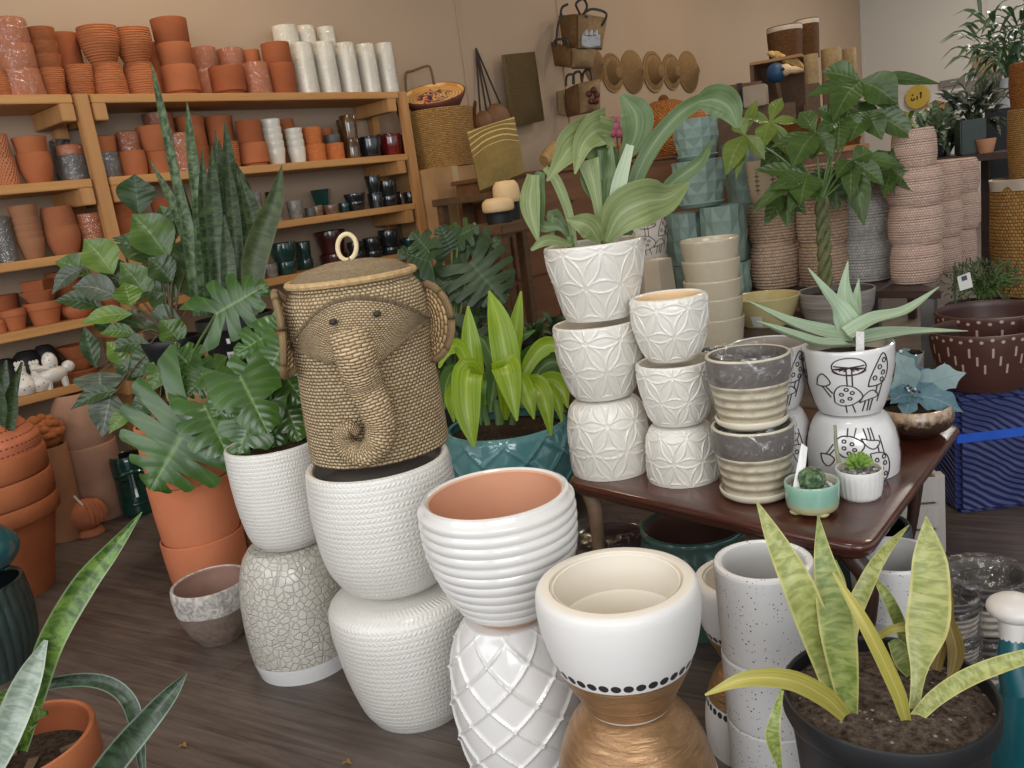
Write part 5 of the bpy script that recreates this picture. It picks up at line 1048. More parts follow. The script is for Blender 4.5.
tk = thing('potted_snake_plant', 'tall banded snake plant in a black nursery pot with barcode sticker before the shelves', 'plant', (PK[0], PK[1], zk-hk))
q = [(rk*.72, zk-hk), (rk*.9, zk-.06), (rk*.95, zk-.05), (rk*1.0, zk-.04), (rk*1.0, zk)]
mk('pot', vessel(PK, q, .006, seg=48, depth=.03, floor_mi=2), (BLKP, BLKP, SOIL), tk)
th = math.atan2(-PK[1], -PK[0])-.28
def sticker(par, P, rr, z0, z1, th, wd, bars, nm):
    g = GB(); n = 7; V = []
    for z, r in ((z0, rr(z0)), (z1, rr(z1))):
        for k in range(n): a = th+wd*(k/(n-1)-.5); V.append((P[0]+(r+.0015)*math.cos(a), P[1]+(r+.0015)*math.sin(a), z))
    g.add((V, [(k, k+1, n+k+1, n+k) for k in range(n-1)], None, None))
    if bars:
        rnd = random.Random(2); a = th-wd*.4
        while a < th+wd*.38:
            wa = wd*rnd.choice((.02, .03, .05)); W = []
            for z, r in ((z0+(z1-z0)*.22, 0), (z0+(z1-z0)*.85, 0)):
                for b in (a, a+wa): r_ = rr(z)+.0022; W.append((P[0]+r_*math.cos(b), P[1]+r_*math.sin(b), z))
            g.add((W, [(0, 1, 3, 2)], None, None), 1); a += wa+wd*rnd.choice((.03, .045))
    mk(nm, g.geo(), (plain('sticker_white', 'd6d4d0', None, .4), plain('sticker_ink', '1a1a1a', None, .5)), par, smooth=False)
rr_ = lambda z: np.interp(z, [a[1] for a in q], [a[0] for a in q])
sticker(tk, PK, rr_, zat(PK, 362), zat(PK, 346), th, .30, True, 'barcode_sticker'); sticker(tk, PK, rr_, zat(PK, 338), zat(PK, 333), th-.02, .10, False, 'price_sticker')
LSN = leafmat('snake_leaf', '1c2c14', '44582c', '34482a', .4, 'snake', k=1.4); LSL = leafmat('snake_leaf_light', '34492a', '6c805a', '4c6440', .4, 'snake', k=1.2); LSB = leafmat('snake_leaf_brownish', '33401f', '4b5a2c', '5a5a34', .45, 'snake', k=.8)
dk = proj(PK)[2]
for pts, w, m in [
    ([(200, 316, 0), (190, 240, .02), (174, 170, .02), (162, 112, .02), (151, 62, .02)], [14, 15, 10, 9, 7, 1], LSL), ([(208, 316, 0), (204, 250, -.03), (196, 185, -.04), (191, 145, -.04), (187, 102, -.03)], [15, 18, 13, 11, 8, 1], LSL),
    ([(204, 316, .03), (190, 250, .05), (174, 205, .06), (150, 160, .07)], [12, 12, 10, 1], LSL), ([(222, 316, -.05), (217, 250, -.07), (213, 195, -.07), (212, 146, -.06)], [14, 16, 14, 1], LSN),
    ([(214, 316, -.05), (209, 250, -.06), (205, 200, -.05), (202, 150, -.05)], [12, 14, 13, 1], LSN), ([(228, 316, 0), (226, 240, .02), (229, 170, .02), (225, 120, .02)], [14, 17, 14, 1], LSN),
    ([(226, 316, -.03), (222, 240, -.04), (218, 180, -.03), (215, 130, -.03)], [10, 11, 9, 1], LSN), ([(236, 316, -.02), (236, 250, -.03), (232, 200, -.02), (229, 163, -.01)], [13, 14, 12, 2], LSN),
    ([(242, 316, 0), (250, 250, 0), (244, 195, .02), (232, 158, .03)], [14, 20, 17, 2], LSN), ([(246, 316, -.03), (258, 250, -.02), (252, 210, -.01), (240, 175, 0)], [12, 17, 16, 2], LSN),
    ([(250, 316, -.04), (254, 265, -.05), (262, 235, -.05), (275, 200, -.05), (282, 165, -.05)], [14, 24, 24, 16, 1], LSB), ([(212, 316, .06), (214, 240, .08), (220, 170, .09), (219, 140, .09)], [14, 15, 12, 1], LSN), ([(238, 316, .05), (240, 240, .08), (238, 190, .09)], [16, 18, 3], LSN), ([(206, 316, .05), (196, 260, .05), (188, 215, .05), (183, 185, .05)], [12, 13, 10, 1], LSN), ([(230, 316, -.07), (228, 262, -.09), (224, 215, -.08)], [12, 14, 2], LSN)]:
    leaf(tk, blade([D(u, v, dk+k) for u, v, k in pts], [x*dk/F for x in w], 22, .4, .005, None, 0, 0, (-1, -.5, 0, .5, 1), .02, len(w)), m)
# leafy bush
PBs = np.array(D(172, 338, 3.9)); zb_ = float(PBs[2]); rbs = rad(PBs, zb_, 60)
STOOL = wood('stool_wood', '4a3524', '5f4632', .6, 2)
ts2 = thing('plant_stool', 'plain wooden stool hidden under the leafy bush pot', 'stool', (PBs[0], PBs[1], 0)); zs_ = zb_-.24
mk('seat', box(PBs[0]-.17, PBs[0]+.17, PBs[1]-.17, PBs[1]+.17, zs_-.03, zs_-.002, .005), STOOL, ts2, smooth=False)
for a in (-1, 1):
    for b in (-1, 1): mk('leg', box(PBs[0]+a*.14-.017, PBs[0]+a*.14+.017, PBs[1]+b*.14-.017, PBs[1]+b*.14+.017, 0, zs_-.03, .003), STOOL, ts2, smooth=False)
tbu = thing('potted_leafy_shrub', 'leafy green shrub with glossy oval leaves and dark pot before the terracotta shelves', 'plant', (PBs[0], PBs[1], zs_))
mk('pot', vessel(PBs, [(rbs*.75, zs_), (rbs*.95, zb_-.04), (rbs, zb_-.03), (rbs, zb_)], .006, seg=40, depth=.03, floor_mi=2), (BLKP, BLKP, SOIL), tbu)
g = GB(); db = proj(PBs)[2]
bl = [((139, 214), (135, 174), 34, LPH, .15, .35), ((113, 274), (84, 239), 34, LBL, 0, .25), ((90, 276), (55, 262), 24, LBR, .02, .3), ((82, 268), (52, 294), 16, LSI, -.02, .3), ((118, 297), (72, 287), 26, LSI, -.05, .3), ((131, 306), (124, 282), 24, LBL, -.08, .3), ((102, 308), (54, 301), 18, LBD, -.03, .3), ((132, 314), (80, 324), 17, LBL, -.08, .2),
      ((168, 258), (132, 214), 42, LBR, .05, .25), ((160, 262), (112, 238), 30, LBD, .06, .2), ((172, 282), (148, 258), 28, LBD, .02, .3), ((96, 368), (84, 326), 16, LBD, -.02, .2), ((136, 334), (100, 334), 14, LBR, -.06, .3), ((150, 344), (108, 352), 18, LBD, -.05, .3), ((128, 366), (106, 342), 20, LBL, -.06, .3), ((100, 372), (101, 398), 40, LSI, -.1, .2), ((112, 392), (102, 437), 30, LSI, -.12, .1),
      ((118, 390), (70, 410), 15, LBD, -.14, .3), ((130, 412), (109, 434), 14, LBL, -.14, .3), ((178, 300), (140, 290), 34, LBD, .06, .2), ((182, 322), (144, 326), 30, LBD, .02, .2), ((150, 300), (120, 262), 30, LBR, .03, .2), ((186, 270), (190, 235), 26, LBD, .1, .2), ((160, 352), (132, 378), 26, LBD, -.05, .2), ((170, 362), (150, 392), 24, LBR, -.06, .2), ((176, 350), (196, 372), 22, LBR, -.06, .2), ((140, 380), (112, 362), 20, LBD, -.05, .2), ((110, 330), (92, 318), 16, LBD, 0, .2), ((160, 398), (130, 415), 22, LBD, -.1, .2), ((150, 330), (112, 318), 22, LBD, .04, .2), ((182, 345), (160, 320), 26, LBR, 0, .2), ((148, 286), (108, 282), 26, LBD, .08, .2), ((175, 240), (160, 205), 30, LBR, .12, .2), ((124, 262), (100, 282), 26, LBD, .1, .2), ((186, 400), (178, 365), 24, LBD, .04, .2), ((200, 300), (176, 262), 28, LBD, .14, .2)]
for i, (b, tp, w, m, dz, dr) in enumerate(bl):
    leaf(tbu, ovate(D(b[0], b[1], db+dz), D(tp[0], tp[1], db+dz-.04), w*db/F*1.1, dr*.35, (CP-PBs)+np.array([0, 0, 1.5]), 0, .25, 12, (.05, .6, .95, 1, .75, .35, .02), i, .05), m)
    g.add(tube([PBs+np.array([0, 0, -.02]), (PBs+D(b[0], b[1], db+dz))/2+np.array([0, 0, .03]), D(b[0], b[1], db+dz)], [.006, .004, .003], 6, 8))
mk('stem', g.geo(), STEMD, tbu)
# ---------------------------------------------------------------- left floor wares
PAG = G(104, 516); ra_ = rad(PAG, .1, 54); AGE = m_terra('terracotta_pale_aged', '96705a', 'b58c74')
zag = zat(PAG, 444); zag2 = zat(PAG, 394)
tag(mk('clay_urn', vessel(PAG, crom([(ra_*.7, 0), (ra_*.85, zag*.3), (ra_*1.0, zag*.8), (ra_*1.02, zag)], 14), .015, seg=44), (AGE, TERO), loc=PAG), 'lower pale weathered terracotta urn behind the clay bird', 'pot', 'weathered terracotta urns')
tag(mk('clay_urn', vessel(PAG, crom([(ra_*.92, zag+.003), (ra_*1.0, zag+.07), (ra_*.9, (zag+zag2)/2+.05), (ra_*.62, zag2)], 14), .015, seg=44, depth=.1), (AGE, TERO), loc=(PAG[0], PAG[1], zag)), 'upper pale weathered terracotta urn below the veined leaf', 'pot', 'weathered terracotta urns')
PLi = G(70, 537); rl_ = rad(PLi, .1, 36); zli = zat(PLi, 447)
tag(mk('terracotta_pot', vessel(PLi, [(rl_*.8, 0), (rl_, zli*.6), (rl_*1.02, zli)], .014, seg=40, depth=.02), (TERB, TERO), loc=PLi), 'tall brown terracotta cylinder behind the big left stack, clay lion on top', 'pot')
tl_ = thing('clay_lion', 'curly orange-brown clay animal figure on the tall brown cylinder', 'figurine', (PLi[0], PLi[1], zli)); CLAY = plain('orange_clay', '9a5a34', 'b06c40', .85, 25, .2, 0, 60, .006)
g = GB(); rnd = random.Random(9); c = np.array([PLi[0], PLi[1], zli-.02+.085])
g.add(ellipsoid(c, (.095, .095, .085)))
mk('body', g.geo(), CLAY, tl_); g = GB()
for k in range(46):
    d = np.array([rnd.gauss(0, 1), rnd.gauss(0, 1), abs(rnd.gauss(0, .8))]); d = d/np.linalg.norm(d); g.add(ellipsoid(c+d*.088, (.024, .024, .020), 8, 6))
mk('mane', g.geo(), CLAY, tl_)
PCh = G(92, 533); sc_ = .9
tch = thing('clay_bird', 'round terracotta clay bird on a small foot with a white stick', 'figurine', PCh); zc_ = zat(PCh, 514); rb_ = rad(PCh, zc_, 34)
CLB = plain('bird_clay', 'a05f40', 'b06e4c', .85, 20, .2)
mk('body', ellipsoid((PCh[0], PCh[1], zc_), (rb_, rb_, rb_*.92), 24, 16), CLB, tch); g = GB()
for k in range(5):
    a0 = math.atan2(-PCh[1], -PCh[0])+.2+.28*k; g.add(tube([(PCh[0]+rb_*1.0*math.cos(a0)*math.cos(e), PCh[1]+rb_*1.0*math.sin(a0)*math.cos(e), zc_+rb_*.92*math.sin(e)) for e in np.linspace(-.5, 1.0, 10)], .012, 6, 0))
mk('feather', g.geo(), CLB, tch)
mk('foot', lathe(PCh, [(0, 0), (rb_*.75, 0), (rb_*.6, .03), (rb_*.45, zc_-rb_*.8), (0, zc_-rb_*.75)], 24), CLB, tch)
mk('stick', tube([D(74, 496, proj(PCh)[2]-.1), D(84, 507, proj(PCh)[2]-.08)], .006, 6, 3), plain('white_stick', 'c8c4bc', None, .5), tch)
PTk = G(140, 512); ztk = zat(PTk, 455); rk_ = rad(PTk, .1, 33)
TIKI = plain('tiki_green', '0f2e28', '1a443a', .2, 8, .5, .6)
ttk = thing('tiki_planter', 'dark green glazed cylinder planter with a carved long face on the floor', 'planter', PTk)
mk('pot', vessel(PTk, crom([(rk_*.9, 0), (rk_, .03), (rk_*.98, ztk*.5), (rk_*1.02, ztk*.9), (rk_*.95, ztk)], 16), .012, seg=40), (TIKI, DRK), ttk)
a0 = math.atan2(-PTk[1], -PTk[0])+.05
def onp(a, z, o=0): return (PTk[0]+(rk_+o)*math.cos(a0+a), PTk[1]+(rk_+o)*math.sin(a0+a), z)
mk('brow', tube([onp(a, ztk*.74+.01*math.cos(a*3), .006) for a in np.linspace(-.9, .9, 13)], .013, 8, 0), TIKI, ttk)
mk('nose', tube([onp(0, ztk*.74, .006), onp(0, ztk*.5, .014), onp(0, ztk*.36, .02)], [.010, .014, .02], 8, 8), TIKI, ttk)
mk('mouth', tube([onp(a, ztk*.22, .003) for a in np.linspace(-.35, .35, 9)], .011, 8, 0), TIKI, ttk)
for s in (-1, 1): mk('eye', tube([onp(s*.25, ztk*.62, 0), onp(s*.7, ztk*.62, 0)], .009, 6, 4), plain('tiki_shade', '0a1c18', None, .4), ttk)
# plant in the big left stack
dt = proj((P10[0], P10[1], zt10))[2]
for pts, w in [([(6, 428, 0), (10, 400, -.02), (22, 362, -.04)], [9, 12, 2]), ([(0, 428, 0), (2, 395, 0), (6, 360, .02)], [10, 14, 2]), ([(10, 430, -.05), (13, 408, -.06), (16, 376, -.08)], [8, 9, 2]), ([(-6, 428, 0), (-10, 380, 0), (-14, 340, 0)], [10, 14, 2]), ([(-2, 430, -.06), (0, 405, -.08), (-2, 380, -.1)], [10, 12, 2])]:
    leaf(tp10, blade([D(u, v, dt+k) for u, v, k in pts], [x*dt/F for x in w], 14, .4, .005, None, 0, 0, (-1, -.5, 0, .5, 1), .02, 2), LSN)
# ribbed dark pot and teal pot at the left edge
PR = G(-6, 672); zr_ = zat(PR, 588); rr2 = rad(PR, zr_*.7, 100)
DKG = plain('dark_slate_glaze', '243230', '33433f', .4, 10, .5, .2)
tag(mk('planter', vessel(PR, crom([(rr2*.75, 0), (rr2*.95, zr_*.3), (rr2*1.02, zr_*.65), (rr2*.97, zr_)], 20), .016, seg=144, disp=lambda T, t, R: -.007*np.abs(np.sin(T*16+t*1.0))**6*np.clip(t*10, 0, 1)), (DKG, DRK), loc=PR), 'dark slate vertically ribbed planter at the left edge', 'planter')
zt2 = zat(PR, 528); TEB = plain('teal_blue_glaze', '1d4c54', '2a626a', .25, 6, .5, .5)
tag(mk('planter', vessel(PR, crom([(rr2*.45, zr_+.018), (rr2*.92, zr_+(zt2-zr_)*.3), (rr2*1.04, zr_+(zt2-zr_)*.6), (rr2*.6, zt2)], 20), .014, seg=60, depth=.05), (TEB, TEB), loc=(PR[0], PR[1], zr_)), 'round teal planter resting on the dark ribbed one at the left edge', 'planter')
# foreground snake plant
PFg = G(14, 745, .42); rf_ = rad(PFg, .42, 150)
tf = thing('potted_snake_plant', 'snake plant with arching leaves in a plain terracotta pot at the bottom left corner', 'plant', (PFg[0], PFg[1], 0))
mk('pot', vessel(PFg, [(rf_*.62, 0), (rf_*.90, .33), (rf_*.955, .335), (rf_*1.0, .345), (rf_*1.0, .42)], .014, seg=72, depth=.07, floor_mi=2), (TER, TERO, SOIL), tf)
df = proj((PFg[0], PFg[1], .42))[2]; g = GB(); rnd = random.Random(3)
for k in range(14):
    a = rnd.random()*6.28; d = rf_*.8*math.sqrt(rnd.random()); s = .012+.012*rnd.random(); g.add(rotz(box(PFg[0]+d*math.cos(a)-s, PFg[0]+d*math.cos(a)+s, PFg[1]+d*math.sin(a)-s*.5, PFg[1]+d*math.sin(a)+s*.5, .349, .356), (PFg[0]+d*math.cos(a), PFg[1]+d*math.sin(a)), a*3))
o = mk('bark_chips', g.geo(), plain('bark_chip', '5a4636', '7a6450', .9, 30), tf); o['kind'] = 'stuff'
LSF = leafmat('snake_leaf_front', '34501c', '6c8a38', '8a9c70', .35, 'snake', k=.8); LSG = leafmat('snake_leaf_deep', '222f1e', '3c5038', '7c907c', .35, 'snake', k=.8); LSP = leafmat('snake_leaf_pale', '7f9080', 'a8b4a4', 'b8c2b0', .4, 'snake', k=.8)
for pts, w, m in [([(20, 750, .02), (34, 695, 0), (52, 640, -.02), (84, 585, 0), (112, 550, .02), (142, 512, .05)], [14, 22, 25, 24, 16, 1], LSF), ([(-20, 785, -.1), (5, 735, -.1), (28, 680, -.06), (46, 640, -.03)], [24, 28, 24, 4], LSP),
    ([(-8, 740, 0), (20, 695, .02), (60, 682, .03), (98, 681, .02), (124, 695, 0), (136, 722, -.02), (143, 775, -.04)], [12, 11, 12, 14, 15, 14, 6], LSG), ([(85, 800, -.2), (118, 756, -.22), (150, 718, -.22), (172, 692, -.2), (187, 673, -.19)], [22, 24, 20, 13, 1], LSG), ([(25, 728, 0), (34, 715, -.02), (47, 713, -.05)], [10, 18, 6], LSF), ([(-5, 730, .03), (0, 705, .02), (10, 690, .02)], [14, 26, 6], LSF)]:
    leaf(tf, blade([D(u, v, df+k) for u, v, k in pts], [x*df/F for x in w], 26, .4, .006, None, 0, 0, (-1, -.6, -.2, .2, .6, 1), .02, 4), m)
# dry leaf bits on the floor
LSDm = leafmat('dry_leaf_bit', '9a7a3c', '8a6a30', 'a88a50', .7)
for u, v, lab, s in ((184, 747, 'small dry yellow leaf fragment alone on the floor boards', 8), (348, 764, 'tiny yellow-green leaf tuft at the bottom edge of the floor', 9)):
    p = G(u, v); g = GB()
    for k in range(3): a = k*2.1; g.add(ovate(p+np.array([0, 0, .003]), p+np.array([.016*math.cos(a), .016*math.sin(a), .006]), .010, .2, np.array([0, 0, 1.]), seed=k))
    tag(mk('leaf_scrap', g.geo(), LSDm, loc=p), lab, 'leaf')
# ---------------------------------------------------------------- goods along the wall past the shelves
WICK = weave('wicker', '9a733f', 'b58a52', 70, 34, dist=.006, dark='4a3016', wob=.02); WICKO = weave('wicker_orange', '9c5c28', 'bd7a3a', 60, 30, dist=.010, dark='3a1c0c', wob=.03); WICKD = weave('wicker_dark', '6b4422', '855a30', 50, 36, dist=.006, dark='2a180c')
PCa = D(447, 190, 6.3); fy = lambda x, z, u: yat(x, z, u)
zb0 = zat((-4.55, fy(-4.55, 1.6, 445)), 167)
xb1 = -4.55; ya, yb = max(fy(xb1, 1.5, 421), yend+.07), fy(xb1, 1.5, 479)
for i, (z0, z1) in enumerate(((0, .55), (.552, 1.06), (1.062, zb0))):
    t = thing('cardboard_box', ('brown cardboard box on the floor at the bottom of the hamper stack', 'brown cardboard box in the middle of the hamper stack', 'brown cardboard box directly under the wicker hamper')[i], 'box', (xb1-.3, (ya+yb)/2, z0), 'cardboard boxes under the hamper')
    mk('carton', box(xb1-.45, xb1, ya+.01*i, yb-.01*i, z0, z1, .006), CARD, t, smooth=False)
    mk('tape', box(xb1-.452, xb1+.002, (ya+yb)/2-.03, (ya+yb)/2+.03, z0+.001, z1+.002, .001), plain('brown_tape', 'b59a72', None, .3), t, smooth=False)
PHm = np.array([xb1-.22, fy(xb1-.22, 1.75, 443), zb0]); zh1 = zat(PHm, 112)
th_ = thing('wicker_hamper', 'large brown wicker hamper with side handles on cardboard boxes beside the shelves', 'basket', (PHm[0], PHm[1], zb0))
rA, rB = rad(PHm, zb0, 60), rad(PHm, zh1, 73)
mk('body', vessel(PHm, crom([(rA, zb0+.002), ((rA+rB)/2*1.02, (zb0+zh1)/2), (rB, zh1)], 18), .015, seg=60), (WICK, WICKD), th_)
for s in (-1, 1): mk('handle', tube([PHm*[1, 1, 0]+np.array([0, 0, zh1-.02])+CU*s*(rB+.0)+CV*0, PHm*[1, 1, 0]+np.array([0, 0, zh1+.08])+CU*s*(rB+.03), PHm*[1, 1, 0]+np.array([0, 0, zh1-.10])+CU*s*(rB-.005)], .011, 6, 10), WICKD, th_)
def m_tray(nm):
    t = NT(nm, .6, .3); x, y, z = t.xyz(); d = t.ma('SQRT', t.ma('ADD', t.ma('MULTIPLY', x, x), t.ma('MULTIPLY', y, y))); rg = t.ma('SINE', t.ma('MULTIPLY', d, 260))
    c = t.mix(t.ramp(rg, 0, 1, -.3, .3), 'c98f4a', 'e6bd7c'); n = t.noise(14, detail=4, dist=2); m = t.ma('MULTIPLY', t.ma('GREATER_THAN', n, .50), t.ma('LESS_THAN', d, .13)); c = t.mix(m, c, '3a1c48'); n2 = t.noise(20, detail=2); m2 = t.ma('MULTIPLY', t.ma('GREATER_THAN', n2, .60), t.ma('LESS_THAN', d, .17)); c = t.mix(m2, c, 'a8323c'); t.color(c); return t.m
zt_ = zat(PHm, 98); rT = rad(PHm, zt_, 64)
tt2 = thing('painted_basket', 'shallow basket with painted purple flower and tall bow handle atop the wicker hamper', 'basket', (PHm[0], PHm[1], zh1+.006))
tl0 = .10
pl = vessel(PHm, [(rT*.8, zh1+.008), (rT*.97, zt_-.03), (rT, zt_)], .012, seg=56, depth=.02)
axv_ = CU; tc_ = (PHm[0], PHm[1], zt_-.02)
pl = rotax(pl, tc_, tuple(CU), math.radians(24)); pl = xf(pl, lambda p: p+np.array([0, 0, .035]))
mk('bowl', pl, (plain('dark_rim', '5a2f26', '6e3c30', .6), mat('painted_coils', m_tray)), tt2)
dT = proj((PHm[0], PHm[1], zt_))[2]
mk('handle', tube([D(406, 92, dT+.15), D(406, 74, dT+.18), D(412, 71, dT+.18), D(427, 66, dT+.18), D(431, 70, dT+.18), D(434, 84, dT+.15)], .010, 6, 30), plain('dark_cane', '6a4a2c', None, .6), tt2)
# woven tote leaning on a chest
CH = wood('drawer_wood', '5c3c24', '7a5234', .5, 1, .7); CHD = wood('dark_old_wood', '4c3624', '664c32', .6, 1)
xc = -4.05; yc0, yc1 = fy(xc, 1.2, 503), fy(xc, 1.3, 716); zc1 = zat((xc, fy(xc, 1.5, 560)), 172)
tc = thing('chest_of_drawers', 'reddish brown wooden chest of drawers behind the broad leaved plant', 'cabinet', (xc-.2, (yc0+yc1)/2, 0))
mk('carcass', box(xc-.42, xc, yc0, yc1, .0, zc1, .01), CH, tc, smooth=False)
mk('top', box(xc-.44, xc+.02, yc0-.02, yc1+.02, zc1, zc1+.03, .006), CH, tc, smooth=False)
for i in range(4):
    for j in range(2):
        a, b = yc0+(yc1-yc0)*(j*.5+.02), yc0+(yc1-yc0)*(j*.5+.48); z0, z1 = .12+(zc1-.15)*i/4, .12+(zc1-.15)*(i+.92)/4
        d_ = mk('drawer', box(xc, xc+.018, a, b, z0, z1, .004), CH, tc, smooth=False); mk('knob', ellipsoid((xc+.03, (a+b)/2, (z0+z1)/2), (.015, .02, .02), 10, 8), CHD, d_)
zt_c = zc1+.032
def m_tote(nm):
    t = NT(nm, .8, .2); u, v = t.uv(); s = t.ma('SINE', t.ma('MULTIPLY', v, 60)); m = t.ma('MULTIPLY', t.ma('GREATER_THAN', s, .75), t.ma('GREATER_THAN', v, .55)); c = t.mix(t.noise(30, detail=3), '6e5c34', '8a7544'); t.color(t.mix(m, c, 'c2a870')); t.bump(t.noise(120), .004); return t.m
def slab(corners, d, th, m, par=None, name='panel', bul=.0, loc=None, n=10, **k):
    """rounded quad slab: corners px (tl, tr, br, bl), depth d or list"""
    ds_ = d if isinstance(d, (list, tuple)) else [d]*4; A_, B_, C_, D__ = [np.array(D(c[0], c[1], dd)) for c, dd in zip(corners, ds_)]
    nn = np.cross(B_-A_, D__-A_); nn = nn/np.linalg.norm(nn)
    if nn@(CP-A_) < 0: nn = -nn
    V = []; U = []; Fc = []
    for s in (1, -1):
        for i in range(n):
            for j in range(n):
                a, b = i/(n-1), j/(n-1); p = (A_*(1-a)+B_*a)*(1-b)+(D__*(1-a)+C_*a)*b; e = min(1, 4*min(a, 1-a))*min(1, 4*min(b, 1-b)); V.append(tuple(p+nn*s*(th*.5*(.4+.6*e**.5)+bul*e*math.sin(PI*a)))); U.append((a*.49, 1-b))
    q = n*n
    for s in range(2):
        for i in range(n-1):
            for j in range(n-1):
                a = s*q+i*n+j; f = (a, a+1, a+n+1, a+n); Fc.append(f if s else f[::-1])
    for i in range(n-1):
        for a, b in ((i*n, (i+1)*n), (i*n+n-1, (i+1)*n+n-1), (i, i+1), (q-n+i, q-n+i+1)): Fc.append((a, b, b+q, a+q))
    return mk(name, (V, Fc, U, None), m, par, None if par is not None else (A_+B_+C_+D__)/4, **k)
tag(slab([(467, 133), (514, 118), (525, 174), (480, 192)], [5.9, 5.95, 5.8, 5.75], .10, mat('tote_weave', m_tote), name='woven_tote', bul=.05), 'yellow-green striped woven tote leaning beside the wicker hamper', 'bag')
# support under the tote
tsb = thing('wooden_bench', 'low dark wooden bench below the yellow-green tote', 'bench', (xc+.05, yc0-.1, 0))
pb = D(495, 190, 5.8); zb1 = pb[2]-.01
mk('top', box(pb[0]-.35, pb[0]+.22, pb[1]-.28, pb[1]+.06, zb1-.05, zb1, .006), CHD, tsb, smooth=False)
for a in (-.3, .17):
    for b in (-.23, .02): mk('leg', box(pb[0]+a-.03, pb[0]+a+.03, pb[1]+b-.03, pb[1]+b+.03, 0, zb1-.05, .004), CHD, tsb, smooth=False)
# cream and dark banded jars
def m_jar(nm):
    t = NT(nm, .5, .4); u, v = t.uv(); t.color(t.mix(t.ma('GREATER_THAN', v, .45), '1c1c20', 'd8b888')); return t.m
JAR = mat('cream_dark_jar', m_jar)
tsh = thing('wooden_side_shelf', 'rough wooden side shelf carrying the cream topped jars', 'shelf', D(505, 225, 5.2))
pj = D(505, 222, 5.2); mk('board', box(pj[0]-.3, pj[0]+.22, pj[1]-.28, pj[1]+.3, pj[2]-.06, pj[2], .006), CHD, tsh, smooth=False)
for a in (-.26, .18):
    for b in (-.24, .26): mk('leg', box(pj[0]+a-.025, pj[0]+a+.025, pj[1]+b-.025, pj[1]+b+.025, 0, pj[2]-.06, .004), CHD, tsh, smooth=False)
for u, v, vt, w, lab, dd in ((509, 214, 181, 27, 'taller cream topped dark jar beside the hanging oval leaf', 5.35), (500, 221, 198, 32, 'lower cream topped dark jar in front of its taller twin', 5.1)):
    P = np.array(D(u, v, dd)); P[2] = pj[2]; z1 = zat(P, vt); r = rad(P, z1, w); h = z1-P[2]
    tag(mk('jar', lathe(P, np.vstack([[(0, P[2]+.001)], crom([(r*.8, P[2]+.001), (r*.85, P[2]+h*.4), (r, P[2]+h*.55), (r*.97, P[2]+h*.85), (r*.7, z1)], 16), [(0, z1+.004)]]), 32), JAR, loc=P), lab, 'jar', 'cream topped jars')
# wall bags and hats
def wallpt(u, v, off=.05): return PX(u, v, XW+off)
th2 = thing('hanging_bag', 'pair of small brown pouch bags hanging on long dark cords from the wall', 'bag', wallpt(477, 50))
g = GB()
for u, v in ((481, 121), (488, 118), (493, 114), (503, 110)): g.add(tube([wallpt(476, 48, .02), wallpt((476+u)/2, (48+v)/2, .04), wallpt(u, v, .07)], .008, 5, 8))
mk('cord', g.geo(), plain('dark_cord', '2c1e14', None, .7), th2); BRL = plain('brown_leather', '6b4526', '7d5432', .6, 12)
for u, v, w, h in ((484, 123, .09, .10), (498, 119, .15, .13)): p = wallpt(u, v, .09); mk('pouch', ellipsoid(p, (.07, w, h), 18, 12), BRL, th2)
def m_ratt(nm):
    t = NT(nm, .8, .2); u, v = t.uv(); a = t.ma('SINE', t.ma('MULTIPLY', v, 200)); b = t.ma('SINE', t.ma('MULTIPLY', u, 200)); h = t.ma('MULTIPLY', a, b); t.color(t.mix(t.ramp(h, 0, 1, -.5, .5), '5a4a30', '7e6a46')); t.bump(h, .008); return t.m
dw = proj(wallpt(522, 90))[2]
tag(slab([(503, 55), (533, 52), (543, 121), (513, 127)], [proj(wallpt(503, 55))[2]-.1, proj(wallpt(533, 52))[2]-.1, proj(wallpt(543, 121))[2]-.1, proj(wallpt(513, 127))[2]-.1], .10, mat('rattan_mat', m_ratt), name='rattan_mat', bul=.03), 'tall dark rattan mat hanging on the wall right of the corded pouches', 'mat')
TANB = plain('tan_fibre', '7f6a4c', '92795a', .8, 30, .2, 0, 120, .004); BRB = plain('brown_fibre', '62492e', '745838', .8, 30, .2, 0, 120, .004)
def tote(name, lab, front_, side, d, prints=None, loops=(), mats=(TANB, BRB)):
    t = thing(name, lab, 'bag', D(front_[0][0], front_[0][1], d), 'fibre bags on the wall')
    slab(front_, d, .12, mats[0], t, 'front_panel', .03); slab(side, [d+.25, d, d, d+.25], .08, mats[1], t, 'side_panel', .01)
    for lp in loops: mk('handle', tube(pxl(lp, d-.06), .011, 6, 24), plain('black_handle', '17130f', None, .5), t)
    if prints: prints(t)
    return t
dA = proj(wallpt(585, 30))[2]-.55
def prA(t):
    g = GB()
    for k in range(4): g.add(tube(pxl([(582, 44-k*2.5), (590, 46-k*2.5), (600, 44-k*2.5)], dA-.115), .022, 6, 8))
    for u in (585, 590, 595): g.add(tube(pxl([(u, 36), (u+2, 30)], dA-.115), [.03, .01], 6, 4))
    mk('print', g.geo(), plain('silver_print', '8f9298', 'a8abb0', .5, 30), t)
tote('fibre_bag', 'highest fibre bag on the wall with black loop handles and silver print', [(578, 14), (607, 19), (602, 49), (578, 49)], [(560, 16), (577, 14), (578, 49), (564, 46)], dA, prA, ([(580, 14), (576, 4), (583, -1), (587, 6), (584, 14)], [(583, 14), (592, 9), (606, 13), (604, 22), (600, 26), (592, 22), (585, 16)], [(560, 20), (562, 8), (568, 4)], [(556, 46), (558, 26), (562, 14)]))
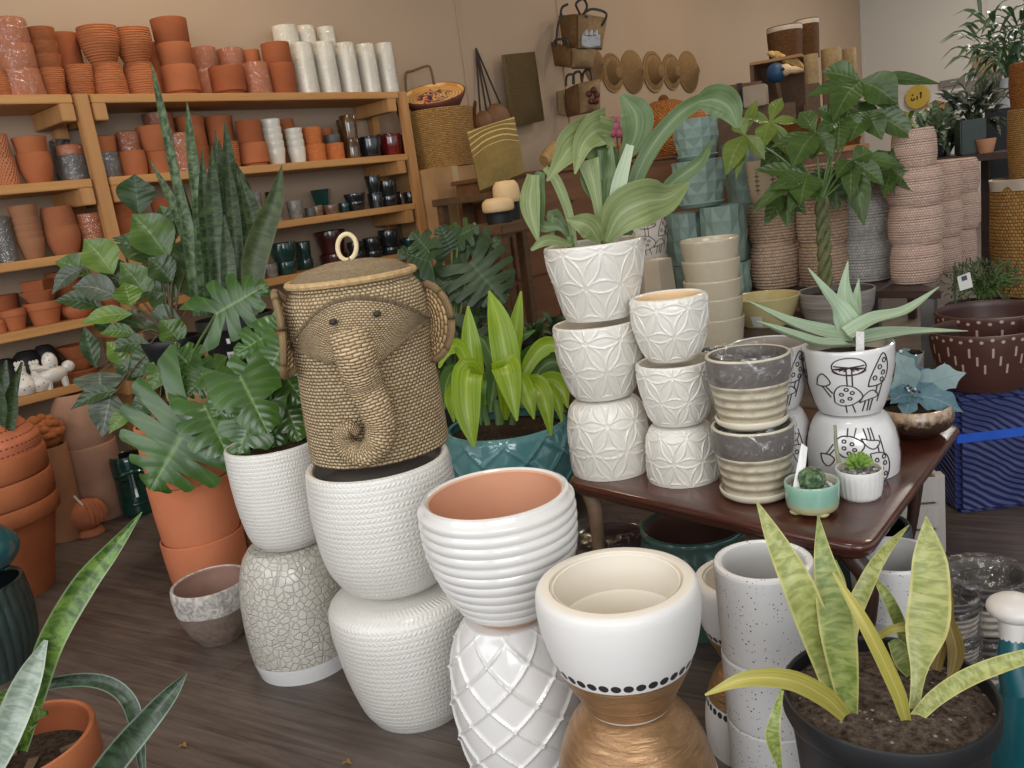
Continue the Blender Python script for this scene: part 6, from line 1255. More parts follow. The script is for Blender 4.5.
tote('fibre_bag', 'plain tan fibre bag hanging below the highest bag', [(572, 50), (596, 50), (592, 68), (572, 68)], [(552, 42), (572, 48), (572, 68), (556, 66)], proj(wallpt(575, 58))[2]-.5, None, ([(553, 46), (556, 40), (566, 40), (568, 48)],))
dC = proj(wallpt(585, 98))[2]-.5
def prC(t):
    g = GB()
    for u, v in ((589, 94), (594, 90), (597, 95), (591, 101), (596, 101)): g.add(ellipsoid(D(u, v, dC-.10), (.03, .03, .03), 8, 6))
    mk('print', g.geo(), plain('dark_print', '2a1c14', '6a2c22', .6, 30), t)
tote('fibre_bag', 'lowest fibre bag on the wall with dark flower print', [(578, 84), (600, 80), (600, 110), (580, 114)], [(566, 90), (578, 84), (580, 114), (568, 117)], dC, prC, ([(566, 86), (567, 76), (573, 75), (574, 84)], [(573, 84), (574, 74), (580, 72), (582, 82)], [(582, 82), (584, 72), (590, 70), (592, 80)]))
tag(slab([(556, 92), (564, 90), (566, 116), (558, 114)], dC+.2, .06, TANB, name='fibre_pouch', bul=.0), 'narrow tan fibre pouch behind the lowest fibre bag', 'bag')
STRAW = weave('straw', '8a6c46', '9c7c52', 60, 14, dist=.004, dark='5a4326')
def hat(u, v, hpx, dome, lab, grp='straw hats on the wall'):
    c = PX(u, v, XW+.001); R = hpx*.5*proj(c)[2]/F; pr = [(R, 0), (R*.99, .012)] + ([(R*.62, R*.10), (R*.50, R*.30), (R*.34, R*.48), (0, R*.52)] if dome else [(R*.7, R*.22), (R*.4, R*.42), (R*.12, R*.60), (0, R*.64)])
    g = lathe((0, 0), [(0, .0)]+pr, 36); g = xf(g, lambda p: (c[0]+p[2], c[1]+p[0], c[2]+p[1]))
    tag(mk('straw_hat', g, STRAW, loc=c), lab, 'hat', grp)
for a in [(612, 73, 38, 1, 'first straw hat from the bags in the wall row'), (632, 72, 42, 0, 'second and largest pointed straw hat in the wall row'), (653, 72, 40, 1, 'middle straw hat of the wall row'), (671, 72, 35, 1, 'smallest straw hat, fourth in the wall row'), (688, 72, 40, 0, 'pointed straw hat at the right end of the wall row'), (594, 66, 34, 0, 'straw hat half hidden behind the fibre bags')]: hat(*a)
# big orange dome basket on the chest
Pd = np.array([xc-.21, fy(xc-.21, 1.6, 668), 0]); zd0 = zt_c; zd1 = zat(Pd, 98); rd = rad(Pd, zd0+.2, 92); Hd = zd1-zd0
tdm = thing('dome_basket', 'large orange-brown woven dome basket behind the arching broad leaf', 'basket', (Pd[0], Pd[1], zd0))
mk('body', lathe(Pd, np.vstack([[(0, zd0)], crom([(rd*.85, zd0), (rd, zd0+Hd*.25), (rd*.92, zd0+Hd*.55), (rd*.6, zd0+Hd*.82), (rd*.25, zd0+Hd*.95)], 26), [(0, zd0+Hd*.97)]]), 64), WICKO, tdm)
mk('knob', ellipsoid((Pd[0], Pd[1], zd1-.02), (.05, .05, .05), 14, 10), WICKO, tdm)
for k, (u, v, c, lab) in enumerate(((556, 158, 'a08050', 'folded tan straw bundle on the chest beside the tote'), (548, 160, '8a5c34', 'orange-brown folded woven mats stacked on the chest'))):
    p = PX(u, v, xc-.25); p[2] = zt_c
    if k == 0: tag(mk('straw_bundle', GB().add(tube([p+[0, -.16, .07], p+[.02, 0, .12], p+[0, .18, .06]], [.05, .10, .04], 10, 10)).geo(), plain('tan_straw', c, 'b89a68', .8, 40), loc=p), lab, 'bundle')
    else:
        for i in range(3): tag(mk('woven_mat', box(p[0]-.2, p[0]+.25, p[1]+.22, p[1]+.75-.03*i, zt_c+.05*i+.001, zt_c+.05*i+.048, .012), plain('orange_mat', '93602f', 'b07a44', .8, 40), loc=p+[0, 0, .05*i]), ('bottom folded woven mat on the chest', 'middle folded woven mat on the chest', 'top folded woven mat on the chest')[i], 'mat', 'folded woven mats on the chest')
# ---------------------------------------------------------------- far end: hampers, cabinet, toucan, signs
dF = 9.0
HAMP = weave('rattan_hamper', '5a3a20', '73502e', 40, 60, dist=.005, dark='3a2414'); CLOTH = plain('white_liner', 'b8ac9c', 'c8bcac', .8, 10)
pC = D(783, 112, dF); hw = 20*dF/F
tcb = thing('display_cabinet', 'dark wooden display cabinet holding tall rattan hampers near the far corner', 'cabinet', (pC[0], pC[1], 0))
zc0 = D(783, 60, dF)[2]; R_ = np.array([math.cos(YAW), math.sin(YAW)]); CB = lambda x0, x1, y0, y1, z0, z1, b=.004: rotz(box(pC[0]+x0, pC[0]+x1, pC[1]+y0, pC[1]+y1, z0, z1, b), pC, math.radians(15))
mk('carcass', CB(-.28, .24, -.2, .3, 0, zc0-.5), CHD, tcb, smooth=False); mk('back', CB(-.28, .24, .24, .3, zc0-.5, zc0-.02), CHD, tcb, smooth=False); mk('side_panel', CB(-.28, -.24, -.2, .3, zc0-.5, zc0-.02), CHD, tcb, smooth=False)
mk('shelf_board', CB(-.28, .24, -.2, .3, zc0-.03, zc0), wood('light_board', '8a6a44', 'a8845a', .6, 0), tcb, smooth=False)
for u, vb, vt, w, lab, dd in ((786, 62, 27, 34, 'round rattan hamper with white liner band on the display cabinet', 9.0), (808, 62, 20, 24, 'tallest rattan hamper behind the white lined one', 9.25)):
    P = np.array(D(u, vb, dd)); P[2] = zc0+.002; z1 = zat(P, vt); r = rad(P, z1, w)
    t = thing('rattan_hamper', lab, 'basket', P, 'rattan hampers'); h = z1-P[2]
    mk('body', vessel(P, [(r*.93, P[2]), (r, z1-.10), (r, z1)], .012, seg=36, depth=.2), (HAMP, CLOTH), t); mk('liner', lathe(P, [(r*1.01, z1-.05), (r*1.03, z1-.03), (r*1.01, z1-.005)], 36), CLOTH, t)
g = GB(); rnd = random.Random(8)
for k in range(9):
    a = D(768+k*3.4, 52+k*1.2+rnd.random()*5, dF-.25); b = D(776+k*3.6, 50+k*2.2+rnd.random()*6, dF-.28); g.add(tube([a, (np.array(a)+b)/2+np.array([0, 0, .03*rnd.random()]), b], [.02, .035, .012], 7, 6))
p_ = D(783, 58, dF-.27); tag(mk('driftwood', g.geo(), plain('pale_driftwood', 'a8854e', 'd0ac70', .8, 20), loc=(p_[0], p_[1], zc0)), 'heap of pale driftwood branches lying across the cabinet top', 'driftwood')
tto = thing('toucan_figure', 'carved bird with blue body and pale head and bill before the cabinet', 'figurine', D(782, 72, dF-.35))
pt0 = np.array(D(776, 73, dF-.35)); mk('body', ellipsoid(pt0, (.10, .09, .10), 16, 12), plain('bird_blue', '1c3c5c', '24507a', .5, 10), tto)
mk('head', ellipsoid(D(785, 70, dF-.40), (.07, .06, .06), 14, 10), plain('bird_cream', 'c8ac88', 'd4bc98', .5), tto); mk('bill', tube(pxl([(788, 70), (797, 70), (804, 71)], dF-.42), [.04, .035, .01], 8, 8), plain('bird_cream', 'c8ac88', None), tto)
mk('eye', ellipsoid(D(783, 69, dF-.47), (.018, .018, .018), 8, 6), plain('bird_eye', '0c0c0c', None, .3), tto)
mk('perch', tube([pt0+[0, 0, -.06], [pt0[0]+.02, pt0[1]+.03, zc0-.5]], .03, 8, 3), CHD, tto)
for u, vb, vt, w, lab, dd in ((812, 84, 55, 14, 'narrow pale straw roll in front of the tall hamper', 8.5), (832, 80, 49, 19, 'wide pale straw drum right of the hampers', 9.3), (850, 74, 49, 13, 'upper pale straw drum stack nearest the corner', 9.6)):
    P = np.array(D(u, vb, dd)); z1 = zat(P, vt); r = rad(P, z1, w); t = thing('straw_drum', lab, 'basket', P, 'pale straw drums')
    mk('body', vessel(P, [(r, P[2]), (r*1.0, (P[2]+z1)/2), (r, z1)], .012, seg=30, depth=.1), (plain('pale_straw', '8a7350', 'a48c64', .8, 30), HAMP), t)
    st = thing('pedestal', 'plain wooden pedestal holding the '+lab.replace('in front of', 'before').split(' right')[0].split(' before')[0].split(' nearest')[0], 'stand', (P[0], P[1], 0)); mk('column', rotz(box(P[0]-r, P[0]+r, P[1]-r, P[1]+r, 0, P[2]-.002, .004), P, .4), CHD, st, smooth=False)
p_ = D(738, 100, 8.6); tbx = thing('wooden_crate', 'dark wooden crate with strap beside a pale block left of the cabinet', 'crate', (p_[0], p_[1], p_[2]-.1), )
mk('crate_body', rotz(box(p_[0]-.24, p_[0]+.2, p_[1]-.2, p_[1]+.2, p_[2]-.10, p_[2]+.14, .006), p_, .7), CHD, tbx, smooth=False); mk('strap', rotz(box(p_[0]-.05, p_[0]+.0, p_[1]-.204, p_[1]+.204, p_[2]-.1, p_[2]+.145, .002), p_, .7), plain('black_strap', '15110d', None, .6), tbx, smooth=False)
tst = thing('storage_cabinet', 'low dark cabinet under the strapped crate and pale block', 'cabinet', (p_[0], p_[1], 0)); mk('carcass', rotz(box(p_[0]-.3, p_[0]+.5, p_[1]-.25, p_[1]+.25, 0, p_[2]-.105, .006), p_, .7), CHD, tst, smooth=False)
p_2 = D(756, 101, 8.4); tag(mk('plaster_block', rotz(box(p_2[0]-.11, p_2[0]+.11, p_2[1]-.1, p_2[1]+.1, p_[2]-.103, p_[2]+.10, .01), p_2, .3), plain('pale_plaster', '9a8c7a', 'a89a86', .8), loc=p_2), 'pale plaster block right of the strapped crate', 'block')
# counter with woven trays behind the money tree
pK = D(815, 150, 6.6); tct = thing('wooden_counter', 'orange-brown wooden counter behind the money tree', 'counter', (pK[0], pK[1], 0)); zK = pK[2]
mk('carcass', rotz(box(pK[0]-.42, pK[0]+.32, pK[1]-.2, pK[1]+.25, 0, zK-.04, .006), pK, .55), CH, tct, smooth=False); mk('top', rotz(box(pK[0]-.45, pK[0]+.35, pK[1]-.23, pK[1]+.28, zK-.04, zK, .006), pK, .55), wood('orange_top', '8c5a30', 'a8723e', .5, 0), tct, smooth=False)
for k, (u, w, n) in enumerate(((800, 46, 4), (838, 44, 3))):
    P = np.array(D(u, 140, 6.55)); zz0 = zK+.002
    for i in range(n):
        r = rad(P, zz0, w)*(1-.03*i); tag(mk('woven_tray', vessel((P[0], P[1]), [(r*.85, zz0), (r, zz0+.055)], .010, seg=40, depth=.02), (WICKO, WICK), loc=(P[0], P[1], zz0)), '%s woven tray of the %s tray pile on the counter' % (('lowest', 'second', 'third', 'topmost')[i] if n == 4 else ('lowest', 'middle', 'topmost')[i], ('left', 'right')[k]), 'tray', 'woven trays on the counter'); zz0 += .058
# back wall signs
def wb(u, v, off=0): return PY(u, v, YB-off)
def wsign(u0, v0, u1, v1, lab, m, nm='sign', cat='sign', th=.03, off=.03):
    a, b = wb(u0, v1, off), wb(u1, v0, off); return tag(mk(nm, box(a[0], b[0], YB-off-th, YB-off, min(a[2], b[2]), max(a[2], b[2]), .004), m, loc=((a[0]+b[0])/2, YB-off, (a[2]+b[2])/2), smooth=False), lab, cat)
wsign(893, 82, 1002, 140, 'wide white board on the back wall behind the yellow round sign', plain('white_board', 'cfcbc8', 'c8c4c1', .6), 'white_board', 'board', .02, .002)
GS = plain('grey_slate', '6a6462', '827c78', .8, 60)
wsign(940, 77, 965, 88, 'long grey slate sign highest on the white board', GS); wsign(966, 78, 988, 96, 'square grey slate sign right of the long one', GS); wsign(952, 90, 964, 106, 'small grey slate sign below the long one', GS)
cy_ = wb(918, 97, .04); R = 11.5*proj(cy_)[2]/F
tys = thing('round_sign', 'round yellow sign with dark letter strokes on the white board', 'sign', cy_)
mk('disc', xf(lathe((0, 0), [(0, 0), (R, 0), (R, .03), (R*.97, .04), (0, .04)], 40), lambda p: (cy_[0]+p[0], cy_[1]-p[2], cy_[2]+p[1])), plain('yellow_paint', 'b89a3c', 'c4a84a', .5, 8), tys)
g = GB(); s = R
for pts in ([(-.42, .18), (-.30, .26)], [(-.44, -.02), (-.46, -.22), (-.24, -.20), (-.26, -.06)], [(.0, .10), (.0, -.22)], [(.30, .30), (.30, -.14)], [(.22, .30), (.40, .30)]): g.add(tube([(cy_[0]+s*x, cy_[1]-.043, cy_[2]+s*y) for x, y in pts], s*.055, 6, 6))
mk('letters', g.geo(), plain('dark_letters', '2c2814', None, .6), tys)
for u, v, w, lab in ((903, 120, 17, 'left brown round wooden piece under the yellow sign'), (936, 112, 22, 'right orange-brown round wooden piece under the yellow sign')):
    c = wb(u, v, .03); R2 = w*.5*proj(c)[2]/F; tag(mk('wall_disc', xf(lathe((0, 0), [(0, 0), (R2, 0), (R2, .04), (R2*.6, .06), (0, .065)], 32), lambda p: (c[0]+p[0], c[1]-p[2], c[2]+p[1])), plain('brown_disc', '8a5c30', 'a8743c', .6, 10), loc=c), lab, 'ornament')
c = wb(990, 62, .03); R2 = 15*proj(c)[2]/F; tag(mk('woven_plate', xf(lathe((0, 0), [(0, 0), (R2, 0), (R2, .04), (R2*.6, .10), (0, .12)], 36), lambda p: (c[0]+p[0], c[1]-p[2], c[2]+p[1])), plain('pale_fibre', '8f8062', 'a89878', .8, 20), loc=c), 'large pale round woven plate on the back wall behind the tree', 'plate')
# ---------------------------------------------------------------- display tables behind the low table
def slabtable(name, lab, cat, pts, z, th, legs, mt, ml):
    c = np.mean(np.array(pts), 0); t = thing(name, lab, cat, (c[0], c[1], 0)); n = len(pts)
    V = [(p[0], p[1], z-th) for p in pts]+[(p[0], p[1], z) for p in pts]; Fc = [tuple(range(n))[::-1], tuple(range(n, 2*n))]+[(k, (k+1) % n, n+(k+1) % n, n+k) for k in range(n)]
    mk('top', (V, Fc, None, None), mt, t, smooth=False)
    for p, m in zip(pts, ml):
        q = np.array(p)*.92+c[:2]*.08; mk('leg', box(q[0]-.03, q[0]+.03, q[1]-.03, q[1]+.03, 0, z-th, .004), m, t, smooth=False)
    return t
GREYM = plain('grey_metal', '6a6866', '7c7a78', .4, 12, .5, 0, 0, 0, .4); DKW = wood('dark_plank', '33251e', '483630', .5, 0)
aw = lambda p, s: np.array(p[:2])+np.array([-.56, .83])*s
f1, f2 = G(655, 346, .66), G(872, 330, .66)
slabtable('display_table', 'dark display table behind the low table carrying bowls and the money tree', 'table', [f1[:2], f2[:2], aw(f2, .62), aw(f1, .62)], .66, .04, 4, DKW, [DKW]*4)
h1, h2 = G(742, 291, .75), G(941, 291, .75)
slabtable('plank_bench', 'dark plank bench with grey metal legs holding the coiled rope baskets', 'bench', [h1[:2], h2[:2], aw(h2, .95), aw(h1, .95)], .75, .035, 4, DKW, [GREYM]*4)
# rope baskets
def rope(nm, c1, c2, nv):
    return weave(nm, c1, c2, 55, nv, .85, .004, dark='7a6858')
RP = {'p': rope('rope_pink', 'c4a594', 'd2b4a4', 17), 't': rope('rope_tan', 'b4967c', 'c8aa90', 14), 'g': rope('rope_grey', 'a4a29c', 'bcb8b2', 16)}
def ropecol(P, vs, ws, k, labs, grp):
    zb = P[2]+.001
    for i in range(len(labs)):
        z1 = zat(P, vs[i+1]); r = rad(P, (zb+z1)/2, ws[i]); h = z1-zb
        o = crom([(r*.84, zb), (r*.97, zb+h*.2), (r*1.0, zb+h*.5), (r*.96, zb+h*.82), (r*.86, z1)], 60); nco = 14
        tag(mk('rope_basket', vessel(P, o, .014, seg=64, depth=h*.8, disp=lambda T, t, R: .004*np.abs(np.sin(t*PI*nco))+.006*np.sin(T*2+i)), (RP[k], RP[k]), loc=(P[0], P[1], zb)), labs[i], 'basket', grp); zb = z1-.004
gr = 'coiled rope baskets'
ropecol(G(777, 287, .75), [287, 243, 204], [46, 46], 't', ['lower tan rope basket of the column under the sprig pot', 'upper tan rope basket of the column under the sprig pot'], gr)
ropecol(G(825, 285, .75), [285, 243, 200, 165], [45, 46, 46], 't', ['lowest tan rope basket behind the money tree trunk', 'middle tan rope basket behind the money tree trunk', 'top tan rope basket behind the money tree trunk'], gr)
ropecol(G(868, 280, .75), [280, 236, 192, 158], [46, 46, 44], 'g', ['lowest grey rope basket left of the pink column', 'middle grey rope basket left of the pink column', 'top grey rope basket left of the pink column'], gr)
P = G(917, 282, .75); ropecol(P, [282, 243, 205, 168, 130], [46, 48, 50, 42], 'p', ['lowest pink-beige rope basket at the bench end', 'second pink-beige rope basket at the bench end', 'third pink-beige rope basket at the bench end', 'topmost pink-beige rope basket at the bench end'], gr)
P = G(938, 272, .75); ropecol(P, [272, 236, 200, 162], [40, 44, 44], 'p', ['lowest rope basket hidden behind the pink end column', 'middle rope basket hidden behind the pink end column', 'top rope basket hidden behind the pink end column'], gr)
P = G(957, 264, .75); ropecol(P, [264, 228, 192, 160], [34, 40, 40], 'p', ['lowest shaded rope basket furthest right on the bench', 'middle shaded rope basket furthest right on the bench', 'top shaded rope basket furthest right on the bench'], gr)
# sprig pot on the tan column
def m_sprig(nm):
    t = NT(nm, .5, .4); u, v = t.uv(); x = t.ma('SUBTRACT', t.ma('FRACT', t.ma('MULTIPLY', u, 9)), .5); w = t.ma('SINE', t.ma('MULTIPLY', v, 60)); m = t.ma('LESS_THAN', t.ma('ABSOLUTE', x), t.ma('ADD', .03, t.ma('MULTIPLY', t.ma('MAXIMUM', w, 0), .16))); m = t.ma('MULTIPLY', m, t.ma('MULTIPLY', t.ma('GREATER_THAN', v, .25), t.ma('LESS_THAN', v, .75))); t.color(t.mix(t.ma('MULTIPLY', m, .8), 'b39c7e', '4a3a2c')); return t.m
P = G(777, 287, .75); z0 = zat(P, 204)+.004; z1 = zat(P, 160); r = rad(P, z1, 46)
tag(mk('ceramic_pot', vessel(P, crom([(r*.8, z0), (r*.97, z0+.08), (r, z1)], 12), .012, seg=40, depth=.06), (mat('sprig_glaze', m_sprig), CREAM), loc=(P[0], P[1], z0)), 'beige pot with dark sprig drawings on the left tan rope column', 'pot')
z2 = zat(P, 146); tag(mk('ceramic_pot', vessel(P, crom([(r*.55, z0+(z1-z0)-.055), (r*.68, z1+.02), (r*.6, z2)], 10), .01, seg=36), (plain('pale_grey_glaze', '86807a', '9a948e', .4, 30), GRW), loc=(P[0], P[1], z1-.05)), 'grey pot nested in the sprig drawing pot', 'pot')
# teal faceted pots
TFA = plain('sage_teal_glaze', '6e8076', '7c9086', .5, 6, .4)
def facet(P, zb, zt, r, lab, sauc=False, n=8):
    h = zt-zb; V = []; Fc = []; rows = 4; s0 = zb+(.014 if sauc else 0)
    for j in range(rows+1):
        f = j/rows; rr0 = r*(.80+.20*math.sin(PI*.5*min(1, f*1.5)))*(1+(.0))
        for k in range(n*2):
            bump_ = 1.025 if (k+j) % 2 else .97
            a = PI*k/n; V.append((P[0]+rr0*bump_*math.cos(a), P[1]+rr0*bump_*math.sin(a), s0+(zt-s0)*f))
    m = n*2
    for j in range(rows):
        for k in range(m):
            a, b, c, d = j*m+k, j*m+(k+1) % m, (j+1)*m+(k+1) % m, (j+1)*m+k
            if (k+j) % 2: Fc += [(a, b, d), (b, c, d)]
            else: Fc += [(a, b, c), (a, c, d)]
    q = len(V)
    for f, zz in ((.9, zt), (.85, zt-h*.4), (.7, zt-h*.7)): V += [(P[0]+r*f*math.cos(PI*k/n), P[1]+r*f*math.sin(PI*k/n), zz) for k in range(m)]
    top = rows*m
    for k in range(m): Fc.append((top+k, top+(k+1) % m, q+(k+1) % m, q+k)); Fc.append((q+k, q+(k+1) % m, q+m+(k+1) % m, q+m+k)); Fc.append((q+m+k, q+m+(k+1) % m, q+2*m+(k+1) % m, q+2*m+k))
    Fc.append(tuple(q+2*m+k for k in range(m))); Fc.append(tuple(range(m))[::-1])
    t = thing('faceted_planter', lab, 'planter', (P[0], P[1], zb), 'sage teal faceted planters'); mk('pot', (V, Fc, None, None), TFA, t, smooth=False)
    if sauc: mk('saucer', vessel(P, [(r*.78, zb), (r*.92, zb+.02)], .01, seg=36, depth=.008), (TFA, TFA), t)
def fcol(u, v0, vs, ws, labs, dz=0, sc=None):
    P = G(u, v0, .66); zb = .661
    for i, lb in enumerate(labs):
        zt = zat(P, vs[i]); facet(P, zb, zt, rad(P, zt, ws[i]), lb, bool(sc and sc[i])); zb = zt+.002
    return P, zb
PfR, zfR = fcol(730, 312, [262, 205], [46, 46], ['lower right faceted teal planter at the base of the pile', 'right faceted teal planter under the saucered one'])
PfL, zfL = fcol(690, 312, [264, 213], [40, 42], ['lower left faceted teal planter beside the white drawn pot', 'left faceted teal planter beside the white drawn pot'])
Pm = (PfR+PfL)/2; zb = max(zfR, zfL)+.002; zm = zat(Pm, 160); Pm2 = Pm; facet(Pm2, zb, zm, rad(Pm2, zm, 52), 'faceted teal planter with saucer in the middle of the pile', True); z3 = zat(Pm2, 119); facet(Pm2, zm+.002, z3, rad(Pm2, z3, 45), 'topmost faceted teal planter under the drooping leaf tip', True)
fcol(752, 300, [252, 204, 142], [40, 40, 40], ['lowest shaded teal planter at the back of the pile', 'middle shaded teal planter at the back of the pile', 'tallest shaded teal planter at the back of the pile'])
# white drawn pot, beige block pot
Pw = G(655, 322, .66); zw = zat(Pw, 257); z1 = zat(Pw, 214); r = rad(Pw, z1, 42)
tag(mk('planter', vessel(Pw, [(r*.8, .661), (r*.95, zw*.5+.33), (r*.9, zw)], .012, seg=40, depth=.02), (plain('brown_beige_glaze', '9a8c7c', 'aa9c8a', .4), GRW), loc=(Pw[0], Pw[1], .66)), 'beige planter holding up the white drawn pot', 'planter')
tag(mk('planter', mushroom_pot(Pw, crom([(r*.82, zw+.004), (r*.98, zw+(z1-zw)*.5), (r, z1)], 14), False, '', '').geo(), (plain('warm_white_glaze', 'b8aea2', 'c2b8ac', .4), CREAM, CREAM, INK), loc=(Pw[0], Pw[1], zw)), 'off-white pot with dark line drawing beside the teal faceted pots', 'planter')
Pq = G(664, 330, .66); z0 = .661; z1 = zat(Pq, 260); r = rad(Pq, z1, 27)
tag(mk('planter', vessel(Pq, [(r*1.25, z0), (r*1.2, z0+(z1-z0)*.4), (r*1.0, z1)], .014, seg=4, depth=.03, phase=.6), (plain('sand_glaze', 'a89a86', 'b4a692', .6, 14), CREAM), loc=(Pq[0], Pq[1], z0), smooth=False), 'square sand coloured pot left of the nested cream pots', 'planter')
# nested cream pots
Pn = G(717, 342, .66); vs = [342, 317, 297, 279, 259, 239]; zb = .661; CRG = plain('cream_glaze_nested', 'b3a78f', 'c2b69e', .25, 9, .5, .4)
for i, lb in enumerate(('lowest cream glazed pot of the nested column', 'second cream glazed pot of the nested column', 'third cream glazed pot of the nested column', 'fourth cream glazed pot of the nested column', 'topmost open cream glazed pot of the nested column')):
    z1 = zat(Pn, vs[i+1]); r = rad(Pn, z1, 58-.3*(4-i)); o = [(r*.91, zb), (r*.96, zb+(z1-zb)*.5), (r*1.0, z1-.008), (r*1.0, z1)]
    tag(mk('planter', vessel(Pn, crom(o, 10), .008, seg=52, depth=(z1-zb)*.85), (CRG, CRG), loc=(Pn[0], Pn[1], zb)), lb, 'planter', 'nested cream glazed pots'); zb = z1+.002
# pale yellow bowl
Py = G(767, 324, .66); z1 = zat(Py, 296); r = rad(Py, z1, 68)
tyb = thing('bowl_planter', 'pale yellow glazed bowl with price sticker left of the money tree', 'planter', (Py[0], Py[1], .66))
mk('pot', vessel(Py, crom([(r*.66, .661), (r*.84, .661+(z1-.66)*.45), (r, z1)], 12), .010, seg=52, depth=.08), (plain('pale_yellow_glaze', 'b5a875', 'c2b684', .2, 8, .5, .5), plain('pale_yellow_inside', 'b0a06a', 'bcae7a', .2, 8, .5, .5)), tyb)
sticker(tyb, Py, lambda z: np.interp(z, [.661, .661+(z1-.66)*.45, z1], [r*.66, r*.84, r])+.003, zat(Py, 322), zat(Py, 311), math.atan2(-Py[1], -Py[0])-.35, .4, False, 'price_sticker')
# ---------------------------------------------------------------- poinsettia bowl, glass pot
Pp = G(914, 434, T0); zp = zat(Pp, 406); rp_ = rad(Pp, zp, 74)
def m_drip(nm):
    t = NT(nm, .3, .5, .4); u, v = t.uv(); n = t.noise(60, detail=4); f = t.ma('ADD', v, t.ma('MULTIPLY', t.ma('SUBTRACT', n, .5), .9)); t.color(t.mix(t.ramp(f, 0, 1, .58, .98), '35211a', 'b89a7c')); t.bump(n, .004); return t.m
tpo = thing('potted_poinsettia', 'frosted blue artificial poinsettia in a brown drip glazed bowl at the table right corner', 'plant', (Pp[0], Pp[1], T0))
mk('pot', vessel(Pp, crom([(rp_*.55, T0+.001), (rp_*.9, T0+.03), (rp_*1.0, T0+(zp-T0)*.7), (rp_*.94, zp)], 14), .012, seg=52, depth=.02, floor_mi=2), (mat('drip_glaze', m_drip), DRK, SOIL), tpo)
LPO = leafmat('poinsettia_blue', '4c6c78', '6a8a92', '90a8ac', .7, k=.8); LPO2 = leafmat('poinsettia_frosted', '7a9294', '9cb0ae', '6a8890', .8, k=.8)
dq = proj((Pp[0], Pp[1], zp))[2]; c = np.array(D(912, 395, dq-.02))
for u, v, w, m, k in [(966, 373, 30, LPO2, .0), (963, 412, 26, LPO, -.06), (897, 352, 26, LPO2, .02), (904, 348, 22, LPO, .05), (884, 372, 22, LPO2, .02), (890, 404, 20, LPO, -.06), (905, 420, 20, LPO, -.08), (930, 368, 22, LPO, .04), (940, 395, 20, LPO, -.02), (878, 392, 16, LPO2, 0)]:
    leaf(tpo, blade([c, (c+np.array(D(u, v, dq+k)))/2+np.array([0, 0, .012]), D(u, v, dq+k)], [x*w*dq/F for x in (.12, .55, 1.05, .78, .9, .35, .02)], 16, .2, 0, (CP-c)+np.array([0, 0, .6]), 0, 0, (-1, -.5, 0, .5, 1), .08, u), m)
g = GB(); rnd = random.Random(2)
for k in range(14): g.add(ellipsoid(c+np.array([rnd.gauss(0, .010), rnd.gauss(0, .010), .012+rnd.random()*.01])+(CP-c)*.008, (.0045, .0045, .0045), 8, 6), rnd.choice((0, 0, 1)))
mk('berries', g.geo(), (plain('dark_berry', '1c2430', None, .2), plain('silver_berry', 'b0b8bc', None, .2)), tpo); mk('stem', tube([(Pp[0], Pp[1], zp-.02), c], .006, 6, 4), STEM, tpo)
Pgl = G(906, 406, T0); z1 = zat(Pgl, 353); r = rad(Pgl, z1, 36)
tag(mk('glass_pot', vessel(Pgl, [(r*.72, T0+.001), (r*.9, T0+.06), (r, z1)], .006, seg=40, depth=.12), (plain('smoky_glaze', '4c4a44', '6a6860', .15, 14, .5, .6), DRK), loc=(Pgl[0], Pgl[1], T0)), 'smoky grey pot behind the blue poinsettia', 'pot')
# ---------------------------------------------------------------- right side floor: wrapped blue box, dashed pots
Pbx = G(992, 505); zbx_ = zat(Pbx, 389); BLU = plain('blue_film', '23306a', '2f4088', .25, 5, .5, .3)
def m_film(nm):
    t = NT(nm, .25, .5, .3); n = t.noise(4, detail=2); x, y, z = t.xyz(); w = t.ma('SINE', t.ma('ADD', t.ma('MULTIPLY', t.ma('ADD', z, t.ma('MULTIPLY', x, .7)), 240), t.ma('MULTIPLY', n, 22))); t.color(t.mix(t.noise(6), '262e58', '30396c')); t.bump(w, .0035); return t.m
tbb = thing('wrapped_box', 'box wrapped in wavy dark blue film with bright blue tape on the floor', 'box', Pbx)
ab = math.radians(40); BXF = lambda x0, x1, y0, y1, z0, z1, b=.006: rotz(box(Pbx[0]+x0, Pbx[0]+x1, Pbx[1]+y0, Pbx[1]+y1, z0, z1, b), Pbx, ab)
mk('film', BXF(-.16, .26, -.06, .34, .0, zbx_-.002, .02), mat('blue_wavy_film', m_film), tbb, smooth=False); mk('tape', BXF(-.164, .264, -.064, .344, zbx_*.62, zbx_*.62+.035, .002), BLUE, tbb, smooth=False)
Pcb = G(944, 470); tcb2 = thing('cardboard_box', 'small cardboard box with blue tape behind the table right corner', 'box', Pcb); zcb = zat(Pcb, 388)
mk('carton', rotz(box(Pcb[0]-.12, Pcb[0]+.09, Pcb[1]-.05, Pcb[1]+.2, 0, zcb, .004), Pcb, ab), CARD, tcb2, smooth=False); mk('tape', rotz(box(Pcb[0]-.122, Pcb[0]+.092, Pcb[1]-.052, Pcb[1]+.202, zcb*.56, zcb*.56+.035, .002), Pcb, ab), BLUE, tcb2, smooth=False)
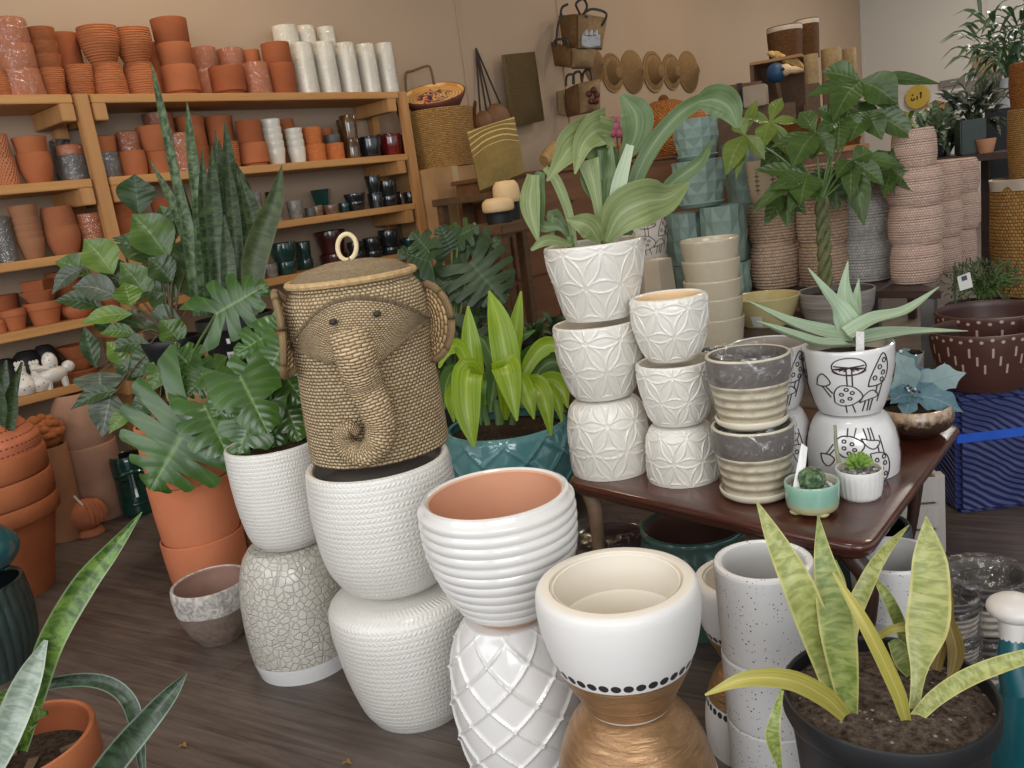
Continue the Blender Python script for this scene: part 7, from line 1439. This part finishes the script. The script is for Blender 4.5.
def m_dash(nm):
    t = NT(nm, .45, .4); u, v = t.uv(); U_ = t.ma('MULTIPLY', u, 45); k = t.ma('FLOOR', U_); x = t.ma('ABSOLUTE', t.ma('SUBTRACT', t.ma('FRACT', U_), .5)); m3 = t.ma('MODULO', k, 3); off = t.ma('MULTIPLY', m3, .14)
    vv = t.ma('SUBTRACT', .80, off); d = t.ma('MULTIPLY', t.ma('LESS_THAN', x, .15), t.ma('MULTIPLY', t.ma('GREATER_THAN', v, t.ma('SUBTRACT', vv, .16)), t.ma('LESS_THAN', v, vv)))
    x2 = t.ma('SUBTRACT', t.ma('FRACT', t.ma('MULTIPLY', u, 34)), .5); y2 = t.ma('MULTIPLY', t.ma('SUBTRACT', v, t.ma('ADD', .9, t.ma('MULTIPLY', t.ma('MODULO', t.ma('FLOOR', t.ma('MULTIPLY', u, 34)), 2), .035))), 7); dt = t.ma('LESS_THAN', t.ma('ADD', t.ma('MULTIPLY', x2, x2), t.ma('MULTIPLY', y2, y2)), .035)
    t.color(t.mix(t.ma('MAXIMUM', d, dt), '4a2c26', 'a8968a')); return t.m
DASH = mat('dashed_brown_glaze', m_dash); DIN = plain('dark_brown_inside', '3c2420', '48302a', .4, 6)
Pd1 = np.array([Pbx[0], Pbx[1], zbx_]); Pd1[:2] = G(984, 384, zbx_)[:2]
for k, (P, vt, w, lab) in enumerate(((Pd1, 328, 100, 'dark brown planter with pale dashes in front on the blue box'), (G(992, 364, zbx_), 310, 104, 'dark brown dashed planter just behind its twin on the blue box'))):
    z1 = zat(P, vt); r = rad(P, z1, w); zb = zbx_+.001
    if k: z1 = z1
    tag(mk('planter', vessel(P, crom([(r*.74, zb), (r*.86, zb+(z1-zb)*.25), (r*.97, zb+(z1-zb)*.7), (r, z1)], 16), .014, seg=64, depth=.12), (DASH, DIN), loc=(P[0], P[1], zb)), lab, 'planter', 'dashed brown planters')
# white crate, wrapped pots, watering can
Pwc = G(918, 556); zw_ = zat(Pwc, 478); twc = thing('white_crate', 'pale painted slat crate beside the table back leg', 'crate', Pwc); PWD = wood('painted_white_wood', 'a8a19a', 'bab3ab', .6, 2)
for i in range(3): mk('slat', rotz(box(Pwc[0]-.11, Pwc[0]+.075, Pwc[1], Pwc[1]+.015, zw_*(i/3)+.004, zw_*((i+1)/3)-.006, .003), Pwc, .6), PWD, twc, smooth=False)
for a in (-.10, .085): mk('post', rotz(box(Pwc[0]+a-.02, Pwc[0]+a+.014, Pwc[1]+.01, Pwc[1]+.05, 0, zw_, .003), Pwc, .6), PWD, twc, smooth=False)
mk('side_panel', rotz(box(Pwc[0]+.065, Pwc[0]+.085, Pwc[1]+.05, Pwc[1]+.25, .01, zw_, .003), Pwc, .6), PWD, twc, smooth=False)
def m_str2(nm):
    t = NT(nm, .5, .4); u, v = t.uv(); band = t.ma('GREATER_THAN', v, .55); t.color(t.mix(band, 'a89e90', '463f3b')); t.bump(t.ma('SINE', t.ma('MULTIPLY', v, 40)), .003); return t.m
STR2 = mat('dark_band_glaze', m_str2)
Pa = G(985, 668); za_, zb__ = zat(Pa, 622), zat(Pa, 574)
striped(Pa, .001, za_, rad(Pa, .1, 62), rad(Pa, za_, 74), 'lower dark banded pot in clear plastic behind the watering can', 'plastic wrapped banded pots', False, True, STR2); striped(Pa, za_+.002, zb__, rad(Pa, za_, 62), rad(Pa, zb__, 76), 'upper dark banded pot in clear plastic behind the watering can', 'plastic wrapped banded pots', False, True, STR2)
Pb_ = G(950, 690); z1, z2, z3 = zat(Pb_, 655), zat(Pb_, 628), zat(Pb_, 594)
for i, (a, b, lb) in enumerate(((.001, z1, 'lowest plastic wrapped pot of the column beside the leaf tips'), (z1+.002, z2, 'middle plastic wrapped pot of the column beside the leaf tips'), (z2+.002, z3, 'top plastic wrapped pot of the column beside the leaf tips'))): striped(Pb_, a, b, rad(Pb_, a, 50), rad(Pb_, b, 56), lb, 'plastic wrapped banded pots', False, True, STR2)
Pwt = np.array(D(1030, 735, 1.75)); Pwt[2] = 0; zwt = zat(Pwt, 668); rw_ = rad(Pwt, zwt-.1, 76); CAN = plain('teal_plastic', '155058', '1c5f68', .35, 6, .5, .2); CANW = plain('white_plastic_rose', 'cfcac4', 'd8d3cd', .4, 6)
twt = thing('watering_can', 'teal watering can with a white rose at the right edge', 'watering can', Pwt)
mk('body', vessel(Pwt, crom([(rw_*.92, .001), (rw_*1.0, .06), (rw_*.98, zwt*.5), (rw_*.75, zwt*.85), (rw_*.5, zwt)], 24), .006, seg=48, depth=.08), (CAN, CAN), twt)
dwt = proj((Pwt[0], Pwt[1], zwt))[2]
mk('spout', tube(pxl([(1020, 690), (1013, 665), (1012, 638)], dwt-.1), [.034, .028, .022], 12, 10), CAN, twt)
ro = mk('rose', GB().add(tube(pxl([(1012, 640), (1013, 622)], dwt-.1), [.022, .026], 14, 3)).add(ellipsoid(D(1014, 608, dwt-.1), (.048, .048, .026), 24, 12)).geo(), CANW, twt)
mk('handle', tube([Pwt+[.10, -.02, zwt*.35], Pwt+[.20, -.02, zwt*.6], Pwt+[.14, -.01, zwt*1.0], Pwt+[.03, 0, zwt*1.0]], .014, 8, 18), CAN, twt)
# under the low table
Pu = G(692, 527, .34); r = rad(Pu, .34, 108); UT = plain('dusty_teal_glaze', '3f5a54', '4f6c64', .2, 6, .5, .5)
tag(mk('planter', vessel(Pu, crom([(r*.7, .001), (r*.95, .14), (r*1.0, .26), (r*.94, .315), (r*.97, .34)], 20), .025, seg=64, depth=.2), (UT, plain('rust_inside', '5a3a2e', '6a463a', .6, 8)), loc=(Pu[0], Pu[1], 0)), 'dusty teal glazed planter under the low table', 'planter')
Pv = G(612, 540, .24); r = rad(Pv, .24, 84)
tdk = thing('planter', 'dark planter in torn clear plastic under the table left end', 'planter', (Pv[0], Pv[1], 0)); mk('pot', vessel(Pv, crom([(r*.75, .001), (r*.98, .14), (r, .24)], 12), .02, seg=48, depth=.12), (plain('near_black_glaze', '1e1c1e', '2a2828', .2, 8, .5, .5), plain('wine_inside', '3c2420', '4a2c28', .6)), tdk)
mk('plastic_wrap', lathe(Pv, crom([(r*.8, .004), (r*1.03, .14), (r*1.04, .27), (r*.7, .30)], 16), 48, None, lambda T, t, R: .004*np.sin(T*9+t*8)*np.sin(T*4-t*13)), FILM, tdk)
tag(mk('planter', vessel((Pu[0]+.42, Pu[1]+.34), crom([(.10, .001), (.14, .12), (.13, .28)], 12), .02, seg=40), (plain('slate_glaze', '3c4446', '4c5658', .3, 8), DRK), loc=(Pu[0]+.42, Pu[1]+.34, 0)), 'slate planter deep under the low table', 'planter')
# ---------------------------------------------------------------- dark split leaved plant and small pots behind the lime plant
Pq0 = np.array(D(452, 385, 4.15)); zq = float(Pq0[2]); tq = thing('potted_philodendron', 'dark lobed leaved plant in shade between the elephant basket and wooden chest', 'plant', (Pq0[0], Pq0[1], 0))
mk('pot', vessel(Pq0, [(.15, .001), (.19, zq-.05), (.2, zq)], .01, seg=40, depth=.03, floor_mi=2), (BLKP, BLKP, SOIL), tq); g = GB()
for i, (b, tp_, w, lb, m) in enumerate([((470, 262), (505, 302), 62, 6, LPH), ((462, 248), (500, 240), 40, 4, LPH), ((430, 262), (398, 250), 34, 3, LPH), ((452, 250), (440, 226), 34, 3, LPH), ((440, 290), (408, 268), 40, 4, LPH), ((448, 310), (418, 335), 44, 4, LPH), ((470, 318), (510, 314), 40, 3, LPH), ((462, 330), (486, 350), 36, 3, LPH), ((438, 330), (424, 372), 36, 3, LPH), ((476, 288), (514, 272), 36, 4, LPH), ((424, 285), (412, 312), 30, 3, LPH), ((446, 275), (466, 302), 40, 4, LPH), ((458, 236), (478, 226), 28, 3, LBD), ((428, 250), (412, 232), 28, 3, LBD), ((452, 345), (440, 385), 34, 3, LBD)]):
    dd = 4.15+.12*math.sin(i*2.3); leaf(tq, monstera(D(b[0], b[1], dd), D(tp_[0], tp_[1], dd-.04), w*dd/F*1.15, (CP-np.array(D(b[0], b[1], dd)))+np.array([0, 0, 2.0]), lb, .5, .35, 0, .1, i+3, .4), m); petiole(g, (453, 380), b, 4.15, dd+.01, .006, .04)
mk('stem', g.geo(), STEM, tq)
Ptr = np.array(D(528, 345, 4.05)); zt_r = float(Ptr[2]); tcr = thing('wooden_crate', 'upright dark crate carrying small black nursery pots behind the lime plant', 'crate', (Ptr[0], Ptr[1], 0))
mk('crate_body', rotz(box(Ptr[0]-.24, Ptr[0]+.24, Ptr[1]-.16, Ptr[1]+.2, 0, zt_r-.12, .006), Ptr, YAW), CHD, tcr, smooth=False)
rnd = random.Random(12)
for u, w, lab, kind in ((505, 30, 'small black nursery pot with red centred rosette behind the lime plant', 1), (537, 34, 'small black nursery pot with thin stems behind the lime plant', 0), (558, 30, 'small black nursery pot with trailing leaves beside the star planters', 2)):
    P = np.array(D(u, 350, 4.0+.04*kind)); P[2] = zt_r-.118; z1 = P[2]+.15; r = w*.5*4.0/F
    t = thing('potted_seedling', lab, 'plant', P, 'small nursery pots'); mk('pot', vessel(P, [(r*.75, P[2]), (r*.95, z1-.02), (r, z1)], .005, seg=28, depth=.02, floor_mi=2), (BLKP, BLKP, SOIL), t); g = GB()
    for k in range(12):
        a = k*2.4; L = .06+.07*rnd.random(); e = np.array([P[0]+L*math.cos(a), P[1]+L*math.sin(a), z1+.02+.10*rnd.random()]); g.add(ovate((P[0], P[1], z1-.01), e, .022+.02*rnd.random(), .25, np.array([0, 0, 1.])+(CP-P)*.2, 0, .25, 8, seed=k))
    mk('foliage', g.geo(), (LBD, plain('red_rosette', '7a2c18', '5a3a20', .5, 30), LPH)[kind], t)
# ---------------------------------------------------------------- plants and baskets at the far right
def bush(name, lab, c, rad3, n, L, W, m, seed, pot=None, grp=None, droop=.2, up=.3):
    t = thing(name, lab, 'plant', (c[0], c[1], pot[1] if pot else c[2]), grp); rnd = random.Random(seed); g = GB(); s = GB(); c = np.array(c)
    for k in range(n):
        d = np.array([rnd.gauss(0, 1), rnd.gauss(0, 1), rnd.gauss(0, 1)]); d = d/np.linalg.norm(d)*(rnd.random()**.5); b = c+d*np.array(rad3); o = d*.7+np.array([rnd.gauss(0, .4), rnd.gauss(0, .4), up*rnd.random()]); o = o/np.linalg.norm(o); g.add(ovate(b, b+o*L*(.7+.6*rnd.random()), W*(.7+.6*rnd.random()), droop, np.array([0, 0, 1.])+(CP-b)*.06, 0, .25, 6, (.1, .9, 1, .6, .05), k))
        if k % 6 == 0: s.add(tube([c*[1, 1, 0]+[0, 0, (pot[2] if pot else c[2]-rad3[2])], (b+c)/2, b], [.008, .004], 4, 5))
    mk('foliage', g.geo(), m, t); mk('stem', s.geo(), STEM, t)
    if pot: r, z0, z1, pm = pot; mk('pot', vessel(c, [(r*.8, z0), (r, z1)], .01, seg=28, depth=.04, floor_mi=2), (pm, pm, SOIL), t)
    return t
LVP = leafmat('variegated_pothos', '3f5a38', '8fa284', 'c8d0bc', .4, k=.5); LDK = leafmat('dark_foliage', '1a241a', '28362a', '3a4a38', .4); LTR = leafmat('indoor_tree', '2f4a34', '4a664a', '8a9c84', .4)
pR = D(945, 158, 6.5); zR = pR[2]; e1, e2 = np.array(D(905, 160, 6.6)), np.array(D(1060, 150, 6.0))
slabtable('plant_bench', 'long dark bench of potted plants at the far right', 'bench', [e1[:2], e2[:2], aw(e2, 1.2), aw(e1, 1.2)], zR, .05, 4, DKW, [DKW]*4)
bush('potted_pothos', 'variegated pothos spilling over the far right plant bench', D(935, 132, 6.9), (.20, .2, .14), 130, .13, .05, LVP, 1, (.1, zR+.001, zR+.12, BLKP))
bush('potted_dark_shrub', 'dark leaved potted plant above the green box planter', D(972, 112, 6.8), (.22, .2, .18), 90, .22, .05, LDK, 2, (.1, zR+.001, zR+.13, BLKP))
bush('potted_lime_shrub', 'small light green plant beside the pink-beige top basket', D(908, 128, 6.6), (.06, .06, .10), 24, .10, .05, LBL, 3, (.06, zR+.001, zR+.08, BLKP))
p = D(970, 140, 6.5); tag(mk('box_planter', GB().add(rotz(box(p[0]-.09, p[0]+.09, p[1]-.09, p[1]+.09, zR+.001, zR+.26, .01), p, .5)).geo(), plain('dark_green_metal', '1c2c26', '26382f', .3, 8), loc=(p[0], p[1], zR), smooth=False), 'dark green upright box planter on the far right bench', 'planter')
p = D(986, 150, 6.4); tag(mk('terracotta_pot', vessel(p, [(.05, zR+.001), (.07, zR+.10)], .008, seg=28, depth=.05), (m_terra('terracotta_rosy', 'a8765c', 'b8886c'), TERO), loc=(p[0], p[1], zR)), 'small rosy terracotta pot on the far right bench', 'pot')
# indoor tree
pT = D(1010, 95, 7.2); t = bush('potted_tree', 'tall indoor tree with slim leaves in a white pot at the top right', D(1010, 48, 7.2), (.34, .34, .34), 190, .24, .045, LTR, 5, (.13, pT[2]-.1, pT[2]+.14, plain('white_blue_glaze', 'c0c4c8', 'd0d4d8', .3, 6)), None, .25, -.3)
tsd = thing('plant_pedestal', 'dark metal pedestal under the tall indoor tree', 'stand', (pT[0], pT[1], 0)); mk('column', box(pT[0]-.16, pT[0]+.16, pT[1]-.16, pT[1]+.16, 0, pT[2]-.102, .006), plain('dark_steel', '2a2c30', '34363a', .5), tsd, smooth=False)
# wicker baskets at the right edge
Pe = np.array(D(1034, 200, 5.0)); zE0 = zat(Pe, 292); 
tsE = thing('basket_stand', 'low dark stand under the wicker baskets at the right edge', 'stand', (Pe[0], Pe[1], 0)); mk('column', box(Pe[0]-.2, Pe[0]+.2, Pe[1]-.2, Pe[1]+.2, 0, zE0, .006), DKW, tsE, smooth=False)
zz0 = zE0+.002
for vt, w, lab, m in ((178, 78, 'large brown wicker basket with pale liner lowest at the right edge', WICK), (108, 48, 'upright brown wicker basket in the middle of the right edge pile', WICK), (62, 46, 'orange-brown wicker basket topping the right edge pile', WICKO)):
    z1 = zat(Pe, vt); r = rad(Pe, (zz0+z1)/2, w); t = thing('wicker_basket', lab, 'basket', (Pe[0], Pe[1], zz0), 'wicker baskets at the right edge'); mk('body', vessel(Pe, [(r*.9, zz0), (r, (zz0+z1)/2), (r*.98, z1)], .015, seg=44, depth=.03), (m, WICKD), t)
    if vt == 178: mk('liner', lathe(Pe, [(r*1.0, z1-.05), (r*1.03, z1+.01), (r*.95, z1+.015)], 44, None, lambda T, t_, R: .008*np.sin(T*7)), CLOTH, t)
    zz0 = z1+.002
# trailing plant with tag
Pz = np.array(D(985, 318, 3.95)); zZ = float(Pz[2]); Pz[2] = 0
tz = thing('plant_rack', 'low dark rack under the trailing plant on the right', 'stand', (Pz[0], Pz[1], 0)); mk('column', rotz(box(Pz[0]-.16, Pz[0]+.2, Pz[1]-.14, Pz[1]+.16, 0, zZ-.09, .006), Pz, YAW), plain('black_rack', '141416', '1c1c1e', .6), tz, smooth=False)
c = np.array(D(985, 282, 3.95)); t = bush('potted_trailing_fern', 'fine leaved trailing plant in a black pot with a hanging white tag', c, (.19, .17, .10), 420, .035, .010, leafmat('fine_fern', '2c3c1e', '46582e', '66784a', .5), 9, (.17, zZ-.088, zZ+.06, BLKP), None, .3, .2)
g = GB()
for pts in ([(958, 270), (955, 295), (960, 312), (972, 318)], [(1000, 290), (1004, 302), (1000, 314)], [(955, 262), (954, 290), (956, 310)]): g.add(tube(pxl(pts, 3.75), .003, 5, 14))
mk('trailing_stem', g.geo(), leafmat('fine_fern', '', '', ''), t)
dz_ = 3.72; tg = mk('plant_tag', GB().add((lambda: ([D(957, 277, dz_), D(970, 272, dz_), D(973, 287, dz_), D(960, 291, dz_), D(957, 277, dz_+.003), D(970, 272, dz_+.003), D(973, 287, dz_+.003), D(960, 291, dz_+.003)], [(0, 1, 2, 3), (7, 6, 5, 4), (0, 4, 5, 1), (1, 5, 6, 2), (2, 6, 7, 3), (3, 7, 4, 0)], None, None))()).add(([D(961, 277, dz_-.001), D(966.5, 275, dz_-.001), D(967.5, 279.5, dz_-.001), D(962, 281.5, dz_-.001)], [(0, 1, 2, 3)], None, None), 1).geo(), (plain('tag_white', 'c8c6c0', None, .5), plain('tag_print', '3a3c4a', None, .5)), t, smooth=False)
# pink flower tag and dark rods behind the broad leaf plant
pf = D(616, 127, 5.2); tpf = thing('pink_ornament', 'small pink flower ornament on a stick behind the drooping broad leaf', 'ornament', pf); g = GB()
for k in range(6): a = k*PI/3; g.add(ellipsoid(np.array(pf)+CU*.035*math.cos(a)-CV*.045*math.sin(a), (.025, .025, .028), 10, 8))
g.add(ellipsoid(pf, (.03, .03, .03), 10, 8)); mk('petals', g.geo(), plain('dusty_pink', '8f4656', 'a05868', .7, 20), tpf); mk('stick', tube([pf, (pf[0], pf[1], .0)], .006, 5, 3), CHD, tpf)
# ---------------------------------------------------------------- light
w = bpy.data.worlds.new('world'); bpy.context.scene.world = w; w.use_nodes = True
bg = w.node_tree.nodes['Background']; bg.inputs[0].default_value = (.92, .96, 1.0, 1); bg.inputs[1].default_value = 1.0
def area(name, loc, size, power, color, target=None, sy=None):
    l = bpy.data.lights.new(name, 'AREA'); l.energy = power; l.color = color; l.shape = 'RECTANGLE'; l.size = size; l.size_y = sy or size
    o = bpy.data.objects.new(name, l); C.objects.link(o); o.location = loc
    d = Vector(target)-Vector(loc) if target else Vector((0, 0, -1)); o.rotation_euler = d.to_track_quat('-Z', 'Y').to_euler(); return o
area('window_and_fill_light', (3.2, -2.4, 2.6), 3.5, 185, (.95, .97, 1), (-1.6, 2.0, .4), 2.4)
area('window_and_fill_light', (-1.6, -2.6, 2.4), 3.2, 75, (.95, .97, 1), (-1.0, 2.0, .5), 2.4)  # added daylight fill, no window seen here; lifts the front right pots
area('ceiling_lamp_and_fill', (-4.3, 2.6, 4.3), .5, 34, (1, .78, .52))
area('ceiling_lamp_and_fill', (-3.2, 8.5, 4.4), .5, 30, (1, .8, .56))
area('ceiling_lamp_and_fill', (-.8, 6.5, 4.4), .8, 60, (1, .9, .75))
area('ceiling_lamp_and_fill', (-2.0, 12.0, 4.4), .8, 130, (1, .95, .88))  # added fill with no seen lamp behind it, brightens the back wall
area('ceiling_lamp_and_fill', (-1.0, 1.0, 4.4), .8, 40, (1, .95, .88))
sc = bpy.context.scene
sc.view_settings.view_transform = 'Standard'; sc.view_settings.look = 'None'; sc.view_settings.gamma = 1; sc.view_settings.use_curve_mapping = False
sc.view_settings.exposure = -0.08
